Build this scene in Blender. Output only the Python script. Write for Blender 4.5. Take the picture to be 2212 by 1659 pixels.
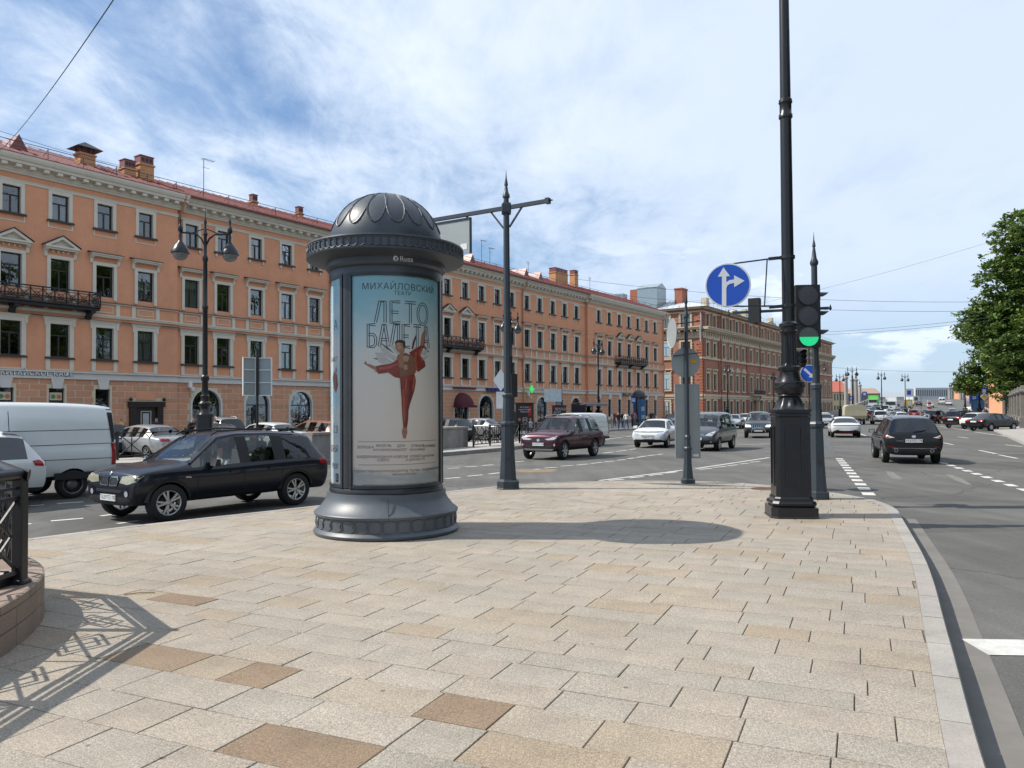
import bpy, bmesh, math, random
from math import sin, cos, pi, radians, hypot, atan2, sqrt, tan
from mathutils import Vector, Matrix
random.seed(7)
sc = bpy.context.scene
C = sc.collection
for o in list(bpy.data.objects): bpy.data.objects.remove(o)

# ------------------------------------------------------------------ camera
EYE = 1.75
PITCH, ROLL = radians(1.2), -.0065
cam_d = bpy.data.cameras.new('camera'); cam = bpy.data.objects.new('camera', cam_d); C.objects.link(cam)
cam_d.sensor_width = 36; cam_d.lens = 36*770/1024; cam_d.shift_y = 10.8/1024
cam_d.clip_start = .1; cam_d.clip_end = 6000
CR = Matrix.Rotation(pi/2+PITCH, 3, 'X') @ Matrix.Rotation(ROLL, 3, 'Z')
cam.matrix_world = Matrix.Translation((0, 0, EYE)) @ CR.to_4x4()
sc.camera = cam
sc.render.resolution_x, sc.render.resolution_y = 1024, 768

# ------------------------------------------------------------------ light
SUN_EL = radians(46); SHADOW = Vector((1, -.05)).normalized()
sd = bpy.data.lights.new('sun', 'SUN'); sd.energy = 4.4; sd.angle = radians(.5); sd.color = (1, .94, .85)
so = bpy.data.objects.new('sun', sd); C.objects.link(so)
so.rotation_euler = Vector((SHADOW.x*cos(SUN_EL), SHADOW.y*cos(SUN_EL), -sin(SUN_EL))).to_track_quat('-Z', 'Y').to_euler()
so.location = (-30, 0, 40)
w = bpy.data.worlds.new('World'); sc.world = w; w.use_nodes = True
def build_world():
    nt = w.node_tree; N = nt.nodes; L = nt.links; N.clear()
    out = N.new('ShaderNodeOutputWorld'); bg = N.new('ShaderNodeBackground'); L.new(bg.outputs[0], out.inputs[0])
    sky = N.new('ShaderNodeTexSky'); sky.sky_type = 'NISHITA'; sky.sun_disc = False
    sky.sun_elevation = SUN_EL; sky.sun_rotation = atan2(-SHADOW.x, -SHADOW.y); sky.altitude = 10; sky.dust_density = .8; sky.ozone_density = 1.6
    def m(op, a, b=None, c=None):
        n = N.new('ShaderNodeMath'); n.operation = op
        for i, v in enumerate((a, b, c)):
            if v is None: continue
            if isinstance(v, (int, float)): n.inputs[i].default_value = v
            else: L.new(v, n.inputs[i])
        return n.outputs[0]
    def vm(op, a, b):
        n = N.new('ShaderNodeVectorMath'); n.operation = op
        for i, v in enumerate((a, b)):
            if isinstance(v, tuple): n.inputs[i].default_value = v
            else: L.new(v, n.inputs[i])
        return n.outputs[0]
    tc = N.new('ShaderNodeTexCoord'); sep = N.new('ShaderNodeSeparateXYZ'); L.new(tc.outputs['Generated'], sep.inputs[0])
    zz = m('ADD', m('MAXIMUM', sep.outputs[2], 0), .16)
    cmb = N.new('ShaderNodeCombineXYZ'); L.new(m('DIVIDE', sep.outputs[0], zz), cmb.inputs[0]); L.new(m('DIVIDE', sep.outputs[1], zz), cmb.inputs[1])
    def noise(vec, scale, det, rough, dist=0.):
        n = N.new('ShaderNodeTexNoise'); L.new(vec, n.inputs['Vector']); n.inputs['Scale'].default_value = scale
        n.inputs['Detail'].default_value = det; n.inputs['Roughness'].default_value = rough; n.inputs['Distortion'].default_value = dist
        return n.outputs['Fac']
    def rng(v, a, b, c=0., d=1.):
        n = N.new('ShaderNodeMapRange'); n.interpolation_type = 'SMOOTHSTEP'; L.new(v, n.inputs[0])
        for i, x in enumerate((a, b, c, d)): n.inputs[i+1].default_value = x
        return n.outputs[0]
    P = cmb.outputs[0]
    big = noise(vm('ADD', vm('MULTIPLY', P, (1.0, .62, 1)), (2.4, 7.2, 0)), .42, 5, .55, .5)
    fine = noise(vm('ADD', vm('MULTIPLY', P, (1.15, .8, 1)), (14.1, 8.8, 0)), 2.1, 9, .62, .35)
    wisp = noise(vm('MULTIPLY', P, (1.7, .7, 1)), 4.2, 10, .68, .6)
    # cover: more cloud to the right (+x), bluer upper left
    side = m('MULTIPLY', m('DIVIDE', sep.outputs[0], zz), .085)
    dens = m('ADD', m('ADD', m('MULTIPLY', big, .8), m('MULTIPLY', fine, .55)), m('MULTIPLY', wisp, .27))
    dens = m('ADD', m('SUBTRACT', dens, .05), side)
    veil = m('MULTIPLY', rng(dens, .49, .77, .0, .90), rng(sep.outputs[2], .03, .17, .45, 1.))
    sunw = rng(sep.outputs[0], .45, -.55, .38, 1.)      # cloud on the sun's side scatters more light
    thick = m('MULTIPLY', m('MULTIPLY', rng(dens, .60, .95, 0, 1), rng(sep.outputs[2], .05, .2, .6, 1.)), sunw)
    cum = rng(noise(vm('MULTIPLY', tc.outputs['Generated'], (5, 5, 14)), 1.1, 8, .6, .2), .52, .62)
    low = m('MULTIPLY', rng(sep.outputs[2], .02, .06), rng(sep.outputs[2], .30, .12))
    cover = m('MAXIMUM', veil, m('MULTIPLY', m('MULTIPLY', cum, low), .85))
    thick = m('MAXIMUM', thick, m('MULTIPLY', m('MULTIPLY', cum, low), .75))
    sk = N.new('ShaderNodeMix'); sk.data_type = 'RGBA'; sk.blend_type = 'MULTIPLY'; sk.inputs[0].default_value = 1
    L.new(sky.outputs[0], sk.inputs[6]); sk.inputs[7].default_value = (SKYK*.78, SKYK*1.0, SKYK*1.18, 1)
    cl = N.new('ShaderNodeMix'); cl.data_type = 'RGBA'; L.new(thick, cl.inputs[0])
    cl.inputs[6].default_value = (4.05*CLK, 5.05*CLK, 6.6*CLK, 1); cl.inputs[7].default_value = (7.9*CLK, 8.4*CLK, 9.1*CLK, 1)
    mx = N.new('ShaderNodeMix'); mx.data_type = 'RGBA'; L.new(cover, mx.inputs[0]); L.new(sk.outputs[2], mx.inputs[6]); L.new(cl.outputs[2], mx.inputs[7])
    hz = N.new('ShaderNodeMix'); hz.data_type = 'RGBA'; L.new(rng(sep.outputs[2], .14, -.01, 0, .55), hz.inputs[0]); L.new(mx.outputs[2], hz.inputs[6]); hz.inputs[7].default_value = (4.4*CLK, 5.5*CLK, 6.9*CLK, 1)
    L.new(hz.outputs[2], bg.inputs[0]); bg.inputs[1].default_value = .1
SKYK, CLK = .9, 1.12
build_world()
vs = sc.view_settings; vs.view_transform = 'Standard'; vs.look = 'None'; vs.gamma = 1; vs.use_curve_mapping = False; vs.exposure = 0.38

cy = sc.cycles; cy.max_bounces = 6; cy.diffuse_bounces = 3; cy.glossy_bounces = 3; cy.transmission_bounces = 4; cy.transparent_max_bounces = 10; cy.caustics_reflective = False; cy.caustics_refractive = False
try: w.cycles.sampling_method = 'MANUAL'; w.cycles.sample_map_resolution = 512
except Exception: pass
# ------------------------------------------------------------------ helpers
def ray(u, v):                       # survey helper: direction through a point of the picture (2212-wide)
    return CR @ Vector(((u-1106)/1663, (829.5+10.8/.4629-v)/1663, -1))
def gp(u, v, z=0.):                  # the ground point seen there, in metres
    d = ray(u, v); t = (z-EYE)/d.z
    return Vector((d.x*t, d.y*t, z))
def at_y(u, v, Y):                   # point at distance Y
    d = ray(u, v); t = Y/d.y
    return Vector((d.x*t, Y, EYE+d.z*t))
RZ = -.16                            # road level
def rd(u, v): return gp(u, v, RZ)

MATS = {}
def nodes(name):
    m = bpy.data.materials.new(name); m.use_nodes = True; nt = m.node_tree
    return m, nt, nt.nodes, nt.links, nt.nodes['Principled BSDF']
def mat(name, col, rough=.6, metal=0., var=.12, scale=3., bump=0., bscale=40., coat=0., spec=None, emit=None, dirt=0., obj_var=0.):
    if name in MATS: return MATS[name]
    m, nt, N, L, B = nodes(name)
    B.inputs['Roughness'].default_value = rough; B.inputs['Metallic'].default_value = metal
    B.inputs['Base Color'].default_value = (*col, 1)
    if spec is not None: B.inputs['Specular IOR Level'].default_value = spec
    if coat: B.inputs['Coat Weight'].default_value = coat; B.inputs['Coat Roughness'].default_value = .04
    tc = N.new('ShaderNodeTexCoord')
    last = None
    if var:
        n = N.new('ShaderNodeTexNoise'); n.inputs['Scale'].default_value = scale; n.inputs['Detail'].default_value = 6; n.inputs['Roughness'].default_value = .65
        L.new(tc.outputs['Object'], n.inputs['Vector'])
        r = N.new('ShaderNodeMapRange'); r.inputs[1].default_value = .25; r.inputs[2].default_value = .75; r.inputs[3].default_value = 1-var; r.inputs[4].default_value = 1+var
        L.new(n.outputs['Fac'], r.inputs[0])
        mx = N.new('ShaderNodeMix'); mx.data_type = 'RGBA'; mx.blend_type = 'MULTIPLY'; mx.inputs[0].default_value = 1; mx.inputs[6].default_value = (*col, 1)
        L.new(r.outputs[0], mx.inputs[7]); last = mx.outputs[2]
        if dirt:
            n2 = N.new('ShaderNodeTexNoise'); n2.inputs['Scale'].default_value = scale*.35; n2.inputs['Detail'].default_value = 8; n2.inputs['Roughness'].default_value = .7
            mp = N.new('ShaderNodeMapping'); mp.inputs['Scale'].default_value = (1, 1, .25); L.new(tc.outputs['Object'], mp.inputs[0]); L.new(mp.outputs[0], n2.inputs['Vector'])
            r2 = N.new('ShaderNodeMapRange'); r2.inputs[1].default_value = .5; r2.inputs[2].default_value = .8; r2.inputs[3].default_value = 0; r2.inputs[4].default_value = dirt; L.new(n2.outputs['Fac'], r2.inputs[0])
            m2 = N.new('ShaderNodeMix'); m2.data_type = 'RGBA'; L.new(r2.outputs[0], m2.inputs[0]); L.new(last, m2.inputs[6]); m2.inputs[7].default_value = (col[0]*.4+.03, col[1]*.4+.03, col[2]*.4+.025, 1); last = m2.outputs[2]
    if obj_var:
        oi = N.new('ShaderNodeObjectInfo'); r = N.new('ShaderNodeMapRange'); r.inputs[3].default_value = 1-obj_var; r.inputs[4].default_value = 1+obj_var; L.new(oi.outputs['Random'], r.inputs[0])
        mx = N.new('ShaderNodeMix'); mx.data_type = 'RGBA'; mx.blend_type = 'MULTIPLY'; mx.inputs[0].default_value = 1
        if last: L.new(last, mx.inputs[6])
        else: mx.inputs[6].default_value = (*col, 1)
        L.new(r.outputs[0], mx.inputs[7]); last = mx.outputs[2]
    if last: L.new(last, B.inputs['Base Color'])
    if bump:
        n = N.new('ShaderNodeTexNoise'); n.inputs['Scale'].default_value = bscale; n.inputs['Detail'].default_value = 4; L.new(tc.outputs['Object'], n.inputs['Vector'])
        b = N.new('ShaderNodeBump'); b.inputs['Strength'].default_value = bump; b.inputs['Distance'].default_value = .01; L.new(n.outputs['Fac'], b.inputs['Height']); L.new(b.outputs[0], B.inputs['Normal'])
    if emit: B.inputs['Emission Color'].default_value = (*col, 1); B.inputs['Emission Strength'].default_value = emit
    MATS[name] = m
    return m

class MB:
    def __init__(s): s.v = []; s.f = []; s.m = []; s.sm = []; s.T = None
    def add(s, vs, fs, mi=0, smooth=False):
        k = len(s.v); T = s.T
        s.v += [tuple(T @ Vector(p)) for p in vs] if T else [tuple(p) for p in vs]
        for f in fs: s.f.append(tuple(i+k for i in f)); s.m.append(mi); s.sm.append(smooth)
        return s
    def box(s, x0, x1, y0, y1, z0, z1, mi=0):
        return s.add([(x0,y0,z0),(x1,y0,z0),(x1,y1,z0),(x0,y1,z0),(x0,y0,z1),(x1,y0,z1),(x1,y1,z1),(x0,y1,z1)],
                     [(3,2,1,0),(4,5,6,7),(0,1,5,4),(1,2,6,5),(2,3,7,6),(3,0,4,7)], mi)
    def bar(s, a, b, w, h=None, mi=0, up=(0,0,1)):
        a, b = Vector(a), Vector(b); h = h or w; d = (b-a).normalized(); u = Vector(up)
        if abs(d.dot(u)) > .98: u = Vector((1,0,0))
        sx = d.cross(u).normalized()*w/2; sz = sx.cross(d).normalized()*h/2
        vs = [p+i*sx+j*sz for p in (a, b) for i, j in ((-1,-1),(1,-1),(1,1),(-1,1))]
        return s.add(vs, [(0,1,2,3),(7,6,5,4),(0,4,5,1),(1,5,6,2),(2,6,7,3),(3,7,4,0)], mi)
    def tube(s, pts, r, n=8, mi=0, closed=False):
        pts = [Vector(p) for p in pts]; k = len(pts); vs = []; fs = []
        rr = r if isinstance(r, (list, tuple)) else [r]*k
        pu = None
        for i, p in enumerate(pts):
            if closed: d = (pts[(i+1) % k]-pts[i-1])
            else: d = pts[min(i+1, k-1)]-pts[max(i-1, 0)]
            d.normalize()
            u = pu if pu is not None and abs(pu.dot(d)) < .95 else (Vector((0,0,1)) if abs(d.z) < .9 else Vector((1,0,0)))
            x = d.cross(u).normalized(); y = x.cross(d).normalized(); pu = y
            for j in range(n):
                a = 2*pi*j/n; vs.append(p+x*cos(a)*rr[i]+y*sin(a)*rr[i])
        for i in range(k if closed else k-1):
            a, b = i*n, ((i+1) % k)*n
            for j in range(n): fs.append((a+j, a+(j+1) % n, b+(j+1) % n, b+j))
        if not closed: fs += [tuple(range(n-1, -1, -1)), tuple(range((k-1)*n, k*n))]
        return s.add(vs, fs, mi, n > 6)
    def lathe(s, prof, n=24, mi=0, smooth=True, c=(0,0,0), a0=0., arc=2*pi, cap=True):
        vs = []; fs = []; k = len(prof); full = abs(arc-2*pi) < 1e-6; q = n if full else n+1
        for r, z in prof:
            for j in range(q):
                a = a0+arc*j/n; vs.append((c[0]+r*cos(a), c[1]+r*sin(a), c[2]+z))
        for i in range(k-1):
            for j in range(n): fs.append((i*q+j, i*q+(j+1) % q, (i+1)*q+(j+1) % q, (i+1)*q+j))
        if full and cap: fs += [tuple(range(q-1, -1, -1)), tuple(range((k-1)*q, k*q))]
        return s.add(vs, fs, mi, smooth)
    def prism(s, poly, z0, z1, mi=0):       # poly in xy
        n = len(poly); vs = [(x, y, z0) for x, y in poly]+[(x, y, z1) for x, y in poly]
        return s.add(vs, [tuple(range(n-1, -1, -1)), tuple(range(n, 2*n))]+[(i, (i+1) % n, n+(i+1) % n, n+i) for i in range(n)], mi)
    def prism_xz(s, poly, y0, y1, mi=0):    # poly in xz, extruded along y
        n = len(poly); vs = [(x, y0, z) for x, z in poly]+[(x, y1, z) for x, z in poly]
        return s.add(vs, [tuple(range(n)), tuple(range(2*n-1, n-1, -1))]+[((i+1) % n, i, n+i, n+(i+1) % n) for i in range(n)], mi)
    def prism_yz(s, poly, x0, x1, mi=0):
        n = len(poly); vs = [(x0, y, z) for y, z in poly]+[(x1, y, z) for y, z in poly]
        return s.add(vs, [tuple(range(n-1, -1, -1)), tuple(range(n, 2*n))]+[(i, (i+1) % n, n+(i+1) % n, n+i) for i in range(n)], mi)
    def mesh(s, name):
        me = bpy.data.meshes.new(name); me.from_pydata(s.v, [], s.f); me.polygons.foreach_set('material_index', s.m); me.polygons.foreach_set('use_smooth', s.sm); me.update(); return me
    def build(s, name, mats, parent=None, loc=None, rz=0., sharp=None, fixn=True):
        me = s.mesh(name)
        for mm in (mats if isinstance(mats, (list, tuple)) else [mats]): me.materials.append(mm)
        if fixn:
            bm = bmesh.new(); bm.from_mesh(me); bmesh.ops.recalc_face_normals(bm, faces=bm.faces); bm.to_mesh(me); bm.free()
        if any(s.sm): me.set_sharp_from_angle(angle=sharp or radians(38))
        return link(name, me, parent, loc, rz)
def link(name, me, parent=None, loc=None, rz=0.):
    o = bpy.data.objects.new(name, me); C.objects.link(o)
    if parent: o.parent = parent
    if loc is not None: o.location = loc
    if rz: o.rotation_euler = (0, 0, rz)
    return o
def empty(name, loc=(0,0,0), rz=0.):
    o = bpy.data.objects.new(name, None); C.objects.link(o); o.location = loc; o.rotation_euler = (0, 0, rz); o.empty_display_size = .3; return o
def tag(o, label=None, cat=None, group=None, kind=None):
    if label: o['label'] = label
    if cat: o['category'] = cat
    if group: o['group'] = group
    if kind: o['kind'] = kind
    return o
def thing(name, label, cat, loc=(0,0,0), rz=0., group=None): return tag(empty(name, loc, rz), label, cat, group)
def children(o): return [c for c in ALLCH.get(o.name, [])] if False else list(o.children)
def copy_tree(o, parent=None):
    c = o.copy(); C.objects.link(c); c.parent = parent
    for ch in list(o.children): copy_tree(ch, c)
    return c
def text_mesh(body, size, extrude=0., align='CENTER', outline=0., spacing=1.):
    cu = bpy.data.curves.new('text', 'FONT'); cu.body = body; cu.size = size; cu.align_x = align; cu.align_y = 'CENTER'; cu.extrude = extrude; cu.space_character = spacing; cu.offset = outline
    cu.resolution_u = 3
    o = bpy.data.objects.new('text', cu); C.objects.link(o); dg = bpy.context.evaluated_depsgraph_get()
    me = bpy.data.meshes.new_from_object(o.evaluated_get(dg)); bpy.data.objects.remove(o); bpy.data.curves.remove(cu)
    return me
def text(body, size, m, parent, M, name='lettering', extrude=.004, align='CENTER', spacing=1., warp=None, outline=0.):
    me = text_mesh(body, size, extrude, align, outline, spacing)
    if M is not None: me.transform(M)
    if warp:
        for v in me.vertices: v.co = warp(v.co)
    me.materials.clear(); me.materials.append(m)
    return link(name, me, parent)
# ------------------------------------------------------------------ ground, road, pavement
def asphalt():
    m, nt, N, L, B = nodes('asphalt'); tc = N.new('ShaderNodeTexCoord')
    def noise(sc_, det=5, ro=.6, mapping=None):
        n = N.new('ShaderNodeTexNoise'); n.inputs['Scale'].default_value = sc_; n.inputs['Detail'].default_value = det; n.inputs['Roughness'].default_value = ro
        if mapping:
            mp = N.new('ShaderNodeMapping'); mp.inputs['Scale'].default_value = mapping; mp.inputs['Rotation'].default_value = (0, 0, radians(30)); L.new(tc.outputs['Object'], mp.inputs[0]); L.new(mp.outputs[0], n.inputs['Vector'])
        else: L.new(tc.outputs['Object'], n.inputs['Vector'])
        return n.outputs['Fac']
    def ramp(f, a, b, c, d):
        r = N.new('ShaderNodeMapRange'); r.inputs[1].default_value = a; r.inputs[2].default_value = b; r.inputs[3].default_value = c; r.inputs[4].default_value = d; L.new(f, r.inputs[0]); return r.outputs[0]
    def mul(a, b):
        n = N.new('ShaderNodeMath'); n.operation = 'MULTIPLY'; L.new(a, n.inputs[0]); L.new(b, n.inputs[1]); return n.outputs[0]
    v = mul(ramp(noise(.35, 6, .65), .3, .7, .74, 1.24), ramp(noise(60, 3, .8), .25, .75, .62, 1.38))
    v = mul(v, ramp(noise(.5, 4, .6, (3.5, .22, 1)), .3, .7, .80, 1.16))
    vo = N.new('ShaderNodeTexVoronoi'); vo.feature = 'DISTANCE_TO_EDGE'; vo.inputs['Scale'].default_value = .16
    wv = N.new('ShaderNodeVectorMath'); wv.operation = 'ADD'; nn = N.new('ShaderNodeTexNoise'); nn.inputs['Scale'].default_value = .9; nn.inputs['Detail'].default_value = 6; L.new(tc.outputs['Object'], nn.inputs['Vector'])
    L.new(tc.outputs['Object'], wv.inputs[0]); L.new(nn.outputs['Color'], wv.inputs[1]); L.new(wv.outputs[0], vo.inputs['Vector'])
    gate = ramp(noise(.12, 2), .42, .50, 1, 0)
    cr = ramp(vo.outputs['Distance'], .0015, .005, .55, 1)
    mxg = N.new('ShaderNodeMath'); mxg.operation = 'MAXIMUM'; L.new(cr, mxg.inputs[0]); L.new(gate, mxg.inputs[1]); v = mul(v, mxg.outputs[0])
    pt = ramp(noise(.18, 1.5, .4), .56, .575, 1, .78); v = mul(v, pt)
    mx = N.new('ShaderNodeMix'); mx.data_type = 'RGBA'; mx.blend_type = 'MULTIPLY'; mx.inputs[0].default_value = 1; mx.inputs[6].default_value = (.108, .104, .094, 1); L.new(v, mx.inputs[7]); L.new(mx.outputs[2], B.inputs['Base Color'])
    B.inputs['Roughness'].default_value = .85; b = N.new('ShaderNodeBump'); b.inputs['Strength'].default_value = .5; b.inputs['Distance'].default_value = .006; L.new(noise(90, 3, .8), b.inputs['Height']); L.new(b.outputs[0], B.inputs['Normal'])
    MATS['asphalt'] = m; return m
def granite(name, cols, speck=.45, rough=.75, rust=.0, gscale=170, pv=.10):
    """granite with grain; the tone of each slab comes from its own random value"""
    m, nt, N, L, B = nodes(name); tc = N.new('ShaderNodeTexCoord'); oi = N.new('ShaderNodeObjectInfo')
    at = N.new('ShaderNodeAttribute'); at.attribute_name = 'slab'; rnd = N.new('ShaderNodeMath'); rnd.operation = 'ADD'; L.new(oi.outputs['Random'], rnd.inputs[0]); L.new(at.outputs['Fac'], rnd.inputs[1])
    fr = N.new('ShaderNodeMath'); fr.operation = 'FRACT'; L.new(rnd.outputs[0], fr.inputs[0])
    cr = N.new('ShaderNodeValToRGB'); e = cr.color_ramp; e.interpolation = 'LINEAR'
    for i, (p, c) in enumerate(cols):
        x = e.elements[i] if i < 2 else e.elements.new(p); x.position = p; x.color = (*c, 1)
    L.new(fr.outputs[0], cr.inputs[0])
    def noise(s, d=3, r=.6):
        n = N.new('ShaderNodeTexNoise'); n.inputs['Scale'].default_value = s; n.inputs['Detail'].default_value = d; n.inputs['Roughness'].default_value = r; L.new(tc.outputs['Object'], n.inputs['Vector']); return n.outputs['Fac']
    def rmp(f, a, b, c, d):
        r = N.new('ShaderNodeMapRange'); r.inputs[1].default_value = a; r.inputs[2].default_value = b; r.inputs[3].default_value = c; r.inputs[4].default_value = d; L.new(f, r.inputs[0]); return r.outputs[0]
    def mul(a, b):
        n = N.new('ShaderNodeMath'); n.operation = 'MULTIPLY'; L.new(a, n.inputs[0]); L.new(b, n.inputs[1]); return n.outputs[0]
    g = mul(rmp(noise(gscale, 2, .7), .3, .7, 1-speck, 1+speck), rmp(noise(2.2, 5, .6), .3, .7, 1-pv, 1+pv))
    g = mul(g, rmp(noise(gscale*.35, 3, .7), .3, .7, 1-speck*.45, 1+speck*.45))
    mx = N.new('ShaderNodeMix'); mx.data_type = 'RGBA'; mx.blend_type = 'MULTIPLY'; mx.inputs[0].default_value = 1; L.new(cr.outputs[0], mx.inputs[6]); L.new(g, mx.inputs[7]); last = mx.outputs[2]
    if rust:
        r = N.new('ShaderNodeMix'); r.data_type = 'RGBA'; L.new(rmp(noise(1.3, 6, .7), .58, .8, 0, rust), r.inputs[0]); L.new(last, r.inputs[6]); r.inputs[7].default_value = (.42, .24, .10, 1); last = r.outputs[2]
        st = N.new('ShaderNodeMix'); st.data_type = 'RGBA'; L.new(rmp(noise(.5, 7, .75), .55, .78, 0, .35), st.inputs[0]); L.new(last, st.inputs[6]); st.inputs[7].default_value = (.22, .20, .17, 1); last = st.outputs[2]
    # grime that runs across the joints: broad stains and small dark spots
    ge = N.new('ShaderNodeNewGeometry')
    def wn(s, d, r):
        n = N.new('ShaderNodeTexNoise'); n.inputs['Scale'].default_value = s; n.inputs['Detail'].default_value = d; n.inputs['Roughness'].default_value = r; L.new(ge.outputs['Position'], n.inputs['Vector']); return n.outputs['Fac']
    vo = N.new('ShaderNodeTexVoronoi'); vo.inputs['Scale'].default_value = 1.9; L.new(ge.outputs['Position'], vo.inputs['Vector'])
    gr = mul(mul(rmp(wn(.45, 6, .7), .35, .72, 1.05, .80), rmp(wn(3.2, 5, .75), .5, .85, 1.0, .78)), rmp(vo.outputs['Distance'], .028, .036, .45, 1))
    gx = N.new('ShaderNodeMix'); gx.data_type = 'RGBA'; gx.blend_type = 'MULTIPLY'; gx.inputs[0].default_value = 1; L.new(last, gx.inputs[6]); L.new(gr, gx.inputs[7]); last = gx.outputs[2]
    L.new(last, B.inputs['Base Color']); B.inputs['Roughness'].default_value = rough
    b = N.new('ShaderNodeBump'); b.inputs['Strength'].default_value = .35; b.inputs['Distance'].default_value = .003; L.new(noise(gscale, 2, .7), b.inputs['Height']); L.new(b.outputs[0], B.inputs['Normal'])
    MATS[name] = m; return m
asphalt()
granite('slab', [(0, (.31,.264,.208)), (.3, (.335,.287,.23)), (.55, (.30,.268,.218)), (.78, (.35,.304,.246)), (.9, (.318,.266,.2)), (.99, (.31,.246,.172))], .55, .8, .22, 120)
granite('slab_rust', [(0, (.215,.15,.095)), (.5, (.25,.18,.115)), (1, (.20,.13,.075))], .5, .8, .3, 120)
granite('kerb_granite', [(0, (.32,.298,.265)), (.4, (.355,.33,.295)), (.7, (.335,.30,.27)), (1, (.30,.282,.255))], .22, .75, .06)
granite('plinth_granite', [(0, (.26,.19,.145)), (.5, (.31,.23,.18)), (1, (.23,.175,.135))], .3, .7, .25)
granite('grey_granite', [(0, (.27,.25,.23)), (.5, (.32,.30,.28)), (1, (.25,.23,.21))], .2, .7, .2, pv=.2)
mat('joint', (.19,.165,.135), .95, var=.3, scale=9)
mat('paint_white', (.54,.53,.49), .75, var=.22, scale=9, dirt=.75)
mat('gutter', (.165,.155,.14), .9, var=.2, scale=2)
mat('far_paving', (.36,.34,.31), .85, var=.15, scale=1.2)

road = MB().add([(-700,-60,RZ),(1500,-60,RZ),(1500,3500,RZ),(-700,3500,RZ)], [(0,1,2,3)]).build('road', MATS['asphalt'])
tag(road, kind='structure')

# --- the paved island: outline (kerb outer edge), surveyed
OUT = [(-420,1228),(43,1165),(320,1131),(680,1093),(957,1062),(1127,1045),(1294,1039),(1440,1038),(1560,1041),(1669,1048),(1786,1062),(1850,1072),(1897,1081),(1938.5,1098),(1948,1117),(1970,1153),(2000,1205.6),(2021,1262),(2039.8,1337),(2062,1412),(2086.6,1505),(2107,1580),(2131.6,1659)]
out = [gp(u, v).to_2d() for u, v in OUT]
def extend(p, q, d): return q+(q-p).normalized()*d
out.append(extend(out[-2], out[-1], 5.)); out.insert(0, extend(out[1], out[0], 4.))
def resample(pts, step, smooth=2):
    P = list(pts)
    for _ in range(smooth):
        Q = [P[0]]
        for a, b in zip(P, P[1:]): Q += [a*.75+b*.25, a*.25+b*.75]
        P = Q+[P[-1]]
    res = [P[0]]; acc = 0
    for a, b in zip(P, P[1:]):
        l = (b-a).length; 
        while acc+l >= step:
            t = (step-acc)/l; a = a+(b-a)*t; res.append(a); l = (b-a).length; acc = 0
        acc += l
    return res+[P[-1]]
edge = resample(out, .2)
def offset(pts, d):
    r = []
    for i, p in enumerate(pts):
        t = (pts[min(i+1, len(pts)-1)]-pts[max(i-1, 0)]).normalized(); r.append(p+Vector((t.y, -t.x))*d)
    return r
inner = offset(edge, .165)
kerb = MB(); kr = empty('kerb'); tag(kr, kind='structure')
KS = 4
for i in range(0, len(edge)-1, KS):
    n = min(KS, len(edge)-1-i)
    if n < 1: continue
    a = edge[i:i+n+1]; b = inner[i:i+n+1]
    e0 = (a[1]-a[0]).normalized()*.007; e1 = (a[-1]-a[-2]).normalized()*.007
    a = [a[0]+e0]+a[1:-1]+[a[-1]-e1]; b = [b[0]+e0]+b[1:-1]+[b[-1]-e1]
    mb = MB(); k = n+1; zt = .004+random.uniform(-.002,.002)
    bev = [p+(q-p)*.06 for p, q in zip(a, b)]
    vs = [(p.x,p.y,RZ-.02) for p in a]+[(p.x,p.y,zt-.012) for p in a]+[(p.x,p.y,zt) for p in bev]+[(p.x,p.y,zt) for p in b]+[(p.x,p.y,-.05) for p in b]
    fs = []
    for r in range(4):
        for j in range(k-1): fs.append((r*k+j, r*k+j+1, (r+1)*k+j+1, (r+1)*k+j))
    fs += [tuple(r*k for r in range(5)), tuple(r*k+k-1 for r in range(4, -1, -1))]
    mb.add(vs, fs).build('kerb_stone', MATS['kerb_granite'], kr)
# gutter strip along the kerb
gut = [p for p in edge]; go = offset(edge, -.28); k = len(gut)
g2 = [p-(q-p)*-.0 for p, q in zip(gut, go)]
_q = gp(1940,1100).to_2d(); i0 = min(range(len(edge)), key=lambda i: (edge[i]-_q).length)
gs = MB().add([(p.x,p.y,RZ+.004) for p in gut[i0:]]+[(p.x,p.y,RZ+.004) for p in go[i0:]], [(j, j+1, len(gut)-i0+j+1, len(gut)-i0+j) for j in range(len(gut)-i0-1)]).build('gutter', MATS['gutter']); tag(gs, kind='structure')

poly = inner+[Vector((inner[-1].x, -4)), Vector((-30, -4)), Vector((-30, inner[0].y))]
pv = empty('pavement'); tag(pv, kind='structure')
bm = bmesh.new(); bm.faces.new([bm.verts.new((p.x, p.y, -.014)) for p in poly]); bmesh.ops.triangulate(bm, faces=bm.faces); me = bpy.data.meshes.new('joint_bed'); bm.to_mesh(me); bm.free(); me.materials.append(MATS['joint']); link('joint_bed', me, pv)
GA = radians(24.4); E1 = Vector((sin(GA), cos(GA))); E2 = Vector((cos(GA), -sin(GA)))
def clip(subj, rect):
    res = subj
    for i in range(len(rect)):
        a, b = rect[i], rect[(i+1) % len(rect)]; n = Vector((-(b.y-a.y), b.x-a.x)); inp = res; res = []
        for j in range(len(inp)):
            p, q = inp[j-1], inp[j]; dp, dq = n.dot(p-a), n.dot(q-a)
            if dq >= 0:
                if dp < 0: res.append(p+(q-p)*(dp/(dp-dq)))
                res.append(q)
            elif dp >= 0: res.append(p+(q-p)*(dp/(dp-dq)))
        if not res: return []
    return res
coarse = resample(inner, .45, 0)
cpoly = coarse+[Vector((inner[-1].x, -4)), Vector((-30, -4)), Vector((-30, inner[0].y))]
slabs = []
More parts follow.
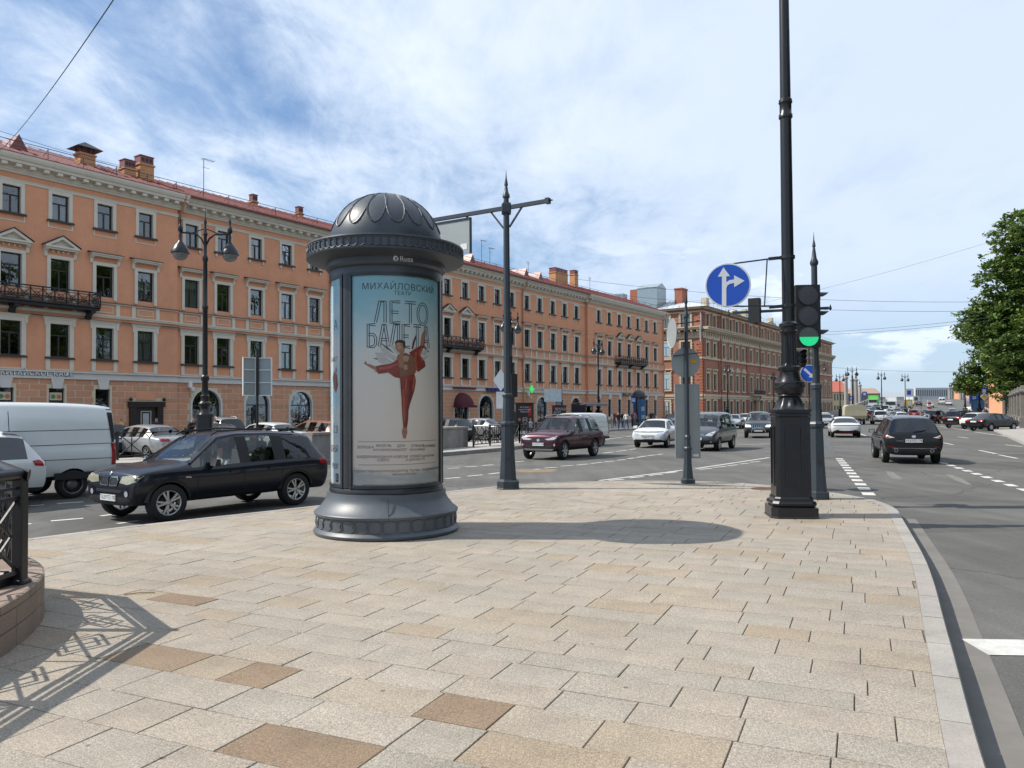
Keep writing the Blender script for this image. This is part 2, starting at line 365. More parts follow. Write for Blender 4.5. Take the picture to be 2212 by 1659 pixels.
rs = random.Random(3)
t = -6.
rows = []
while t < 26:
    wdt = rs.choice((.29, .33, .36, .40)); rows.append((t, wdt)); t += wdt
for t, wdt in rows:
    x = -22+rs.random()*.6
    while x < 22:
        ln = rs.choice((.40, .48, .56, .62, .70, .80)); c = E1*(t+wdt/2)+E2*(x+ln/2)
        x0, x1 = x, x+ln; x += ln
        if c.y < 1.2 or abs(c.x) > .75*c.y+1.6 or c.x < -12: continue
        g = .0036
        q = [E2*(x0+g)+E1*(t+g), E2*(x1-g)+E1*(t+g), E2*(x1-g)+E1*(t+wdt-g), E2*(x0+g)+E1*(t+wdt-g)]
        pol = clip(cpoly, q)
        if len(pol) < 3: continue
        ar = abs(sum(pol[i-1].x*pol[i].y-pol[i].x*pol[i-1].y for i in range(len(pol)))/2)
        if ar < .01: continue
        slabs.append((c.length, c, pol))
slabs.sort(key=lambda s: s[0])
vis = [s for s in slabs if s[1].y > 3.55 and abs(s[1].x) < .67*s[1].y+.15]
near = set(id(s) for s in vis[:300])
rust = set()
for u_, v_ in ((440,1296),(300,1415),(505,1475),(700,1625),(1038,1570)):
    g_ = gp(u_, v_).to_2d(); rust.add(id(min(vis, key=lambda s: (s[1]-g_).length)))
def slab_geo(mb, pol, z, off):
    n = len(pol); cx = sum((p for p in pol), Vector((0,0)))/n
    ins = [p+(cx-p)*(.004/max((cx-p).length, .05)) for p in pol]; tilt = (rs.uniform(-.004,.004), rs.uniform(-.004,.004))
    zz = lambda p: z+tilt[0]*(p.x-cx.x)+tilt[1]*(p.y-cx.y)
    o = off
    mb.add([(p.x-o.x, p.y-o.y, zz(p)) for p in ins]+[(p.x-o.x, p.y-o.y, zz(p)-.003) for p in pol]+[(p.x-o.x, p.y-o.y, -.02) for p in pol],
           [tuple(range(n))]+[(i, n+i, n+(i+1) % n, (i+1) % n) for i in range(n)]+[(n+i, 2*n+i, 2*n+(i+1) % n, n+(i+1) % n) for i in range(n)])
rest = MB(); rest_vals = []
for s in slabs:
    z = rs.uniform(-.0015, .0015)
    if id(s) in near:
        mb = MB(); slab_geo(mb, s[2], z, s[1]); mb.build('paving_slab', MATS['slab_rust' if id(s) in rust else 'slab'], pv, (s[1].x, s[1].y, 0))
    else:
        k = len(rest.f); slab_geo(rest, s[2], z, Vector((0,0))); rest_vals += [rs.random()]*(len(rest.f)-k)
o = rest.build('paving_slabs', MATS['slab'], pv); tag(o, kind='stuff')
a = o.data.attributes.new('slab', 'FLOAT', 'FACE'); a.data.foreach_set('value', rest_vals)

# --- painted markings (children of the road)
def stripe(a, b, wd, z=RZ+.005, name='lane_dash'):
    a, b = a.to_2d(), b.to_2d(); d = (b-a).normalized(); n = Vector((-d.y, d.x))*wd/2
    mb = MB().add([(p.x,p.y,z) for p in (a+n, b+n, b-n, a-n)], [(0,1,2,3)]); o = mb.build(name, MATS['paint_white'], road); return o
def stripe_uv(p, q, wd, name='lane_dash', z=RZ+.005): return stripe(rd(*p), rd(*q), wd, z, name)
def dashes(p, q, ln, gap, wd):
    a, b = rd(*p).to_2d(), rd(*q).to_2d(); L_ = (b-a).length; d = (b-a)/L_; t = 0
    while t+ln <= L_+.01: stripe(a+d*t, a+d*(t+ln), wd); t += ln+gap
cA = lambda x, y: (x/1.728*.576, (1380+y/1.728)*.576)
cB = lambda x, y: ((1640+x/2.304)*.576, (1360+y/2.304)*.576)
cC = lambda x, y: ((2500+x/2.765)*.576, (1360+y/2.765)*.576)
cD = lambda x, y: ((3040+x/2.765)*.576, (1300+y/2.765)*.576)
cE = lambda x, y: ((3000+x/5.53)*.576, (1380+y/5.53)*.576)
cF = lambda x, y: ((3400+x/5.027)*.576, (1380+y/5.027)*.576)
cG = lambda x, y: ((2050+x/4.337)*.576, (1400+y/4.337)*.576)
cH = lambda x, y: (x/3.16*.576, (1400+y/3.16)*.576)
cI = lambda x, y: ((600+x/3.253)*.576, (1400+y/3.253)*.576)
cJ = lambda x, y: ((1600+x/4.424)*.576, (1400+y/4.424)*.576)
for p, q in (((370,880),(540,868)), ((180,895),(285,888)), ((330,993),(540,975)), ((130,1018),(205,1010)), ((655,960),(725,950)), ((760,1010),(900,990))):
    stripe_uv(cA(*p), cA(*q), .13)
for p, q in (((90,915),(190,910)), ((240,902),(345,896)), ((390,890),(485,882)), ((670,858),(750,852)), ((65,1003),(200,992)), ((260,982),(390,970)), ((445,963),(540,952)), ((690,938),(880,920)), ((930,912),(1030,905)), ((1070,895),(1175,888)), ((1205,886),(1300,877)), ((1325,872),(1425,862)), ((1445,858),(1530,850)), ((1550,845),(1630,837)), ((1645,832),(1705,823)), ((1720,820),(1800,808)), ((1815,805),(1885,797)), ((1900,796),(1945,790)), ((1660,997),(1785,985)), ((1830,976),(1950,963)), ((1970,957),(2070,943)), ((1480,1019),(1610,1008)), ((1430,783),(1520,772)), ((1545,768),(1640,757)), ((1660,752),(1720,744))):
    stripe_uv(cB(*p), cB(*q), .14)
stripe_uv(cB(1400,1020), cB(2120,930), .13, 'edge_line'); stripe_uv(cC(300,1100), cC(1065,985), .13, 'edge_line')
for p, q in (((340,1108),(470,1097)), ((480,1088),(610,1078)), ((630,1070),(740,1060)), ((755,1052),(850,1044)), ((865,1034),(965,1026))): stripe_uv(cC(*p), cC(*q), .13)
stripe_uv(cB(1430,722), cB(2000,716), .14, 'edge_line'); stripe_uv(cB(1430,667), cB(1710,629), .14, 'edge_line'); stripe_uv(cC(715,850), cC(1085,842), .14, 'edge_line')
dashes(cD(295,1160), cD(625,1560), .62, .55, .26); dashes(cD(1365,1203), cD(2500,1580), .62, .55, .22)
for p, q in (((1365,995),(1480,1018)), ((1530,935),(1635,950)), ((1745,1075),(1925,1112)), ((1950,1122),(2140,1160)), ((2020,1018),(2190,1038)), ((515,905),(575,925))): stripe_uv(cD(*p), cD(*q), .14)
stripe_uv(cD(1700,885), cD(2500,998), .14, 'edge_line'); stripe_uv(cD(1340,828), cD(1640,870), .14, 'edge_line')
mat('worn_asphalt', (.17,.165,.15), .95, var=.3, scale=6, bump=.8, bscale=60)
for pts in (((780,1292),(850,1300),(905,1335),(960,1372),(930,1384),(860,1372),(800,1335)), ((1390,1322),(1470,1330),(1580,1375),(1672,1432),(1620,1434),(1500,1390))):
    MB().add([tuple(rd(*cD(*p)))[:2]+(RZ+.004,) for p in pts], [tuple(range(len(pts)))]).build('worn_patch', MATS['worn_asphalt'], road)
A = gp(2104,1398,RZ); stripe(A, A+Vector((3.4,-.25,0)), .42, RZ+.006, 'crossing_bar')
for k in (1, 2): stripe(A+Vector((.5*k,-1.0*k,0)), A+Vector((.5*k+3.4,-1.0*k-.25,0)), .42, RZ+.006, 'crossing_bar')
# ------------------------------------------------------------------ buildings
mat('plaster_orange', (.68,.315,.178), .9, var=.09, scale=1.3, dirt=.30, bump=.15, bscale=8)
mat('plaster_block', (.56,.275,.165), .9, var=.10, scale=1.2, dirt=.12, obj_var=.10, bump=.2, bscale=12)
mat('trim_cream', (.63,.58,.48), .85, var=.07, scale=1.5, dirt=.22)
mat('joint_cream', (.62,.52,.36), .9, var=.08, scale=1.5)
mat('trim_band', (.60,.575,.53), .85, var=.08, scale=.8, dirt=.25)
mat('wood_dark', (.028,.018,.015), .45, var=.2, scale=4)
mat('iron_black', (.012,.012,.014), .45, var=.2, scale=6)
mat('metal_sill', (.05,.035,.03), .5, var=.15)
mat('roof_red', (.21,.065,.058), .45, var=.22, scale=.8, dirt=.35)
mat('roof_grey', (.50,.53,.54), .4, var=.12, scale=.6, dirt=.2)
mat('brick_red', (.315,.14,.09), .9, var=.16, scale=1.0, dirt=.15, bump=.3, bscale=14)
mat('brick_dark', (.285,.108,.07), .9, var=.16, scale=1.5)
mat('stone_tan', (.49,.41,.30), .85, var=.10, scale=1.2, dirt=.25)
mat('chimney_ochre', (.52,.27,.13), .9, var=.12, scale=2, dirt=.2)
mat('plinth_grey', (.22,.20,.18), .85, var=.15, scale=1)
mat('curtain', (.78,.77,.72), .9, var=.10, scale=6)
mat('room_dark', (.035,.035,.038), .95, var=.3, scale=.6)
mat('pipe_orange', (.50,.23,.13), .6, var=.1)
mat('letter_white', (.80,.80,.78), .5, var=0)
mat('awning_maroon', (.085,.012,.022), .8, var=.12, scale=5)
mat('sign_blue_dark', (.012,.014,.06), .4, var=0)
mat('sign_maroon', (.10,.012,.015), .4, var=0)
def glass(name, tint=(.55,.6,.6), k=.35, base=.06):
    m, nt, N, L, B = nodes(name); N.remove(B); out = N['Material Output']
    tr = N.new('ShaderNodeBsdfTransparent'); tr.inputs[0].default_value = (*tint, 1)
    gl = N.new('ShaderNodeBsdfGlossy'); gl.inputs['Roughness'].default_value = .015; gl.inputs[0].default_value = (.95,.97,1,1)
    lw = N.new('ShaderNodeLayerWeight'); lw.inputs[0].default_value = k
    ad = N.new('ShaderNodeMath'); ad.operation = 'ADD'; ad.use_clamp = True; ad.inputs[1].default_value = base; L.new(lw.outputs['Fresnel'], ad.inputs[0])
    mx = N.new('ShaderNodeMixShader'); L.new(ad.outputs[0], mx.inputs[0]); L.new(tr.outputs[0], mx.inputs[1]); L.new(gl.outputs[0], mx.inputs[2]); L.new(mx.outputs[0], out.inputs[0])
    # panes are never perfectly flat
    tc = N.new('ShaderNodeTexCoord'); n = N.new('ShaderNodeTexNoise'); n.inputs['Scale'].default_value = 1.6; L.new(tc.outputs['Object'], n.inputs['Vector'])
    b = N.new('ShaderNodeBump'); b.inputs['Strength'].default_value = .12; b.inputs['Distance'].default_value = .05; L.new(n.outputs['Fac'], b.inputs['Height']); L.new(b.outputs[0], gl.inputs['Normal'])
    MATS[name] = m; return m
glass('window_glass', (.72,.76,.76), .36, .045)

FANG = atan2(-.818, -.575); F0 = Vector((22.3, 115., 0))
def fpt(s, y, z=0.):                                    # facade coordinates to world
    return F0+Vector((-.575, -.818, 0))*s+Vector((.818, -.575, 0))*y+Vector((0, 0, z))
def wall_panel(mb, x0, x1, z0, z1, y, ops, depth=.24, mi=0, mr=1):
    """front wall at y with rectangular openings and their reveals; ops = (xa, xb, za, zb, arch)"""
    xs = sorted({x0, x1, *[v for o in ops for v in o[:2]]}); zs = sorted({z0, z1, *[v for o in ops for v in o[2:4]]})
    for a, b in zip(xs, xs[1:]):
        for c, d in zip(zs, zs[1:]):
            if any(o[0] <= a and o[1] >= b and o[2] <= c and o[3] >= d for o in ops): continue
            mb.add([(a,y,c),(b,y,c),(b,y,d),(a,y,d)], [(0,1,2,3)], mi)
    for o in ops:
        a, b, c, d = o[:4]; yb = y-depth
        if len(o) > 4 and o[4]:
            r = (b-a)/2; cx = (a+b)/2; zc = d-r; n = 12
            arc = [(cx+r*cos(pi*i/n), zc+r*sin(pi*i/n)) for i in range(n+1)]
            for i in range(n):
                p, q = arc[i], arc[i+1]
                corner = (b, d) if i < n/2 else (a, d)
                mb.add([(p[0],y,p[1]),(q[0],y,q[1]),(corner[0],y,corner[1])], [(0,1,2)], mi)
                mb.add([(p[0],y,p[1]),(p[0],yb,p[1]),(q[0],yb,q[1]),(q[0],y,q[1])], [(0,1,2,3)], mr)
            mb.add([(cx-.001,y,d),(cx+.001,y,d),(cx,y,d-.001)], [(0,1,2)], mi)
            zt = zc
        else:
            zt = d; mb.add([(a,y,d),(b,y,d),(b,yb,d),(a,yb,d)], [(0,1,2,3)], mr)
        mb.add([(a,y,c),(a,yb,c),(a,yb,zt),(a,y,zt)], [(0,1,2,3)], mr); mb.add([(b,y,c),(b,yb,c),(b,yb,zt),(b,y,zt)], [(0,1,2,3)], mr)
        mb.add([(a,y,c),(b,y,c),(b,yb,c),(a,yb,c)], [(0,1,2,3)], mr)
MC = {}
def shared(key, fn):
    if key not in MC: MC[key] = fn()
    return MC[key]
def mesh_of(mb, name, *mats_):
    me = mb.mesh(name)
    for m in mats_: me.materials.append(m)
    bm = bmesh.new(); bm.from_mesh(me); bmesh.ops.recalc_face_normals(bm, faces=bm.faces); bm.to_mesh(me); bm.free()
    return me
def casement(wd, h, arch=False, simple=False):
    def f():
        mb = MB(); t = .055
        if arch:
            r = wd/2; zc = h-r; n = 14
            for i in range(n):
                a, b = pi*i/n, pi*(i+1)/n
                mb.bar((r*cos(a)*.96, 0, zc+r*sin(a)*.96), (r*cos(b)*.96, 0, zc+r*sin(b)*.96), .07, .07, up=(0,1,0))
            mb.box(-wd/2, -wd/2+t, -.03, .03, 0, zc); mb.box(wd/2-t, wd/2, -.03, .03, 0, zc); mb.box(-wd/2, wd/2, -.035, .035, zc-.04, zc+.04)
            mb.box(-wd/2, wd/2, -.032, .032, 0, .12); mb.box(-.03, .03, -.028, .028, .12, zc-.04)
        else:
            mb.box(-wd/2, -wd/2+t, -.03, .03, 0, h); mb.box(wd/2-t, wd/2, -.03, .03, 0, h); mb.box(-wd/2+t, wd/2-t, -.028, .028, 0, .07); mb.box(-wd/2+t, wd/2-t, -.028, .028, h-.06, h)
            if not simple: mb.box(-wd/2+t, wd/2-t, -.034, .034, h*.66-.035, h*.66+.035); mb.box(-.04, .04, -.032, .032, .07, h*.66-.035)
        return mesh_of(mb, 'window', MATS['wood_dark'])
    return shared(('cas', wd, h, arch, simple), f)
def pane(wd, h, arch=False):
    def f():
        if arch:
            r = wd/2; zc = h-r; pts = [(-r, 0, 0), (r, 0, 0)]+[(r*cos(pi*i/14), 0, zc+r*sin(pi*i/14)) for i in range(15)]
            return mesh_of(MB().prism_xz([(p[0], p[2]) for p in pts[:2]]+[(p[0], p[2]) for p in pts[2:]], -.008, .008), 'pane', MATS['window_glass'])
        return mesh_of(MB().box(-wd/2+.02, wd/2-.02, -.008, .008, .02, h-.02), 'pane', MATS['window_glass'])
    return shared(('pane', wd, h, arch), f)
wr = random.Random(11)
def window(parent, x, y, z, wd, h, arch=False, curt=.38, extra=(), depth=.18, name='window'):
    o = link(name, casement(wd, h, arch), parent, (x, y-depth, z)); link('pane', pane(wd, h, arch), o, (0, -.01, 0))
    if wr.random() < curt and not arch:
        k = wr.choice((0, 1, 2, 2)); hh = h*wr.choice((.95, .95, .6, .4)); cw = wd-.1
        def f():
            mb = MB(); n = 16
            def sheet(a, b, z0, z1):
                vs = []
                for i in range(n+1):
                    xx = a+(b-a)*i/n; yy = .02*sin(i*2.2); vs += [(xx, yy, z0), (xx, yy, z1)]
                mb.add(vs, [(2*i, 2*i+2, 2*i+3, 2*i+1) for i in range(n)])
            if k == 0: sheet(-cw/2, cw/2, h-hh, h-.02)
            elif k == 1: sheet(-cw/2, -cw*.16, .03, h-.02); sheet(cw*.2, cw/2, .03, h-.02)
            else: sheet(-cw/2, cw/2, .03, h-.02)
            return mesh_of(mb, 'curtain', MATS['curtain'])
        link('curtain', shared(('cur', wd, h, k, hh), f), o, (0, -.14, 0))
    for nm, me in extra: link(nm, me, o, (0, depth, 0))
    return o
T = lambda: MATS['trim_cream']
def sur_top():
    def f():
        mb = MB(); w_, h = .95, 1.52; t = .20
        mb.box(-w_/2-t, -w_/2, 0, .05, 0, h+t); mb.box(w_/2, w_/2+t, 0, .05, 0, h+t); mb.box(-w_/2, w_/2, 0, .05, h, h+t)
        for s in (-1, 1): mb.box(s*(w_/2+.1)-.06, s*(w_/2+.1)+.06, .0, .09, -.36, -.13)
        return mesh_of(mb, 'surround', T())
    return shared('sur4', f)
def sur_top2():
    def f():
        mb = MB(); w_, h = .95, 1.52; t = .20
        mb.box(-w_/2-t, -w_/2, 0, .05, 0, h+t); mb.box(w_/2, w_/2+t, 0, .05, 0, h+t); mb.box(-w_/2, w_/2, 0, .05, h, h+t)
        a = w_/2+.22
        for q in ((-a, a, -.48, -.42), (-a, -a+.07, -.42, -.12), (a-.07, a, -.42, -.12)): mb.box(q[0], q[1], 0, .03, q[2], q[3])
        return mesh_of(mb, 'surround', T())
    return shared('sur4b', f)
def sill(wd):
    def f():
        mb = MB(); mb.box(-wd/2-.28, wd/2+.28, -.02, .16, -.12, -.05); mb.box(-wd/2-.24, wd/2+.24, -.015, .12, -.05, -.003)
        return mesh_of(mb, 'sill', MATS['metal_sill'])
    return shared(('sill', wd), f)
def sur_mid(ped):
    def f():
        mb = MB(); w_, h = 1.08, 1.9; t = .2
        mb.box(-w_/2-t, -w_/2, 0, .07, -.2, h+t); mb.box(w_/2, w_/2+t, 0, .07, -.2, h+t); mb.box(-w_/2, w_/2, 0, .07, h, h+t)
        a = w_/2+.36; zb = h+.52
        for s in (-1, 1):
            x = s*(w_/2+.28); mb.prism_yz([(0, zb-.42), (.07, zb-.42), (.12, zb-.15), (.26, zb-.05), (.26, zb), (0, zb)], x-.08, x+.08)
        mb.box(-a, a, 0, .30, zb, zb+.1); mb.box(-a-.05, a+.05, 0, .38, zb+.1, zb+.2)
        if ped:
            mb.prism_xz([(-a-.06, zb+.2), (-a+.2, zb+.2), (0, zb+.62), (a-.2, zb+.2), (a+.06, zb+.2), (0, zb+.80)], 0, .36)
            mb.prism_xz([(-a+.2, zb+.2), (a-.2, zb+.2), (0, zb+.62)], 0, .14)
            for i in range(4): mb.box(-.42+i*.28-.04, -.42+i*.28+.04, 0, .1, zb-.16, zb-.04)
        return mesh_of(mb, 'pediment' if ped else 'hood', T())
    return shared(('mid', ped), f)
def hood_cap(ped):
    def f():
        mb = MB(); a = .95; zb = 1.9+.725
        if ped:
            mb.prism_xz([(-a-.1, zb), (0, zb+.62), (a+.1, zb), (a+.1, zb+.03), (0, zb+.66), (-a-.1, zb+.03)], -.01, .41)
        else: mb.prism_yz([(0, zb+.1), (.41, zb-.01), (.41, zb-.03), (0, zb+.0)], -a-.1, a+.1)
        return mesh_of(mb, 'flashing', MATS['metal_sill'])
    return shared(('cap', ped), f)
def sur_low():
    def f():
        mb = MB(); w_, h = 1.08, 1.93; t = .24
        mb.box(-w_/2-t, -w_/2, 0, .06, -.78, h+t); mb.box(w_/2, w_/2+t, 0, .06, -.78, h+t); mb.box(-w_/2, w_/2, 0, .06, h, h+t)
        mb.box(-w_/2-t-.08, -w_/2-t+.1, .0, .09, h-.1, h+t); mb.box(w_/2+t-.1, w_/2+t+.08, .0, .09, h-.1, h+t)
        mb.box(-w_/2-t-.12, w_/2+t+.12, 0, .1, h+t, h+t+.12); mb.box(-w_/2-t-.18, w_/2+t+.18, 0, .17, h+t+.12, h+t+.2)
        mb.box(-w_/2, w_/2, 0, .03, -.78, -.7)
        return mesh_of(mb, 'surround', T())
    return shared('low', f)

ob = thing('apartment_building', 'long salmon orange four storey apartment building with cream window surrounds', 'building', F0, FANG)
COLS = dict(r1=[2.82,5.7,8.5,11.3,14.13,16.97,19.84], s2=[24.9,27.7,30.4,33.2,35.98-.15], s3=[38.75,41.4,44.15,46.85,49.6], s4=[52.3,55.05,57.8,60.5,63.1], s5=[66.0,68.7,71.45,74.2,76.75-.1], r6=[80.1,82.7,85.3,87.9,90.5,93.1,95.7,98.3])
SEC = [('r1', 0., 22.7, .35), ('s2', 22.7, 36.6, 0.), ('s3', 36.6, 51., 0.), ('s4', 51., 64.4, 0.), ('s5', 64.4, 77.9, 0.), ('r6', 77.9, 100.5, .35)]
PEDS = {8.5, 11.3, 14.13, 46.85, 49.6, 52.3, 85.3, 87.9, 90.5}
GR = dict(r1=[(c-.45, c+.45, .9 if i != 4 else .1, 3.2) for i, c in enumerate(COLS['r1'])],
          s2=[(24.0,26.3,.35,3.3,1), (28.0,30.0,.35,3.05), (31.7,33.9,.35,3.3,1)],
          s3=[(38.4,40.6,.25,3.35,1), (42.2,44.6,.35,3.35,1), (46.4,48.6,.25,3.35,1)],
          s4=[(52.0,54.2,.35,3.35,1), (56.0,58.2,.35,3.35,1), (60.2,62.4,.35,3.35,1)],
          s5=[(66.28,68.38,.35,3.35,1), (70.29,72.37,.35,3.35,1), (74.4,76.6,.35,3.35,1)],
          r6=[(79.07,81.03,.05,2.45), (82.33,83.22,.9,3.25), (85.0,85.87,.9,3.25), (87.7,88.6,.9,3.25), (90.4,91.3,.9,3.25), (93,93.9,.9,3.25), (95.6,96.5,.9,3.25)])
blocks = []
for nm, x0, x1, y in SEC:
    mb = MB(); ops = []
    for c in COLS[nm]: ops += [(c-.475, c+.475, 13.07, 14.59), (c-.54, c+.54, 8.9, 10.8), (c-.54, c+.54, 5.07, 7.0)]
    wall_panel(mb, x0, x1, 4.0, 15.5, y, ops, .22, 0, 1)
    if y: mb.add([(x0,0,0),(x0,y,0),(x0,y,15.5),(x0,0,15.5)], [(0,1,2,3)]); mb.add([(x1,0,0),(x1,y,0),(x1,y,15.5),(x1,0,15.5)], [(0,1,2,3)])
    wl = mb.build('wall', [MATS['plaster_orange'], MATS['trim_cream']], ob, fixn=False)
    mb = MB(); wall_panel(mb, x0, x1, 0, 4.0, y-.02, [o for o in GR[nm]], .3, 0, 1)
    gw = mb.build('ground_floor_wall', [MATS['joint_cream'], MATS['trim_band']], ob, fixn=False)
    # rusticated blocks
    z = .52; r = 0
    while z < 3.7:
        h = .40 if r % 2 == 0 else .34; zt = min(z+h, 3.78)
        x = x0+(.0 if r % 2 else -.5)
        while x < x1:
            L_ = 1.0; segs = [(max(x, x0)+.03, min(x+L_, x1)-.03)]; x += L_
            for o in GR[nm]:
                if o[2] < zt and o[3] > z:
                    a, b = o[0], o[1]; mg = .12
                    if len(o) > 4:
                        rr = (b-a)/2+.14; zc = o[3]-(b-a)/2; dz = max(z-zc, 0)
                        if dz >= rr: continue
                        hw = sqrt(rr*rr-dz*dz); a, b = (o[0]+o[1])/2-hw, (o[0]+o[1])/2+hw; mg = .03
                    ns = []
                    for p, q in segs:
                        if q <= a-mg or p >= b+mg: ns.append((p, q)); continue
                        if p < a-mg: ns.append((p, a-mg))
                        if q > b+mg: ns.append((b+mg, q))
                    segs = ns
            for p, q in segs:
                if q-p > .12: blocks.append((nm, p, q, z+.022, zt-.022, y, gw))
        z = zt; r += 1
    # plinth, white band, strings, cornice
    tb = MB(); tb.box(x0-.02, x1+.02, y-.01, y+.09, 0, .5); tb.build('plinth', MATS['plinth_grey'], ob)
    e = .03 if y else 0
    tb = MB(); tb.box(x0-e, x1+e, y-.01, y+.10, 3.8, 3.93); tb.box(x0-e, x1+e, y-.01, y+.06, 3.93, 4.17); tb.box(x0-e*2, x1+e*2, y-.01, y+.17, 4.17, 4.26); tb.build('string_course', MATS['trim_band'], ob)
    tb = MB(); tb.box(x0-e, x1+e, y-.01, y+.05, 14.80, 14.92); tb.box(x0-e, x1+e, y-.01, y+.08, 14.92, 14.97); tb.build('string_course', T(), ob)
    tb = MB()
    tb.box(x0-e, x1+e, y-.01, y+.10, 7.62, 7.72); tb.box(x0-e, x1+e, y-.01, y+.14, 7.72, 7.80); tb.box(x0-e, x1+e, y-.01, y+.10, 8.47, 8.55)
    tb.box(x0-e, x1+e, y-.01, y+.06, 7.34, 7.40)
    cs = COLS[nm]
    for c in cs:
        a, b = c-.52, c+.52
        for s in (-1, 1): tb.box(c+s*.80-.12, c+s*.80+.12, y-.01, y+.07, 7.80, 8.47)
        for q in ((a,b,7.93,7.98), (a,b,8.29,8.34), (a,a+.05,7.98,8.29), (b-.05,b,7.98,8.29)): tb.box(q[0], q[1], y-.01, y+.035, q[2], q[3])
    tb.build('parapet_band', T(), ob)
    mb2 = MB(); mb2.box(x0-e, x1+e, y-.01, y+.17, 8.55, 8.58); mb2.box(x0-e, x1+e, y-.01, y+.2, 7.405, 7.43); mb2.build('flashing', MATS['metal_sill'], ob)
    cp = [(-.3,15.30), (.10,15.30), (.13,15.42), (.18,15.42), (.18,15.72), (.24,15.74), (.60,15.76), (.62,15.92), (.70,15.94), (.78,16.10), (.80,16.22), (-.3,16.24)]
    n = len(cp); e2 = .45 if y else 0; cx0 = x0-(e2 if nm != 's2' else 0); cx1 = x1+e2
    tb = MB().add([(cx0, y+a, b) for a, b in cp]+[(cx1, y+a, b) for a, b in cp], [(i, i+1, n+i+1, n+i) for i in range(n-1)]+[tuple(range(n)), tuple(range(2*n-1, n-1, -1))]); tb.build('cornice', T(), ob)
    md = shared('modillion', lambda: mesh_of(MB().box(-.14, .14, 0, .36, 0, .17), 'modillion', MATS['trim_cream']))
    k = int((x1-x0)/.72)
    for i in range(k): link('modillion', md, ob, (x0+(i+.5)*(x1-x0)/k, y+.20, 15.57))
    # windows
    for c in cs:
        window(ob, c, y, 13.07, .95, 1.52, extra=(('surround', sur_top() if not y else sur_top2()), ('sill', sill(.95))))
        p = c in PEDS
        window(ob, c, y, 8.9, 1.08, 1.9, curt=.36, extra=(('pediment' if p else 'hood', sur_mid(p)), ('flashing', hood_cap(p)), ))
        window(ob, c, y, 5.07, 1.08, 1.93, curt=.38, extra=(('surround', sur_low()), ('sill', sill(1.08))))
    for i, o in enumerate(GR[nm]):
        a, b, zb, zt = o[:4]; c = (a+b)/2; arch = len(o) > 4
        if nm == 'r6' and i == 0: continue
        window(ob, c, y-.02, zb, b-a, zt-zb, arch, curt=.0, depth=.2)
        if arch:
            r = (b-a)/2; zc = zt-r; mb = MB(); n = 18
            for j in range(n):
                q = [(rr*cos(pi*k_/n)+c, zc+rr*sin(pi*k_/n)) for rr, k_ in ((r, j), (r+.13, j), (r+.13, j+1), (r, j+1))]
                mb.prism_xz(q, y-.02, y+.045)
            for s in (-1, 1): mb.box(min(c+s*r, c+s*(r+.13)), max(c+s*r, c+s*(r+.13)), y-.02, y+.045, zb, zc)
            mb.build('arch_surround', MATS['trim_band'], ob)
        else:
            mb = MB(); mb.prism_xz([(c-.24, zt-.02), (c+.24, zt-.02), (c+.36, 3.8), (c-.36, 3.8)], y-.02, y+.09); mb.build('keystone', MATS['trim_band'], ob)
blocks.sort(key=lambda b: -b[2]-b[1])
BK = {}
joined = MB()
for i, (nm, p, q, z, zt, y, gw) in enumerate(blocks):
    wd, h = round(q-p, 2), round(zt-z, 2)
    if i < 300:
        def f(wd=wd, h=h):
            g = .012; mb = MB(); a, b = wd/2, h
            mb.add([(-a,0,0),(a,0,0),(a,0,b),(-a,0,b),(-a+g,.022,g),(a-g,.022,g),(a-g,.022,b-g),(-a+g,.022,b-g)], [(4,5,6,7),(0,1,5,4),(1,2,6,5),(2,3,7,6),(3,0,4,7)]); return mesh_of(mb, 'block', MATS['plaster_block'])
        link('block', shared(('blk', wd, h), f), gw, ((p+q)/2, y-.02, z))
    else:
        joined.box(p, q, y-.025, y, z, zt)
o = joined.build('blocks', MATS['plaster_block'], ob); tag(o, kind='stuff')
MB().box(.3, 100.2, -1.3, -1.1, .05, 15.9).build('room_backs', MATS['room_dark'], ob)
MB().box(.0, 100.5, -12, -11.8, 0, 16.2).box(0, .2, -11.8, -.005, 0, 15.45).box(100.3, 100.5, -11.8, -.005, 0, 16.2).build('rear_wall', MATS['plaster_orange'], ob)
# portal door
pd = MB(); pd.box(79.07,81.03,-.05,.02,.05,2.45); pd.box(78.95,79.35,.35,.50,.05,2.15); pd.box(80.75,81.15,.35,.50,.05,2.15); pd.box(78.85,81.25,.35,.58,2.15,2.5); pd.box(79.35,80.75,.28,.33,.05,2.15)
for k in range(9):
    pd.bar((78.97,.51,.2+k*.2), (79.33,.51,.4+k*.2), .05, .04, up=(0,1,0)); pd.bar((81.13,.51,.2+k*.2), (80.77,.51,.4+k*.2), .05, .04, up=(0,1,0))
for k in range(14): pd.bar((78.95+k*.16,.59,2.2), (79.1+k*.16,.59,2.42), .05, .03, up=(0,1,0))
dr = pd.build('door', MATS['wood_dark'], ob)
mat('steel_plate', (.55,.57,.58), .35, .8, var=.1)
gb = MB(); gb.box(79.85,80.25,.34,.36,.55,1.75); 
for a, b in ((79.7,79.76), (80.34,80.4)): gb.box(a, b, .34, .37, .45, 1.85)
for a, b in ((.40,.46), (1.84,1.9)): gb.box(79.7, 80.4, .341, .371, a, b)
gb.build('door_panel', MATS['steel_plate'], dr)
mb = MB(); mb.box(79.4,80.7,.33,.37,2.6,3.1); mb.build('wall_panel', MATS['plaster_orange'], ob)
for s in (78.95, 81.15): MB().lathe([(.0,-.1),(.1,-.08),(.13,.02),(.08,.1),(0,.14)], 10, c=(s,.58,2.62)).build('porch_lamp', MATS['iron_black'], ob)
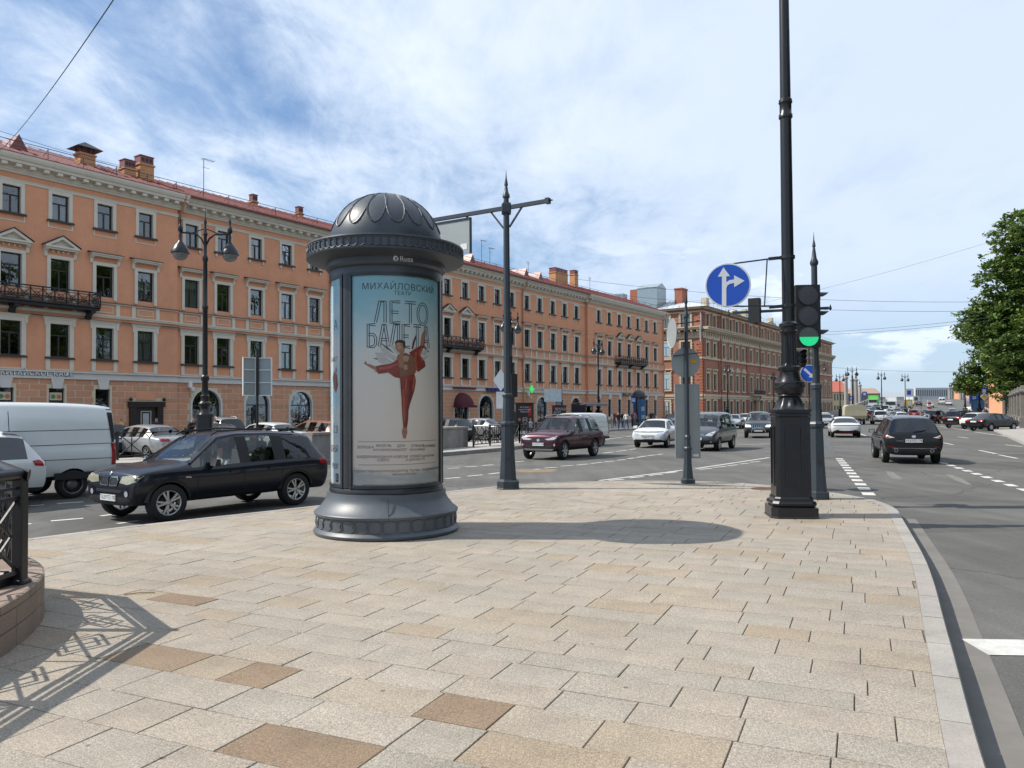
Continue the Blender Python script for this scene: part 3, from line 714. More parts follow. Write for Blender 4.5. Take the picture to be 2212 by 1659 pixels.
# menu boards in the cafe windows
mat('menu_print', (.55,.50,.42), .4, var=.0); mat('food_orange', (.55,.16,.03), .5); mat('food_green', (.10,.22,.05), .5); mat('plate_white', (.7,.7,.68), .4)
for c in (85.43, 88.15):
    m1 = MB().box(c-.34,c+.34,.16,.19,2.55,3.0).build('menu_board', MATS['menu_print'], ob)
    for k, (dx, mm) in enumerate(((-.17,'food_orange'), (.14,'food_green'))):
        a = MB(); a.T = Matrix.Translation((c+dx,.192,2.75)) @ Matrix.Rotation(-pi/2, 4, 'X'); a.lathe([(0,0),(.13,0),(.13,.006),(0,.006)], 14, smooth=False); a.build('food_print', MATS[mm], m1)
# balconies
def balcony(a, b, y):
    bl = empty('balcony', (0,0,0)); bl.parent = ob
    z0 = 7.9
    mb = MB(); mb.prism_yz([(y, z0), (y+.85, z0), (y+.85, z0+.12), (y+.95, z0+.16), (y+.95, z0+.24), (y, z0+.24)], a, b); mb.build('slab', MATS['iron_black'], bl)
    for k in range(3):
        x = a+.35+(b-a-.7)*k/2
        MB().prism_yz([(y, z0-.5), (y+.2, z0-.5), (y+.35, z0-.22), (y+.8, z0-.12), (y+.8, z0), (y, z0)], x-.14, x+.14).build('bracket', MATS['iron_black'], bl)
    z1, z2 = z0+.30, z0+1.05; yy = y+.88; mb = MB()
    for zz, t in ((z1,.05), (z2,.07), (z2-.14,.035)):
        mb.box(a, b, yy-t/2, yy+t/2, zz-t/2, zz+t/2); mb.box(a, a+t, y, yy, zz-t/2, zz+t/2); mb.box(b-t, b, y, yy, zz-t/2, zz+t/2)
    n = int((b-a)/.62); st = (b-a)/n
    for i in range(n+1): mb.box(a+i*st-.03, a+i*st+.03, yy-.03, yy+.03, z0+.24, z2+.02)
    for i in range(n):
        p, q = a+i*st, a+(i+1)*st; c = (p+q)/2; zc = (z1+z2-.14)/2
        mb.bar((p,yy,z1), (q,yy,z2-.14), .035, .03, up=(0,1,0)); mb.bar((q,yy,z1), (p,yy,z2-.14), .035, .03, up=(0,1,0))
        ring = [(c+.15*cos(t*pi/5), yy, zc+.15*sin(t*pi/5)) for t in range(10)]; mb.tube(ring, .018, 4, closed=True)
    for xx in (a+.03, b-.03):
        for i in range(3): mb.bar((xx,y+i*.28,z1), (xx,y+.28+i*.28,z2-.14), .03, .03, up=(1,0,0)); mb.bar((xx,y+.28+i*.28,z1), (xx,y+i*.28,z2-.14), .03, .03, up=(1,0,0))
    mb.build('railing', MATS['iron_black'], bl)
balcony(7.3, 15.4, .35); balcony(44.9, 54.4, 0.); balcony(83.4, 92.4, .35)
# downpipes
for s, y in ((64.4, 0.), (36.75, 0.), (22.5, 0.), (.12, .35)):
    mb = MB(); mb.tube([(s, y+.7, 16.0), (s, y+.7, 15.7), (s, y+.16, 15.0), (s, y+.14, 14.5), (s, y+.14, 8.7), (s, y+.24, 8.4), (s, y+.24, 7.5), (s, y+.14, 7.2), (s, y+.14, 4.5), (s, y+.22, 4.2), (s, y+.22, 3.7), (s, y+.14, 3.4), (s, y+.14, .4), (s, y+.3, .2)], .075, 8); mb.lathe([(.075,0),(.15,.28)], 8, c=(s,y+.7,15.85)); mb.build('downpipe', MATS['pipe_orange'], ob)
mb = MB(); mb.tube([(77.75,1.1,16.2), (77.75,1.0,15.95), (77.6,.3,15.1), (77.6,.14,14.9), (77.6,.14,14.4)], .08, 8); mb.build('downpipe', MATS['pipe_orange'], ob)
# roof
rf = MB()
rf.add([(-.4,1.05,16.28),(100.9,1.05,16.28),(100.9,-6,19.0),(-.4,-6,19.0),(-.4,-12.3,16.28),(100.9,-12.3,16.28)], [(0,1,2,3),(3,2,5,4),(0,3,4),(1,5,2)])
rf.add([(-.4,1.05,16.23),(100.9,1.05,16.23),(100.9,-12.3,16.23),(-.4,-12.3,16.23)], [(0,1,2,3)]); rf.box(-.4,100.9,1.05,1.09,16.20,16.30)
roof = rf.build('roof', MATS['roof_red'], ob)
sm_ = MB()
for i in range(0, 160): x = i*.63; sm_.bar((x,1.0,16.33), (x,-5.9,18.99), .03, .06)
sm_.build('standing_seams', MATS['roof_red'], roof)
rl = MB()
for i in range(0, 51):
    x = i*2.; rl.bar((x,.35,16.5), (x,.35,17.15), .03); rl.bar((x,.35,17.1), (x,-.3,16.8), .02)
rl.bar((0,.35,17.15), (100,.35,17.15), .03); rl.bar((0,.35,16.85), (100,.35,16.85), .02); rl.build('roof_railing', MATS['iron_black'], roof)
def chimney(s, y, w_, d, zb, zt, cap, big=False):
    z = max(zb-1.2, 16.3); ch = MB().box(s-w_/2, s+w_/2, y-d/2, y+d/2, z, zt).box(s-w_/2-.06, s+w_/2+.06, y-d/2-.06, y+d/2+.06, zt, zt+.12).build('chimney', MATS['chimney_ochre'], roof)
    mb = MB()
    if cap == 'hat':
        for i in (-1,1):
            for j in (-1,1): mb.box(s+i*w_*.42-.03, s+i*w_*.42+.03, y+j*d*.42-.03, y+j*d*.42+.03, zt+.12, zt+.45)
        a, b = w_/2+.35, d/2+.35; mb.add([(s-a,y-b,zt+.42),(s+a,y-b,zt+.42),(s+a,y+b,zt+.42),(s-a,y+b,zt+.42),(s,y,zt+.95)], [(3,2,1,0),(0,1,4),(1,2,4),(2,3,4),(3,0,4)]); mb.build('chimney_cap', MATS['iron_black'], ch)
    else:
        mb.box(s-w_/2+.02, s+w_/2-.02, y-d/2+.02, y+d/2-.02, zt+.12, zt+.62); mb.box(s-w_/2-.02, s+w_/2+.02, y-d/2-.02, y+d/2+.02, zt+.62, zt+.68); mb.build('chimney_cap', MATS['roof_red'], ch)
        hb = MB()
        for i in range(3): hb.box(s+(i-1)*w_*.28-.08, s+(i-1)*w_*.28+.08, y+d/2-.015, y+d/2+.005, zt+.28, zt+.5)
        hb.build('vent', MATS['iron_black'], ch)
chimney(82.3, -3, .95, .8, 17.4, 18.35, 'hat'); chimney(79.5, -3, .8, .7, 17.5, 18.15, 'box'); chimney(78.35, -3, .98, .8, 17.4, 18.7, 'box')
chimney(22.5, -4, 3.0, 1.0, 17.5, 19.3, 'none2'); chimney(18.6, -4, .9, .8, 17.8, 19.7, 'none2'); chimney(68.4, -4.5, .5, .5, 18., 18.6, 'box'); chimney(63.8, -4.5, .5, .5, 18., 18.6, 'box')
# central attic gable and dormers
mb = MB(); mb.prism_xz([(36.5,16.3),(58.5,16.3),(58.5,16.8),(47.5,19.2),(36.5,16.8)], -5.2, -4.); gbl = mb.build('attic_gable', MATS['plaster_orange'], ob)
mb = MB(); mb.prism_xz([(36.2,16.8),(47.5,19.26),(58.8,16.8),(58.8,17.0),(47.5,19.5),(36.2,17.0)], -5.4, -3.8); mb.build('gable_coping', T(), gbl)
for s in (86.9, 31.0, 34.0, 57, 44):
    mb = MB(); mb.prism_xz([(s-.6,17.0),(s+.6,17.0),(s,18.1)], -3.6, -1.2); mb.build('dormer', MATS['roof_red'], roof)
def aerial(s, y, z, h, kind=0):
    mb = MB(); mb.bar((s,y,z), (s,y,z+h), .035)
    if kind == 0:
        mb.bar((s-.9,y,z+h), (s+.2,y,z+h), .025)
        for i in range(5): mb.bar((s-.8+i*.2,y-.3,z+h), (s-.8+i*.2,y+.3,z+h), .015)
        mb.bar((s-.5,y,z+h*.75), (s+.1,y,z+h*.75), .02)
    else:
        for i in range(3): mb.bar((s-.4,y,z+h-.15*i), (s+.4,y,z+h-.15*i), .02)
    mb.build('aerial', MATS['iron_black'], roof)
aerial(72.5, -5, 18.6, 2.6); aerial(37.5, -5, 18.6, 2.6); aerial(44.7, -4, 18.2, 2.0, 1); aerial(28, -5, 18.6, 1.6, 1); aerial(12.5, -5, 18.6, 1.8, 1); aerial(36.6, -4.5, 18.6, 1.8)
# shop signs and small wall fittings
def sgn(body, size, m, s, y, z, parent=ob, sp=1., ol=0.): return text(body, size, m, parent, Matrix.Translation((s, y, z)) @ Matrix.Rotation(pi, 4, 'Z') @ Matrix.Rotation(pi/2, 4, 'X'), extrude=.02, spacing=sp, outline=ol)
sgn('КИТАЙСКОЕ КАФЕ', .40, MATS['letter_white'], 86.5, .47, 4.07, sp=1.08)
mat('letter_shadow', (.12,.13,.15), .6, var=0); sgn('КИТАЙСКОЕ КАФЕ', .40, MATS['letter_shadow'], 86.5, .435, 4.06, sp=1.08, ol=.016)
ph = MB().box(40.6,43.6,.18,.30,3.78,4.16).build('shop_sign', MATS['sign_blue_dark'], ob); sgn('АПТЕКА', .36, mat('letter_blue', (.05,.09,.5), .4, var=0), 42.1, .32, 3.96, ph)
MB().box(45.4,49.0,.18,.28,3.95,4.12).build('shop_sign', MATS['sign_maroon'], ob); MB().box(51.3,52.6,.18,.28,3.95,4.12).build('shop_sign', MATS['sign_maroon'], ob)
b2 = MB().box(11.2,13.6,.5,.6,3.75,4.05).build('shop_sign', mat('sign_board_dark', (.05,.045,.03), .5, var=0), ob); sgn('FORTEX', .26, mat('letter_gold', (.55,.45,.15), .4, var=0), 12.4, .62, 3.9, b2)
b2 = MB().box(8.0,10.6,.5,.6,3.75,4.05).build('shop_sign', MATS['sign_board_dark'], ob); sgn('FORTEX', .26, MATS['letter_gold'], 9.3, .62, 3.9, b2)
mat('cross_green', (.03,.8,.12), .4, var=0, emit=.5); mb = MB(); mb.box(36.0,36.24,.75,.85,3.75,4.55); mb.box(35.72,36.0,.75,.85,4.03,4.27); mb.box(36.24,36.52,.75,.85,4.03,4.27); cr_ = mb.build('pharmacy_cross', MATS['cross_green'], ob); MB().bar((36.12,0,4.15), (36.12,.74,4.15), .05).build('bracket', MATS['iron_black'], cr_)
# awning over the arch by the pharmacy
aw = MB(); r = 1.25; n = 14
for j in range(n):
    for i in range(5):
        def P(i, j):
            a = pi*j/n; e = i/5*pi/2; return (47.5+r*cos(a), .05+1.0*sin(e)*sin(a)**.5, 2.35+r*sin(a)*cos(e)) if True else None
        aw.add([P(i,j), P(i+1,j), P(i+1,j+1), P(i,j+1)], [(0,1,2,3)], 0, True)
aw.box(47.5-r, 47.5+r, 0, 1.02, 2.12, 2.36); aw.build('awning', MATS['awning_maroon'], ob)
mat('lightwhite', (.7,.7,.68), .4)
def cctv(s, y, z):
    mb = MB(); mb.box(s-.12, s+.12, y, y+.25, z+.1, z+.5); mb.lathe([(0,-.16),(.1,-.13),(.14,0),(.14,.14),(0,.16)], 10, c=(s-.05,y+.4,z)); mb.build('security_camera', MATS['lightwhite'], ob)
cctv(76.85, 0, 3.35); cctv(35.8, 0, 3.3)

# ------------------------------------------------------------------ red brick building
rb = thing('brick_building', 'dark red brick building with tan stone dressings and bracketed cornice at the far corner', 'building', F0, FANG)
RX = -16.8; RE = -109.
def win_red(h, wd, ped):
    def f():
        mb = MB(); t = .28
        mb.box(-wd/2-t, -wd/2, 0, .14, -.15, h+t); mb.box(wd/2, wd/2+t, 0, .14, -.15, h+t); mb.box(-wd/2, wd/2, 0, .14, h, h+t); mb.box(-wd/2-t-.1, wd/2+t+.1, 0, .22, -.35, -.15)
        for k in range(5):
            zz = k*h/5+.05
            for s in (-1, 1): mb.box(s*(wd/2+t)-.1, s*(wd/2+t)+.1, 0, .17, zz, zz+h/10)
        if ped:
            a = wd/2+t+.25; mb.box(-a, a, 0, .3, h+t+.35, h+t+.55)
            for s in (-1, 0, 1): mb.box(s*(a-.2)-.12, s*(a-.2)+.12, 0, .2, h+t, h+t+.35)
            if ped == 2: mb.prism_xz([(-a-.1,h+t+.55),(a+.1,h+t+.55),(0,h+t+1.25)], 0, .32)
        return mesh_of(mb, 'surround', MATS['stone_tan'])
    return shared(('red', h, wd, ped), f)
rc = [-18.95,-22.2,-26.8,-30.35,-33.7,-37.15,-41.75,-45.5,-49.1,-53.0,-56.8,-60.5,-64.2,-68.,-72.,-76.,-80.,-84.,-88.,-92.2,-96.5,-100.7,-105.]
pedc = {-30.35,-33.7,-37.15,-64.2,-68.,-72.,-100.7}
mb = MB(); ops = []
for c in rc: ops += [(c-.6,c+.6,15.9,18.0), (c-.6,c+.6,10.95,13.15), (c-.65,c+.65,5.2,7.9), (c-.7,c+.7,1.0,3.25)]
wall_panel(mb, RE, RX, 0, 19.0, 0, ops, .3, 0, 1); mb.build('wall', [MATS['brick_red'], MATS['stone_tan']], rb, fixn=False)
for c in rc:
    window(rb, c, 0, 15.9, 1.2, 2.1, curt=.25, extra=(('surround', win_red(2.1,1.2,0)),)); window(rb, c, 0, 10.95, 1.2, 2.2, curt=.25, extra=(('surround', win_red(2.2,1.2,1)),))
    window(rb, c, 0, 5.2, 1.3, 2.7, curt=.25, extra=(('surround', win_red(2.7,1.3,2 if c in pedc else 1)),)); window(rb, c, 0, 1.0, 1.4, 2.25, curt=.2, extra=(('surround', win_red(2.25,1.4,0)),))
def bands(x0, x1, swap=False):
    """string courses, cornice and brackets on a facade from x0 to x1 (local x), swap builds the side wall"""
    out_ = []
    def add(name, y1, z0, z1, m, x0=x0, x1=x1): MB().box(x0, x1, -.02, y1, z0, z1).build(name, m, PAR)
    add('plinth', .12, 0, .7, MATS['plinth_grey']); add('string_course', .25, 4.0, 4.35, MATS['stone_tan']); add('string_course', .12, 3.6, 4.0, MATS['stone_tan'])
    add('string_course', .2, 10.3, 10.62, MATS['stone_tan']); add('frieze', .14, 13.8, 14.9, MATS['stone_tan']); add('cornice', .95, 15.25, 15.55, MATS['stone_tan']); add('cornice_edge', 1.1, 15.55, 15.72, MATS['stone_tan'])
    add('top_cornice', .5, 18.75, 19.05, MATS['stone_tan']); add('string_course', .15, 18.2, 18.4, MATS['stone_tan'])
    bk = shared('redbk', lambda: mesh_of(MB().prism_yz([(.12,14.3),(.3,14.3),(.45,14.8),(.85,14.95),(.85,15.25),(.12,15.25)], -.16, .16), 'cornice_bracket', MATS['stone_tan']))
    n = int(abs(x1-x0)/1.05)
    for i in range(n): link('cornice_bracket', bk, PAR, (min(x0,x1)+(i+.5)*abs(x1-x0)/n, 0, 0))
PAR = rb; bands(RE, RX)
for s in (-17.3, -24.4, -39.6, -62.4, -75, -98.6, -108.5):
    for k in range(36):
        if s > -70 or k == 0: link('quoin', shared(('quoin', k % 2), lambda: mesh_of(MB().box(-.5 if k % 2 == 0 else -.3, .5 if k % 2 == 0 else .3, -.02, .12 if k % 2 == 0 else .1, 0, .4), 'quoin', MATS['brick_dark'])), rb, (s, 0, .8+k*.5))
for s in (-24.9, -46.9, -75.8): MB().tube([(s,.5,19),(s,.25,18),(s,.25,1)], .09, 6).build('downpipe', MATS['brick_dark'], rb)
for a, b in ((-40.0,-25.0), (-63.,-46.)): MB().prism_xz([(a+3.5,19.06),(b-3.5,19.06),((a+b)/2,20.1)], -.3, .45).build('gable', MATS['stone_tan'], rb)
bl = empty('balcony'); bl.parent = rb; MB().box(-47.5,-40.5,.0,1.1,4.4,4.6).build('slab', MATS['stone_tan'], bl)
mb = MB(); mb.box(-47.5,-40.5,1.02,1.08,5.4,5.5)
for k in range(24): mb.box(-47.4+k*.29,-47.34+k*.29,1.02,1.08,4.6,5.4)
mb.build('railing', MATS['iron_black'], bl)
MB().box(-45.6,-42.4,.0,1.6,3.45,3.7).box(-45.4,-45.0,.8,1.3,0,3.45).box(-43.0,-42.6,.8,1.3,0,3.45).build('portico', MATS['stone_tan'], rb)
# side wall facing the side street (lit by the sun)
sw = empty('side_wall', (RX+.0, 0, 0), radians(90)); sw.parent = rb      # local x runs back from the corner (-y), outward +s
mb = MB(); sops = []
sw.rotation_euler = (0, 0, -pi/2)
for c, wd in ((2.95,1.7), (6.65,1.5), (10.6,1.5), (14.5,1.5), (18.4,1.5)): sops += [(c-wd/2,c+wd/2,15.9,18.0), (c-wd/2,c+wd/2,10.95,13.3), (c-wd/2,c+wd/2,5.3,7.95), (c-.7,c+.7,.6,3.2)]
wall_panel(mb, 0, 24, 0, 19.0, 0, sops, .3, 0, 1); mb.build('wall', [MATS['brick_red'], MATS['stone_tan']], sw, fixn=False)
for o in sops: window(sw, (o[0]+o[1])/2, 0, o[2], o[1]-o[0], o[3]-o[2], curt=.6, name='window')
for o in sops:
    wd, h = o[1]-o[0], o[3]-o[2]; link('surround', win_red(round(h,2), round(wd,2), 1 if o[2] in (5.3,) else 0), sw, ((o[0]+o[1])/2, 0, o[2]))
PAR = sw; bands(.02, 24)
mat('brick_orange', (.36,.13,.075), .9, var=.15)
for k in range(36): link('quoin', shared(('quoin_s', k % 2), lambda: mesh_of(MB().box(.02, 1.1 if k % 2 == 0 else .7, -.02, .12 if k % 2 == 0 else .1, 0, .4), 'quoin', MATS['brick_orange'])), sw, (0, 0, .8+k*.5))
rf = MB(); rf.add([(RX+.8,1.1,19.06),(RE-.8,1.1,19.06),(RE+4,-6,21.3),(RX-5.5,-6,21.3),(RX+.8,-24,19.06),(RX-5.5,-20,21.3)], [(0,1,2,3),(0,3,5,4)]); rf.add([(RX+.8,1.1,19.05),(RE-.8,1.1,19.05),(RE-.8,-24,19.05),(RX+.8,-24,19.05)], [(0,1,2,3)])
rf.box(RE, RE+.2, -24, -.05, 0, 19.0)
roof2 = rf.build('roof', MATS['roof_grey'], rb)
sm_ = MB()
for i in range(60): x = RX-5.5-i*1.4; sm_.bar((x,1.0,19.12), (x,-6,21.33), .04, .07)
for i in range(14): y = -1-i*1.4; sm_.bar((RX+.7,y,19.12), (RX-5.5,min(y,-6),21.33), .04, .07)
sm_.build('standing_seams', MATS['roof_grey'], roof2)
rl = MB()
for i in range(46): x = RX-i*2; rl.bar((x,.5,19.1), (x,.5,20.0), .03)
rl.bar((RX,.5,20.0), (RX-90,.5,20.0), .03); rl.bar((RX,.5,19.6), (RX-90,.5,19.6), .02)
for i in range(12): rl.bar((RX+.4,-i*2,19.1), (RX+.4,-i*2,20.0), .03)
rl.bar((RX+.4,0,20.0), (RX+.4,-22,20.0), .03); rl.build('roof_railing', MATS['iron_black'], roof2)
mat('brick_chim', (.33,.12,.075), .9, var=.2)
MB().box(RX-5,RX-2.6,-6,-4.6,19.5,22.8).box(RX-5.1,RX-2.5,-6.1,-4.5,22.8,23.0).build('chimney', MATS['brick_chim'], roof2); MB().box(RX+.2-2,RX-.6,-13.6,-12.2,19.5,23.2).build('chimney', MATS['brick_chim'], roof2)
mat('lantern_glass', (.30,.36,.38), .2, .3, var=.15)
MB().box(RX-4,RX-.2,-12,-8.2,19.5,23.2).prism_xz([(RX-4.1,23.2),(RX-.1,23.2),(RX-2.1,24.1)], -12.1, -8.1).build('roof_lantern', MATS['lantern_glass'], roof2); MB().box(RX-1.5,RX+.2,-16.5,-14.6,19.5,22.6).build('vent_box', MATS['lantern_glass'], roof2)
for s, hh in ((-30,1.4),(-52,1.6),(-70,1.5),(-84,1.2)): MB().box(s-.7,s+.7,-5,-4,20,20+hh+1).build('chimney', MATS['stone_tan'], roof2)
# pavement in front of both buildings
fp = MB(); A_ = [fpt(130,.0),fpt(-125,.0),fpt(-125,15.),fpt(130,15.)]
fp.add([(p.x,p.y,.0) for p in A_]+[(p.x,p.y,RZ-.02) for p in A_], [(0,1,2,3),(0,4,5,1),(1,5,6,2),(2,6,7,3),(3,7,4,0)]); tag(fp.build('far_pavement', MATS['far_paving']), kind='structure')
fk = empty('far_kerb'); tag(fk, kind='structure')
kst = shared('fkst', lambda: mesh_of(MB().box(-.98,.98,-.1,.12,-.18,.02), 'kerb_stone', MATS['kerb_granite']))
for i in range(75): link('kerb_stone', kst, fk, fpt(92-2.*i,15.), FANG)
# ------------------------------------------------------------------ advertising column
mat('iron_blue', (.050,.060,.072), .42, var=.2, scale=2.5, dirt=.5, bump=.10, bscale=30)
mat('iron_grey', (.085,.098,.110), .45, var=.22, scale=2.5, dirt=.55, bump=.10)
mat('frame_dark', (.035,.038,.042), .35, var=.25, scale=5, metal=.3)
def poster_mat(name, stops, cl=.5):
    m, nt, N, L, B = nodes(name); tc = N.new('ShaderNodeTexCoord'); sp = N.new('ShaderNodeSeparateXYZ'); L.new(tc.outputs['Object'], sp.inputs[0])
    r = N.new('ShaderNodeMapRange'); r.inputs[1].default_value = .7; r.inputs[2].default_value = 3.7; L.new(sp.outputs[2], r.inputs[0])
    n = N.new('ShaderNodeTexNoise'); n.inputs['Scale'].default_value = 1.8; n.inputs['Detail'].default_value = 6; n.inputs['Roughness'].default_value = .55
    mp = N.new('ShaderNodeMapping'); mp.inputs['Scale'].default_value = (1,1,1.8); L.new(tc.outputs['Object'], mp.inputs[0]); L.new(mp.outputs[0], n.inputs['Vector'])
    ad = N.new('ShaderNodeMath'); ad.operation = 'MULTIPLY_ADD'; L.new(n.outputs['Fac'], ad.inputs[0]); ad.inputs[1].default_value = cl; ad.inputs[2].default_value = -cl/2
    a2 = N.new('ShaderNodeMath'); a2.operation = 'ADD'; L.new(r.outputs[0], a2.inputs[0]); L.new(ad.outputs[0], a2.inputs[1])
    cr = N.new('ShaderNodeValToRGB')
    for i, (p, c) in enumerate(stops):
        e = cr.color_ramp.elements[i] if i < 2 else cr.color_ramp.elements.new(p); e.position = p; e.color = (*c, 1)
    L.new(a2.outputs[0], cr.inputs[0]); L.new(cr.outputs[0], B.inputs['Base Color']); B.inputs['Roughness'].default_value = .45
    MATS[name] = m; return m
poster_mat('poster_print', [(0, (.60,.56,.53)), (.035, (.42,.47,.48)), (.09, (.82,.73,.66)), (.30, (.90,.80,.71)), (.55, (.88,.83,.76)), (.72, (.68,.80,.83)), (.88, (.33,.62,.70)), (1, (.27,.54,.64))], .22)
poster_mat('poster_print_side', [(0, (.75,.74,.74)), (.18, (.55,.70,.78)), (.3, (.78,.76,.76)), (.5, (.45,.70,.82)), (.62, (.80,.78,.77)), (.8, (.50,.72,.82)), (1, (.40,.64,.76))], .9)
def shiny_pane(name):
    m, nt, N, L, B = nodes(name); N.remove(B); out_ = N['Material Output']
    tr = N.new('ShaderNodeBsdfTransparent'); tr.inputs[0].default_value = (.99,.99,.98,1); gl = N.new('ShaderNodeBsdfGlossy'); gl.inputs['Roughness'].default_value = .05
    lw = N.new('ShaderNodeLayerWeight'); lw.inputs[0].default_value = .2; mx = N.new('ShaderNodeMixShader'); L.new(lw.outputs['Fresnel'], mx.inputs[0]); L.new(tr.outputs[0], mx.inputs[1]); L.new(gl.outputs[0], mx.inputs[2]); L.new(mx.outputs[0], out_.inputs[0])
    tc = N.new('ShaderNodeTexCoord'); mp = N.new('ShaderNodeMapping'); mp.inputs['Scale'].default_value = (7,7,.35); L.new(tc.outputs['Object'], mp.inputs[0])
    n = N.new('ShaderNodeTexNoise'); n.inputs['Scale'].default_value = 1.3; n.inputs['Detail'].default_value = 3; L.new(mp.outputs[0], n.inputs['Vector']); b = N.new('ShaderNodeBump'); b.inputs['Strength'].default_value = .9; b.inputs['Distance'].default_value = .05; L.new(n.outputs['Fac'], b.inputs['Height']); L.new(b.outputs[0], gl.inputs['Normal'])
    MATS[name] = m; return m
shiny_pane('poster_glass')
CC = Vector((-1.86, 11.42, 0)); VA = atan2(-CC.y, -CC.x)
ac = thing('advertising_column', 'domed dark grey advertising column with a curved theatre poster on the pavement', 'advertising column', CC)
IB, IG = MATS['iron_blue'], MATS['iron_grey']
MB().lathe([(1.02,.0),(1.05,.015),(1.06,.05),(1.03,.09),(1.015,.10),(1.015,.275),(1.04,.28),(1.05,.315),(1.035,.33)], 72).build('base', IG, ac)
MB().lathe([(1.034,.331),(.98,.37),(.90,.47),(.87,.53),(.865,.60),(.80,.602)], 72).build('skirt', IG, ac)
MB().bar((.88*cos(VA+.02),.88*sin(VA+.02),.56), (1.05*cos(VA+.02),1.05*sin(VA+.02),.30), .008, .012).build('seam', MATS['frame_dark'], ac)
ov = shared('oval', lambda: mesh_of(MB().tube([(0, .118*cos(t*pi/12), .186+.082*sin(t*pi/12)) for t in range(24)], .006, 5, closed=True), 'relief_oval', IG))
for k in range(32):
    a = 2*pi*k/32; o = link('relief_oval', ov, ac, (1.016*cos(a), 1.016*sin(a), 0), a)
MB().lathe([(.80,.60),(.825,.605),(.83,.64),(.81,.69),(.80,.70)], 72).build('lower_ring', MATS['frame_dark'], ac)
MB().lathe([(.785,.68),(.785,3.75)], 72, cap=False).build('core', MATS['frame_dark'], ac)
MB().lathe([(.80,3.66),(.825,3.68),(.83,3.76),(.82,3.79),(.85,3.80),(.875,3.83),(.875,3.90),(.90,3.92)], 72).build('neck', IB, ac)
MB().lathe([(.875,3.90),(.93,3.91),(1.10,3.945),(1.145,3.955),(1.155,3.975),(1.135,3.99),(1.135,4.12),(1.15,4.135),(1.145,4.155),(1.10,4.165),(.86,4.17),(.85,4.185),(.80,4.186)], 96).build('brim', IB, ac)
rg = shared('ringlet', lambda: mesh_of(MB().tube([(0, .066*cos(t*pi/9), .066*sin(t*pi/9)) for t in range(18)], .0095, 5, closed=True), 'relief_ring', IB))
for k in range(66): a = 2*pi*k/66; link('relief_ring', rg, ac, (1.139*cos(a), 1.139*sin(a), 4.055), a)
DR, DZ, DH = .835, 4.17, .80
dome = [(DR*1.005, DZ-.0), (DR*1.01, DZ+.03), (DR*.985, DZ+.05)]+[(DR*.985*cos(t*pi/40), DZ+.05+(DH-.05)*sin(t*pi/40)) for t in range(1, 20)]+[(.001, DZ+DH)]
MB().lathe(dome, 72).build('dome', IB, ac)
def dome_pt(a, e, k=1.0): return (DR*.985*cos(e)*cos(a)*k, DR*.985*cos(e)*sin(a)*k, DZ+.05+(DH-.05)*sin(e)*k)
def petal():
    pts = []
    for t in range(24):
        q = 2*pi*t/24; x = sin(q); yv = cos(q)
        e = radians(47)-radians(34)*yv
        ang = .205*x*(1.0 if yv > -.2 else 1.2); pts.append(dome_pt(ang, e, 1.004))
    return mesh_of(MB().tube(pts, .0115, 6, closed=True), 'relief_petal', IB)
pm = shared('petal', petal)
for k in range(16): link('relief_petal', pm, ac, (0,0,0), VA+2*pi*(k+.5)/16)
PC = VA+radians(16.5); HALF = radians(52.5)
def cyl(r, a, z): return Vector((r*cos(a), r*sin(a), z))
def curved(r, a0, a1, z0, z1, n=28, nz=1, th=.0):
    mb = MB(); vs = [cyl(r, a0+(a1-a0)*i/n, z0+(z1-z0)*j/nz) for j in range(nz+1) for i in range(n+1)]
    return mb.add(vs, [(j*(n+1)+i, j*(n+1)+i+1, (j+1)*(n+1)+i+1, (j+1)*(n+1)+i) for j in range(nz) for i in range(n)], 0, True)
posters = []
for k in range(3):
    pc = PC+k*2*pi/3
    posters.append(curved(.797, pc-HALF, pc+HALF, .71, 3.67).build('poster', MATS['poster_print' if k == 0 else 'poster_print_side'], ac))
    curved(.812, pc-HALF, pc+HALF, .70, 3.68).build('poster_glass', MATS['poster_glass'], ac)
    fb = MB()
    for sgn_ in (-1, 1):
        a0 = pc+sgn_*HALF; a1 = pc+sgn_*(HALF+radians(3.2)); lo, hi = min(a0,a1), max(a0,a1)
        fb.add([cyl(r_, a_, z_) for z_ in (.69,3.69) for r_, a_ in ((.79,lo),(.832,lo),(.832,hi),(.79,hi))], [(0,1,5,4),(1,2,6,5),(2,3,7,6)])
    for z0, z1 in ((.69,.73), (3.645,3.69)):
        fb.lathe([(.80,z0),(.828,z0),(.828,z1),(.80,z1)], 24, a0=pc-HALF, arc=2*HALF, cap=False)
    fb.build('poster_frame', MATS['frame_dark'], ac)
    a = pc+pi/3; b_ = MB()
    b_.add([cyl(r_, a_, z_) for z_ in (.69,3.69) for r_, a_ in ((.78,a-radians(3.4)),(.822,a-radians(3.4)),(.826,a),(.822,a+radians(3.4)),(.78,a+radians(3.4)))], [(0,1,6,5),(1,2,7,6),(2,3,8,7),(3,4,9,8)])
    b_.build('mullion', MATS['frame_dark'], ac)
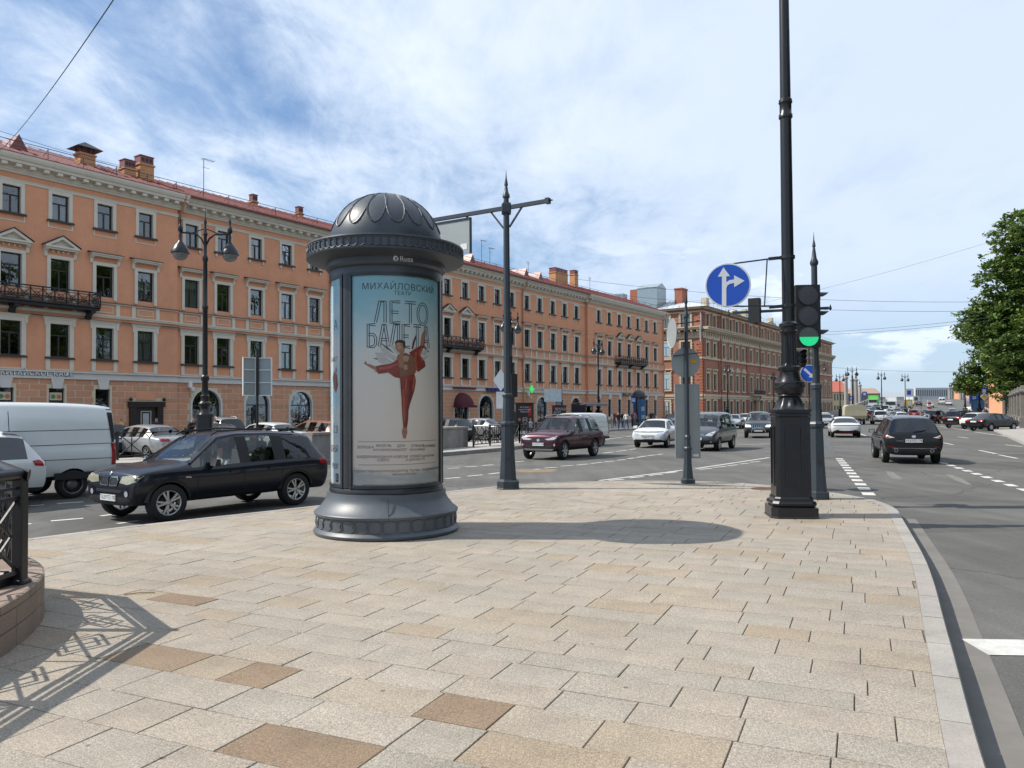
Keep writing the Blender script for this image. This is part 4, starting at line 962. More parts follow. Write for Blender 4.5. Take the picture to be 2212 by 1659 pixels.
# maker's mark on the neck
mat('mark_white', (.7,.7,.7), .5, var=0)
def on_neck(co): return cyl(.878+co.z, PCN+co.x/.878, 3.865+co.y)
PCN = VA+asin(.32) if False else VA+radians(18.5)
text('Russ', .105, MATS['mark_white'], ac, None, extrude=.001, warp=on_neck)
PCN = VA+radians(8.5); mk = MB()
mk.lathe([(0,0),(.036,0),(.036,.002),(0,.002)], 16, smooth=False); me = mesh_of(mk, 'mark', MATS['mark_white'])
for v in me.vertices: v.co = on_neck(v.co)
link('mark', me, ac); mk = MB().box(-.01,.012,-.026,.004,.0021,.0035).box(-.004,.03,.006,.016,.0021,.0035); me = mesh_of(mk, 'mark', IB)
for v in me.vertices: v.co = on_neck(v.co)
link('mark', me, ac)
# printed poster: lettering and dancer, drawn flat and bent round the column; picture coordinates (x across from the view axis, z)
mat('ink_dark', (.045,.055,.065), .5, var=0); mat('ink_line', (.055,.05,.055), .5, var=0); mat('ink_mid', (.16,.16,.165), .5, var=0)
mat('print_skin', (.42,.21,.13), .5, var=.2, scale=14); mat('print_red', (.29,.045,.028), .5, var=.4, scale=9); mat('print_red_deep', (.17,.022,.018), .5, var=.35, scale=9); mat('print_hair', (.03,.018,.012), .5, var=0); mat('print_feather', (.62,.60,.58), .5, var=.15, scale=10); mat('print_skin_dark', (.26,.115,.07), .5, var=.2, scale=14)
PR = .7985
def on_poster(co): return cyl(PR+co.z, PC+co.x/PR, co.y)
def ptext(body, size, x, z, m='ink_dark', align='CENTER', sp=1., lay=0.): return text(body, size, MATS[m], posters[0], Matrix.Translation((x, z, .0006+lay)), extrude=.0003, warp=on_poster, align=align, spacing=sp)
ptext('МИХАЙЛОВСКИЙ', .125, 0, 3.485, sp=1.08); ptext('ТЕАТР', .075, 0.0, 3.395, sp=1.1)
def outline_word(word, x0, x1, z0, z1, t=.012):
    """double-stroke letters"""
    G = {'Л': [[(0,0),(.35,1),(.75,1),(.75,0)]], 'Е': [[(.8,0),(.05,0),(.05,1),(.8,1)], [(.05,.5),(.65,.5)]], 'Т': [[(0,1),(.95,1)], [(.47,1),(.47,0)]],
         'О': [[(.5+.5*cos(a*pi/12), .5+.5*sin(a*pi/12)) for a in range(25)]], 'Б': [[(.8,1),(.05,1),(.05,0),(.6,0),(.8,.12),(.8,.42),(.6,.55),(.05,.55)]], 'А': [[(0,0),(.4,1),(.55,1),(.9,0)], [(.15,.32),(.78,.32)]]}
    n = len(word); cw = (x1-x0)/n; mb = MB()
    for i, ch in enumerate(word):
        for st in G[ch]:
            for off in (-.016, .016):
                P_ = []
                for j, p in enumerate(st):
                    q0, q1 = st[max(j-1,0)], st[min(j+1,len(st)-1)]; d = Vector(((q1[0]-q0[0])*cw, (q1[1]-q0[1])*(z1-z0))); d = d.normalized() if d.length > 0 else Vector((1,0)); nn = Vector((-d.y, d.x))*off
                    P_.append(Vector((x0+(i+p[0]*.86)*cw+nn.x, z0+p[1]*(z1-z0)+nn.y)))
                for a, b in zip(P_, P_[1:]):
                    k = max(1, int((b-a).length/.03))
                    for s in range(k):
                        u_, v_ = a+(b-a)*s/k, a+(b-a)*(s+1)/k; d = (v_-u_).normalized(); nn = Vector((-d.y,d.x))*t/2
                        mb.add([(*(u_+nn),.0004), (*(v_+nn),.0004), (*(v_-nn),.0004), (*(u_-nn),.0004)], [(0,1,2,3)])
    me = mesh_of(mb, 'lettering', MATS['ink_dark'])
    for v in me.vertices: v.co = on_poster(v.co)
    return link('lettering', me, posters[0])
outline_word('ЛЕТО', -.38, .44, 2.985, 3.275); outline_word('БАЛЕТА', -.49, .48, 2.65, 2.955)
def shape(pts, m, lay=.001, name='printed_figure'):
    bm = bmesh.new(); f = bm.faces.new([bm.verts.new((x, z, 0)) for x, z in pts]); bmesh.ops.triangulate(bm, faces=[f])
    
    for _ in range(4):
        es = [e for e in bm.edges if e.calc_length() > .06]
        if es: bmesh.ops.subdivide_edges(bm, edges=es, cuts=1); bmesh.ops.triangulate(bm, faces=bm.faces)
    me = bpy.data.meshes.new(name); bm.to_mesh(me); bm.free()
    for v in me.vertices: v.co = on_poster(Vector((v.co.x, v.co.y, lay*3.5)))
    me.materials.append(MATS[m]); return link(name, me, posters[0])
FIG = empty('printed_figure')
bpy.data.objects.remove(FIG)
# poster pixel helper: crop 3 / crop 4 picture points to (x, z) on the poster
def pp(x, y, top=True):
    u = (1120+x/2.3045)*.576; v = ((680 if top else 1350)+y/2.3045)*.576
    d = ray(u, v); o = Vector((0,0,EYE)); ox, oy = -CC.x, -CC.y; A_ = d.x*d.x+d.y*d.y; B_ = 2*(ox*d.x+oy*d.y); C_ = ox*ox+oy*oy-PR*PR; disc = max(B_*B_-4*A_*C_, 0); t = (-B_-sqrt(disc))/(2*A_)
    a = atan2(oy+d.y*t, ox+d.x*t)-PC; a = (a+pi) % (2*pi)-pi
    return (a*PR, EYE+d.z*t)
def shp(pts, m, lay, top=True): return shape([pp(x, y, top) for x, y in pts], m, lay)
for pts in ([(660,1480),(690,1560),(760,1600),(860,1600),(780,1540),(720,1480)], [(690,1420),(740,1500),(840,1560),(870,1540),(800,1490),(740,1440)], [(760,1370),(800,1440),(860,1500),(900,1480),(840,1440),(800,1400)], [(980,1480),(1060,1520),(1125,1500),(1080,1560),(1000,1560)], [(1000,1430),(1080,1470),(1120,1440),(1100,1500),(1010,1500)]): shp(pts, 'print_feather', .0008)
shp([(955,1480),(1000,1450),(1050,1420),(1080,1370),(1095,1385),(1080,1430),(1040,1490),(1090,1560),(1095,1600),(1030,1650),(1000,1600)], 'print_red', .0010)
shp([(1050,1420),(1062,1330),(1085,1280),(1100,1290),(1085,1360),(1080,1420)], 'print_skin', .0011)
shp([(975,1450),(985,1390),(1010,1330),(1020,1335),(1000,1400),(990,1450)], 'print_red_deep', .0011)
shp([(660,1600),(700,1590),(800,1575),(880,1520),(900,1560),(860,1640),(800,1650),(690,1665),(672,1640)], 'print_red', .0012)
shp([(565,1575),(580,1550),(590,1575),(630,1585),(672,1605),(676,1640),(620,1610)], 'print_skin', .0013)
shp([(850,1510),(890,1490),(920,1480),(960,1500),(1000,1520),(1010,1580),(1010,1659),(880,1659),(860,1600)], 'print_skin_dark', .0014)
shp([(855,1500),(900,1480),(915,1540),(900,1620),(870,1600)], 'print_skin', .0015)
shp([(832,1400),(850,1382),(900,1382),(918,1410),(915,1470),(890,1500),(855,1470),(835,1440)], 'print_skin', .0016)
shp([(830,1395),(845,1375),(890,1370),(920,1385),(922,1440),(908,1445),(900,1400),(860,1390),(838,1405)], 'print_hair', .0017)
shp([(880,-20),(1010,-20),(1005,60),(1000,140),(985,180),(880,160),(870,80)], 'print_skin_dark', .0014, False)
shp([(700,60),(800,30),(880,-10),(890,60),(885,160),(830,150),(790,120)], 'print_red', .0013, False)
shp([(875,150),(1000,120),(1012,180),(1000,260),(975,340),(950,420),(945,520),(935,590),(905,590),(893,460),(888,330),(880,240)], 'print_red', .0018, False)
shp([(955,180),(1008,180),(995,270),(968,350),(948,440),(938,560),(925,560),(935,400),(950,280)], 'print_red_deep', .0019, False)
shp([(900,585),(936,585),(938,630),(925,680),(905,678),(892,620)], 'print_skin', .0018, False)
mat('print_red_light', (.46,.10,.06), .5, var=.3, scale=12); mat('print_skin_light', (.58,.33,.22), .5, var=.15, scale=14)
for pts in ([(896,250),(908,250),(914,340),(918,440),(915,540),(906,540),(903,430)], [(925,160),(938,160),(930,240),(922,300),(918,240)], [(990,150),(1004,150),(998,220),(984,290),(982,230)]): shp(pts, 'print_red_light', .0021, False)
for pts in ([(690,1608),(760,1600),(850,1572),(862,1588),(780,1620),(700,1632)], [(1030,1480),(1062,1430),(1075,1436),(1050,1500),(1075,1545),(1060,1560)], [(1000,1480),(1020,1470),(1015,1560),(1025,1630),(1008,1640)]): shp(pts, 'print_red_light', .0021)
for pts in ([(900,1515),(930,1505),(955,1520),(940,1560),(910,1555)], [(905,1590),(935,1585),(940,1625),(912,1630)], [(845,1402),(880,1398),(890,1440),(868,1470),(848,1440)]): shp(pts, 'print_skin_light', .0022)
for pts in ([(858,1418),(866,1416),(866,1421),(858,1422)], [(878,1412),(888,1410),(888,1415),(878,1417)], [(866,1455),(880,1450),(880,1454),(867,1459)]): shp(pts, 'print_hair', .0025)
for pts in ([(640,1530),(690,1545),(780,1560),(700,1525)], [(700,1390),(760,1450),(830,1490),(770,1430)], [(1090,1590),(1040,1560),(1010,1545),(1060,1590)], [(1050,1380),(1090,1420),(1130,1480),(1100,1470)], [(760,1645),(700,1655),(650,1640),(720,1635)]): shp(pts, 'ink_mid', .0007)
for x, y, body in ((575,755,'ЗОЛУШКА'), (735,742,'ЖИЗЕЛЬ'), (735,778,'ИЛИ ВИЛИСЫ'), (885,742,'ДОН'), (885,778,'КИХОТ'), (1030,742,'СПЯЩАЯ'), (1030,775,'КРАСАВИЦА'), (1135,742,'СИЛЬФИДА'), (575,838,'БАЯДЕРКА'), (730,838,'ЛЕБЕДИНОЕ'), (730,866,'ОЗЕРО'), (885,838,'КОРСАР'), (1015,832,'РОМЕО'), (1015,860,'И ДЖУЛЬЕТТА'), (1125,828,'ЩЕЛКУНЧИК')):
    X_, Z_ = pp(x, y, False); ptext(body, .050 if len(body) < 9 else .042, X_, Z_, 'ink_line')
for y, body, s_ in ((960,'ХУДОЖЕСТВЕННЫЙ РУКОВОДИТЕЛЬ ТЕАТРА — ВЛАДИМИР КЕХМАН',.042), (990,'MIKHAILOVSKY.RU',.042), (1080,'СПЕКТАКЛИ МИХАЙЛОВСКОГО ТЕАТРА · ПЛОЩАДЬ ИСКУССТВ 1 · САНКТ-ПЕТЕРБУРГ',.028), (1100,'МИХАЙЛОВСКИЙ ТЕАТР · 12+ · РЕКЛАМА',.026)):
    X_, Z_ = pp(860, y, False); ptext(body, s_, 0.02, Z_, 'ink_mid' if y > 1000 else 'ink_line')
for y in (705, 905):
    z_ = pp(830, y, False)[1]; mb = MB()
    for k in range(24): x = -.64+k*1.28/24; mb.add([(x,z_-.003,.0008),(x+1.28/24,z_-.003,.0008),(x+1.28/24,z_+.003,.0008),(x,z_+.003,.0008)], [(0,1,2,3)])
    me = mesh_of(mb, 'rule', MATS['ink_mid'])
    for v in me.vertices: v.co = on_poster(v.co)
    link('rule', me, posters[0])
# side poster fragments
PCM = PC; PC = PC-2*pi/3
def stext(body, size, x, z): return text(body, size, MATS['ink_mid'], posters[2], Matrix.Translation((x, z, .0006)), extrude=.0003, warp=on_poster, align='RIGHT')
for body, z, s_ in (('28', 1.50, .16), ('ИЮНЯ', 1.22, .14), ('19:00', .98, .12), ('А', 2.98, .2), ('БАЛЕТ', 2.5, .09)): stext(body, s_, .63, z)
b5 = MB().box(.55,.64,.66+.1,.78+.1,.0006,.001); me = mesh_of(b5, 'badge', MATS['ink_dark'])
for v in me.vertices: v.co = on_poster(v.co)
link('badge', me, posters[2]); text('5', .1, MATS['mark_white'], posters[2], Matrix.Translation((.595,.82,.0012)), extrude=.0003, warp=on_poster)
for pts, m_ in (([(.44,2.25),(.50,2.33),(.60,2.28),(.63,2.12),(.56,2.02),(.48,2.1)], 'print_red'), ([(.52,2.3),(.57,2.4),(.6,2.32)], 'print_skin')): 
    o = shape(pts, m_, .001); o.parent = posters[2]
PC = PCM
# ------------------------------------------------------------------ posts, signs, signals, lamps
mat('paint_black', (.010,.010,.012), .32, var=.25, scale=5, bump=.05, bscale=25)
mat('post_blue', (.030,.040,.050), .4, var=.15, scale=4, dirt=.2)
mat('sign_back', (.30,.33,.325), .55, .2, var=.08, scale=2)
mat('sign_white', (.72,.74,.74), .4, var=.04)
mat('sign_blue', (.012,.085,.50), .35, var=.05, scale=3)
mat('sign_red', (.5,.02,.02), .4, var=0); mat('sign_yellow', (.75,.48,.03), .45, var=0); mat('sign_black', (.01,.01,.01), .5, var=0); mat('sticker_orange', (.7,.30,.02), .5, var=.1)
mat('signal_black', (.012,.012,.013), .5, var=.15); mat('lens_off', (.045,.043,.045), .25, var=.2, scale=30)
mat('lens_green_dark', (.09,.10,.085), .3, var=.15, scale=30)
mat('lens_green', (.01,.62,.22), .3, var=.35, scale=55, emit=.55)
mat('lamp_glass', (.17,.18,.18), .08, var=.05)
PB, PBL = MATS['paint_black'], MATS['post_blue']
def chamfer(hw, c): return [(hw-c,-hw),(hw,-hw+c),(hw,hw-c),(hw-c,hw),(-hw+c,hw),(-hw,hw-c),(-hw,-hw+c),(-hw+c,-hw)]
def stack(mb, prof, c=.2):
    """chamfered square sections (half width, z)"""
    vs = []; n = 8
    for hw, z in prof: vs += [(x, y, z) for x, y in chamfer(hw, hw*c*2)]
    k = len(prof); fs = [(i*n+j, i*n+(j+1) % n, (i+1)*n+(j+1) % n, (i+1)*n+j) for i in range(k-1) for j in range(n)]+[tuple(range(n-1,-1,-1)), tuple(range((k-1)*n, k*n))]
    return mb.add(vs, fs)
# big lamp post on the right, its head is above the picture
hp = thing('street_lamp', 'tall ornate black lamp post with panelled square pedestal in the right foreground', 'lamp post', gp(1709,1114.5), radians(-8))
stack(MB(), [(.375,0),(.375,.02),(.365,.03),(.365,.165),(.33,.18)], .12).build('plinth', PB, hp)
stack(MB(), [(.31,.18),(.335,.20),(.345,.235),(.325,.27),(.30,.28),(.30,.31),(.285,.335)], .12).build('base_moulding', PB, hp)
stack(MB(), [(.275,.335),(.27,.9),(.265,1.62),(.285,1.64),(.285,1.67),(.27,1.68),(.27,1.705),(.29,1.71),(.29,1.745)], .10).build('pedestal', PB, hp)
for k in range(4):
    mb = MB(); mb.T = Matrix.Rotation(k*pi/2, 4, 'Z')
    for q in ((-.135,.135,.50,.525), (-.135,.135,1.45,1.475), (-.135,-.11,.525,1.45), (.11,.135,.525,1.45)): mb.box(q[0], q[1], -.288, -.262, q[2], q[3])
    mb.build('panel_moulding', PB, hp)
lob = MB(); n = 48; prof = [(.27,1.745),(.24,1.77),(.20,1.83),(.175,1.90),(.17,1.94),(.19,1.95),(.205,1.97),(.19,1.99)]
vs = [((r+(.014*cos(8*2*pi*j/n) if 1.75 < z < 1.93 else 0))*cos(2*pi*j/n), (r+(.014*cos(8*2*pi*j/n) if 1.75 < z < 1.93 else 0))*sin(2*pi*j/n), z) for r, z in prof for j in range(n)]
lob.add(vs, [(i*n+j, i*n+(j+1) % n, (i+1)*n+(j+1) % n, (i+1)*n+j) for i in range(len(prof)-1) for j in range(n)], 0, True); lob.build('leaf_bell', PB, hp)
MB().lathe([(.17,1.99),(.20,2.0),(.225,2.04),(.235,2.10),(.232,2.16),(.24,2.17),(.235,2.19),(.19,2.20),(.165,2.26),(.15,2.33),(.148,2.36),(.165,2.37),(.175,2.40),(.172,2.44),(.15,2.46)], 32).build('bowl', PB, hp)
for k in range(6):
    a0 = k*pi/3; MB().tube([(.238*cos(a0+t*pi/3/8), .238*sin(a0+t*pi/3/8), 2.165-.06*sin(pi*t/8)) for t in range(9)], .007, 5).build('garland', PB, hp)
fl = MB(); n = 64; vs = []
for z, r in ((2.46,.125),(2.50,.122),(2.95,.114),(2.99,.118)):
    for j in range(n): rr = r*(1-.10*(1 if (j % 4) in (1,2) and 2.49 < z < 2.98 else 0)); vs.append((rr*cos(2*pi*j/n), rr*sin(2*pi*j/n), z))
fl.add(vs, [(i*n+j, i*n+(j+1) % n, (i+1)*n+(j+1) % n, (i+1)*n+j) for i in range(3) for j in range(n)]); fl.build('fluted_shaft', PB, hp)
MB().lathe([(.118,2.99),(.14,3.0),(.145,3.03),(.125,3.05),(.128,3.09),(.15,3.11),(.15,3.15),(.12,3.17),(.105,3.19)], 32).build('capital', PB, hp)
MB().lathe([(.098,3.18),(.096,4.5),(.09,6.55),(.11,6.57),(.11,6.62),(.095,6.64),(.095,6.80),(.11,6.82),(.105,6.87),(.085,6.89),(.07,10.6),(.03,11.0),(.0,11.4)], 28).build('shaft', PB, hp)
for s in (-1, 1):
    MB().tube([(0,0,10.3),(s*.5,0,10.35),(s*.95,0,10.3),(s*1.0,0,10.1)], .035, 8).build('arm', PB, hp)
    MB().lathe([(.0,.35),(.05,.3),(.06,.18),(.16,.1),(.24,-.05),(.0,-.05)], 16, c=(s*1.0,0,9.75)).build('lantern', PB, hp)
HP = gp(1709,1114.5)
# round blue sign on a bracket
def arrow_sign(M, parent, r=.36):
    MBd = MB(); MBd.T = M @ Matrix.Rotation(pi/2, 4, 'X'); MBd.lathe([(0,-.012),(r,-.012),(r+.004,0),(r,.006),(0,.006)], 48, smooth=False); d = MBd.build('disc', MATS['sign_white'], parent)
    b = MB(); b.T = M @ Matrix.Rotation(pi/2, 4, 'X'); b.lathe([(0,.0062),(r*.935,.0062),(r*.935,.009),(0,.009)], 48, smooth=False); b.build('sign_face', MATS['sign_blue'], parent)
    a = MB(); a.T = M @ Matrix.Rotation(pi/2, 4, 'X')
    def fl_(p): a.prism([(x*r, y*r) for x, y in p], .0092, .0115)
    fl_([(-.27,-.94),(-.075,-.96),(-.06,.40),(-.25,.40)]); fl_([(-.43,.40),(.1,.40),(-.18,.82)])
    fl_([(-.06,.13),(.08,.22),(.28,.24),(.28,.08),(.12,.06),(-.02,-.02),(-.07,-.16)]); fl_([(.28,-.11),(.28,.43),(.73,.16)])
    a.build('arrow', MATS['sign_white'], parent)
sgp = at_y(1572, 616, HP.y-.12)
sg = thing('road_sign', 'round blue go straight or right arrow sign on a bracket beside the tall lamp post', 'road sign', sgp, radians(-14))
arrow_sign(Matrix.Identity(4), sg)
L0 = sg.matrix_basis.inverted() if False else Matrix.Translation(sgp) @ Matrix.Rotation(radians(-14), 4, 'Z'); LI = L0.inverted()
br = MB()
zt, zb = at_y(1690,556,HP.y).z, at_y(1690,661,HP.y).z
pt, pb = LI @ Vector((HP.x-.09,HP.y-.02,zt)), LI @ Vector((HP.x-.09,HP.y-.02,zb))
br.bar((.0,.03,.345), pt, .022); br.bar((.0,.03,-.345), pb, .022); mid = lambda a, b, t: Vector(a)+(Vector(b)-Vector(a))*t
br.bar(mid((0,.03,.345), pt, .72), mid((0,.03,-.345), pb, .66), .02); br.build('bracket', MATS['frame_dark'], sg)
for z_ in (zt, zb): cl = MB(); c_ = LI @ Vector((HP.x,HP.y,z_)); cl.lathe([(.10,-.025),(.118,-.025),(.118,.025),(.10,.025)], 20, c=c_); cl.bar(c_+Vector((-.30,0,-.01)), c_+Vector((-.1,0,0)), .035, .05); cl.build('clamp', MATS['frame_dark'], sg)
# traffic light post with spire, arm, heads
TP = gp(1766, 1077.5)
tp = thing('traffic_light_post', 'dark blue eight sided traffic light post with spike top behind the tall lamp post', 'post', TP, radians(-6))
def oct_post(parent, prof, m, name='shaft', n=8): return MB().lathe(prof, n, smooth=False, a0=pi/8).build(name, m, parent)
oct_post(tp, [(.215,0),(.215,.06),(.21,.14),(.185,.15),(.18,.17)], PBL, 'foot')
oct_post(tp, [(.172,.17),(.135,.75),(.118,1.38),(.15,1.40),(.155,1.46),(.135,1.49),(.118,1.51)], PBL, 'lower_shaft')
oct_post(tp, [(.115,1.51),(.095,1.72),(.088,2.13),(.11,2.15),(.11,2.22),(.085,2.25)], PBL, 'middle_shaft')
MB().lathe([(.062,2.25),(.056,4.55)], 16).build('shaft', PBL, tp)
MB().lathe([(.056,4.55),(.075,4.58),(.08,4.63),(.05,4.70),(.03,4.86),(.022,4.92),(.035,4.94),(.03,4.97),(.012,5.06),(.0,5.25)], 14).build('finial', PBL, tp)
MB().box(-.06,.06,-.15,-.10,.72,1.30).build('hatch', PBL, tp)
am = MB(); za = at_y(1700,667,TP.y).z; am.bar((-1.52,.28,za-.02), (.25,-.05,za), .05); am.lathe([(.0,0),(.035,.05),(.0,.16)], 8, c=(-1.6,.29,za-.1)); am.lathe([(.0,0),(.03,.05),(.0,.14)], 8, c=(.28,-.05,za-.06)); am.bar((.05,0,za-.35), (-.2,.05,za), .02); am.build('arm', PBL, tp)
def signal_head(name, label, loc, rz, lit=True, w_=.40, h=1.16, group=None, off=False):
    t = thing(name, label, 'traffic light', loc, rz, group)
    mb = MB(); mb.box(-w_/2, w_/2, 0, .16, -h/2, h/2); mb.build('housing', MATS['signal_black'], t)
    for k in range(3):
        z = h/2-h/6-k*h/3; r = w_*.405
        l = MB(); l.T = Matrix.Translation((0,-.004,z)) @ Matrix.Rotation(pi/2, 4, 'X'); l.lathe([(0,0),(r,0),(r,.012),(0,.02)], 28, smooth=False)
        green = lit and k == 2
        l.build('lens', MATS['lens_green_dark' if green else 'lens_off'], t)
        if green:
            n = 14; pts = [(r*.97*cos(a), r*.97*sin(a)) for a in [pi+.03+(pi-.06)*i/n for i in range(n+1)]]
            g = MB(); g.T = Matrix.Translation((0,-.024,z)) @ Matrix.Rotation(pi/2, 4, 'X'); g.prism(pts, 0, .004); g.build('lit_lens', MATS['lens_green'], t)
        rg_ = MB(); rg_.T = Matrix.Translation((0,0,z)) @ Matrix.Rotation(pi/2, 4, 'X'); rg_.lathe([(r,0),(r+.012,.0),(r+.012,.03),(r,.03),(r,0)], 28, smooth=False, cap=False); rg_.build('lens_ring', MATS['signal_black'], t)
        v = MB(); n = 14; a0, a1 = radians(10), radians(170)
        vs = []
        for i in range(n+1):
            a = a0+(a1-a0)*i/n; dp = .24*max(.25, sin(a)**.7); vs += [((r+.008)*cos(a), 0, z+(r+.008)*sin(a)), ((r+.008)*cos(a), -dp, z+(r+.008)*sin(a)*.96)]
        v.add(vs, [(2*i,2*i+1,2*i+3,2*i+2) for i in range(n)])
        if not lit: v.build('visor', MATS['signal_black'], t)
    return t
tl = at_y(1746, 682.5, TP.y-.2)
signal_head('traffic_light', 'large black three lens traffic light showing green', tl, radians(-4), True, .46, 1.21)
side_h = signal_head('traffic_light', 'black traffic light head with visors turned to the right behind the green one', tl+Vector((.25,.24,0)), radians(92), False, .30, 1.10)
bk_l = at_y(1632, 672, TP.y+.26); signal_head('traffic_light', 'black traffic light seen from the side hanging on the post arm', bk_l, radians(150), False, .22, .48)
pd_l = at_y(1731, 775, TP.y+.35); signal_head('traffic_light', 'small dark pedestrian signal under the big green traffic light', pd_l, radians(-4), False, .17, .30)
# sign mast with long arm
SM = gp(1097.5, 1055.5)
ms = thing('sign_mast', 'dark blue grey mast with spike top and long cross arm behind the column', 'mast', SM, 0)
oct_post(ms, [(.275,0),(.275,.02),(.265,.03),(.265,.17),(.225,.20),(.215,.22)], PBL, 'foot'); oct_post(ms, [(.20,.22),(.165,.80),(.148,1.42),(.18,1.43),(.185,1.47),(.175,1.50),(.13,1.52)], PBL, 'lower_shaft')
oct_post(ms, [(.128,1.52),(.118,1.75),(.105,2.06),(.125,2.07),(.13,2.12),(.105,2.15)], PBL, 'middle_shaft'); oct_post(ms, [(.088,2.15),(.072,6.25)], PBL, 'shaft')
MB().box(-.06,.06,-.215,-.17,.70,1.33).build('hatch', PBL, ms)
stack(MB(), [(.10,6.22),(.11,6.26),(.11,6.42),(.10,6.46)], .1).build('arm_clamp', PBL, ms)
MB().lathe([(.06,6.46),(.06,6.58),(.085,6.60),(.08,6.66),(.05,6.72),(.03,6.86),(.045,6.88),(.04,6.92),(.015,7.05),(.0,7.25)], 14).build('finial', PBL, ms)
AD = Vector((-.853,.522,0)); zA = 6.36
am = MB(); am.bar(AD*2.2+Vector((0,0,zA)), AD*-1.05+Vector((0,0,zA)), .075, .085); am.bar(AD*-1.03+Vector((0,0,zA)), AD*-1.12+Vector((0,0,zA)), .12, .12); am.lathe([(.05,0),(.05,.01)], 6, c=AD*-1.15+Vector((0,0,zA)))
am.bar(AD*.08+Vector((0,0,zA-.45)), AD*.42+Vector((0,0,zA-.03)), .035); am.bar(AD*-.08+Vector((0,0,zA-.45)), AD*-.42+Vector((0,0,zA-.03)), .035); am.build('arm', PBL, ms)
sb_ = thing('hanging_sign', 'grey back of a direction sign hanging under the mast arm', 'road sign', SM+AD*1.0+Vector((0,0,zA-.9)), atan2(AD.y, AD.x))
MB().box(0,1.5,-.015,.015,0,.78).build('panel', MATS['sign_back'], sb_); MB().box(-.02,1.52,-.03,.03,.775,.82).box(-.03,.0,-.03,.03,-.02,.82).box(.06,.10,-.02,.02,.82,.90).box(1.1,1.14,-.02,.02,.82,.90).build('sign_frame', MATS['frame_dark'], sb_); MB().box(.08,.26,.016,.02,.08,.22).build('sticker', MATS['sign_white'], sb_)
# slim sign post with round sign backs
SP = gp(1486, 1043.8)
sp = thing('sign_post', 'slim dark post with spike top carrying round sign backs near the kerb', 'post', SP, 0)
oct_post(sp, [(.17,0),(.17,.09),(.14,.11),(.135,.13)], PBL, 'foot'); oct_post(sp, [(.125,.13),(.095,.45),(.085,.78),(.10,.79),(.10,.84),(.075,.87),(.062,1.05),(.075,1.07),(.07,1.11),(.052,1.15)], PBL, 'lower_shaft')
oct_post(sp, [(.05,1.15),(.042,3.95)], PBL, 'shaft'); MB().lathe([(.045,3.95),(.065,3.97),(.065,4.02),(.04,4.08),(.025,4.28),(.04,4.31),(.035,4.36),(.012,4.5),(.0,4.72)], 12).build('finial', PBL, sp)
for z_ in (at_y(1480,696,SP.y).z, at_y(1480,764,SP.y).z): MB().bar((-.32,.02,z_-.05), (.34,-.03,z_+.02), .03, .025).build('bracket', PBL, sp)
def disc_back(p, label, rz, front='sign_blue', r=.36):
    t = thing('road_sign', label, 'road sign', p, rz); d = MB(); d.T = Matrix.Rotation(pi/2, 4, 'X'); d.lathe([(0,-.01),(r-.006,-.01),(r,-.004),(r,.006),(r-.01,.008),(r-.02,.0),(0,0)], 44, smooth=False); d.build('disc', MATS['sign_back'], t)
    f = MB(); f.T = Matrix.Rotation(pi/2, 4, 'X'); f.lathe([(0,-.012),(r*.93,-.012),(r*.93,-.0105),(0,-.0105)], 44, smooth=False); f.build('sign_face', MATS[front], t); return t
t = disc_back(at_y(1481,783,SP.y+.07), 'round grey sign back with an orange sticker on the slim post', radians(5)); MB().box(.12,.25,-.010,-.0085,-.02,.07).build('sticker', MATS['sticker_orange'], t)
t = disc_back(at_y(1513,708,SP.y-.03), 'blue round arrow sign seen almost edge on, right side of the slim post', radians(78)+pi); 
a_ = MB(); a_.T = Matrix.Rotation(pi/2, 4, 'X')
a_.prism([(-.05,-.3),(.05,-.3),(.05,.1),(-.05,.1)], -.016, -.0125); a_.prism([(-.14,.1),(.14,.1),(0,.3)], -.016, -.0125); a_.build('arrow', MATS['sign_white'], t)
disc_back(at_y(1451,720,SP.y+.03), 'round sign seen edge on, left side of the slim post', radians(-83), 'sign_black')
t = thing('map_board', 'tall narrow grey board seen from behind on the slim post', 'board', at_y(1486,989,SP.y+.09), 0)
MB().box(-.285,.285,-.0,.02,0,1.76).build('panel', MATS['sign_back'], t); fr = MB(); fr.box(-.30,-.27,-.012,.03,-.01,1.77); fr.box(.27,.30,-.012,.03,-.01,1.77); fr.box(-.27,.27,-.012,.03,1.74,1.77); fr.box(-.27,.27,-.012,.03,-.01,.02); fr.box(-.11,.11,-.03,-.005,.0,1.75); fr.build('frame', MATS['sign_back'], t); MB().box(.12,.26,-.006,-.003,.03,.09).build('sticker', MATS['sign_white'], t)
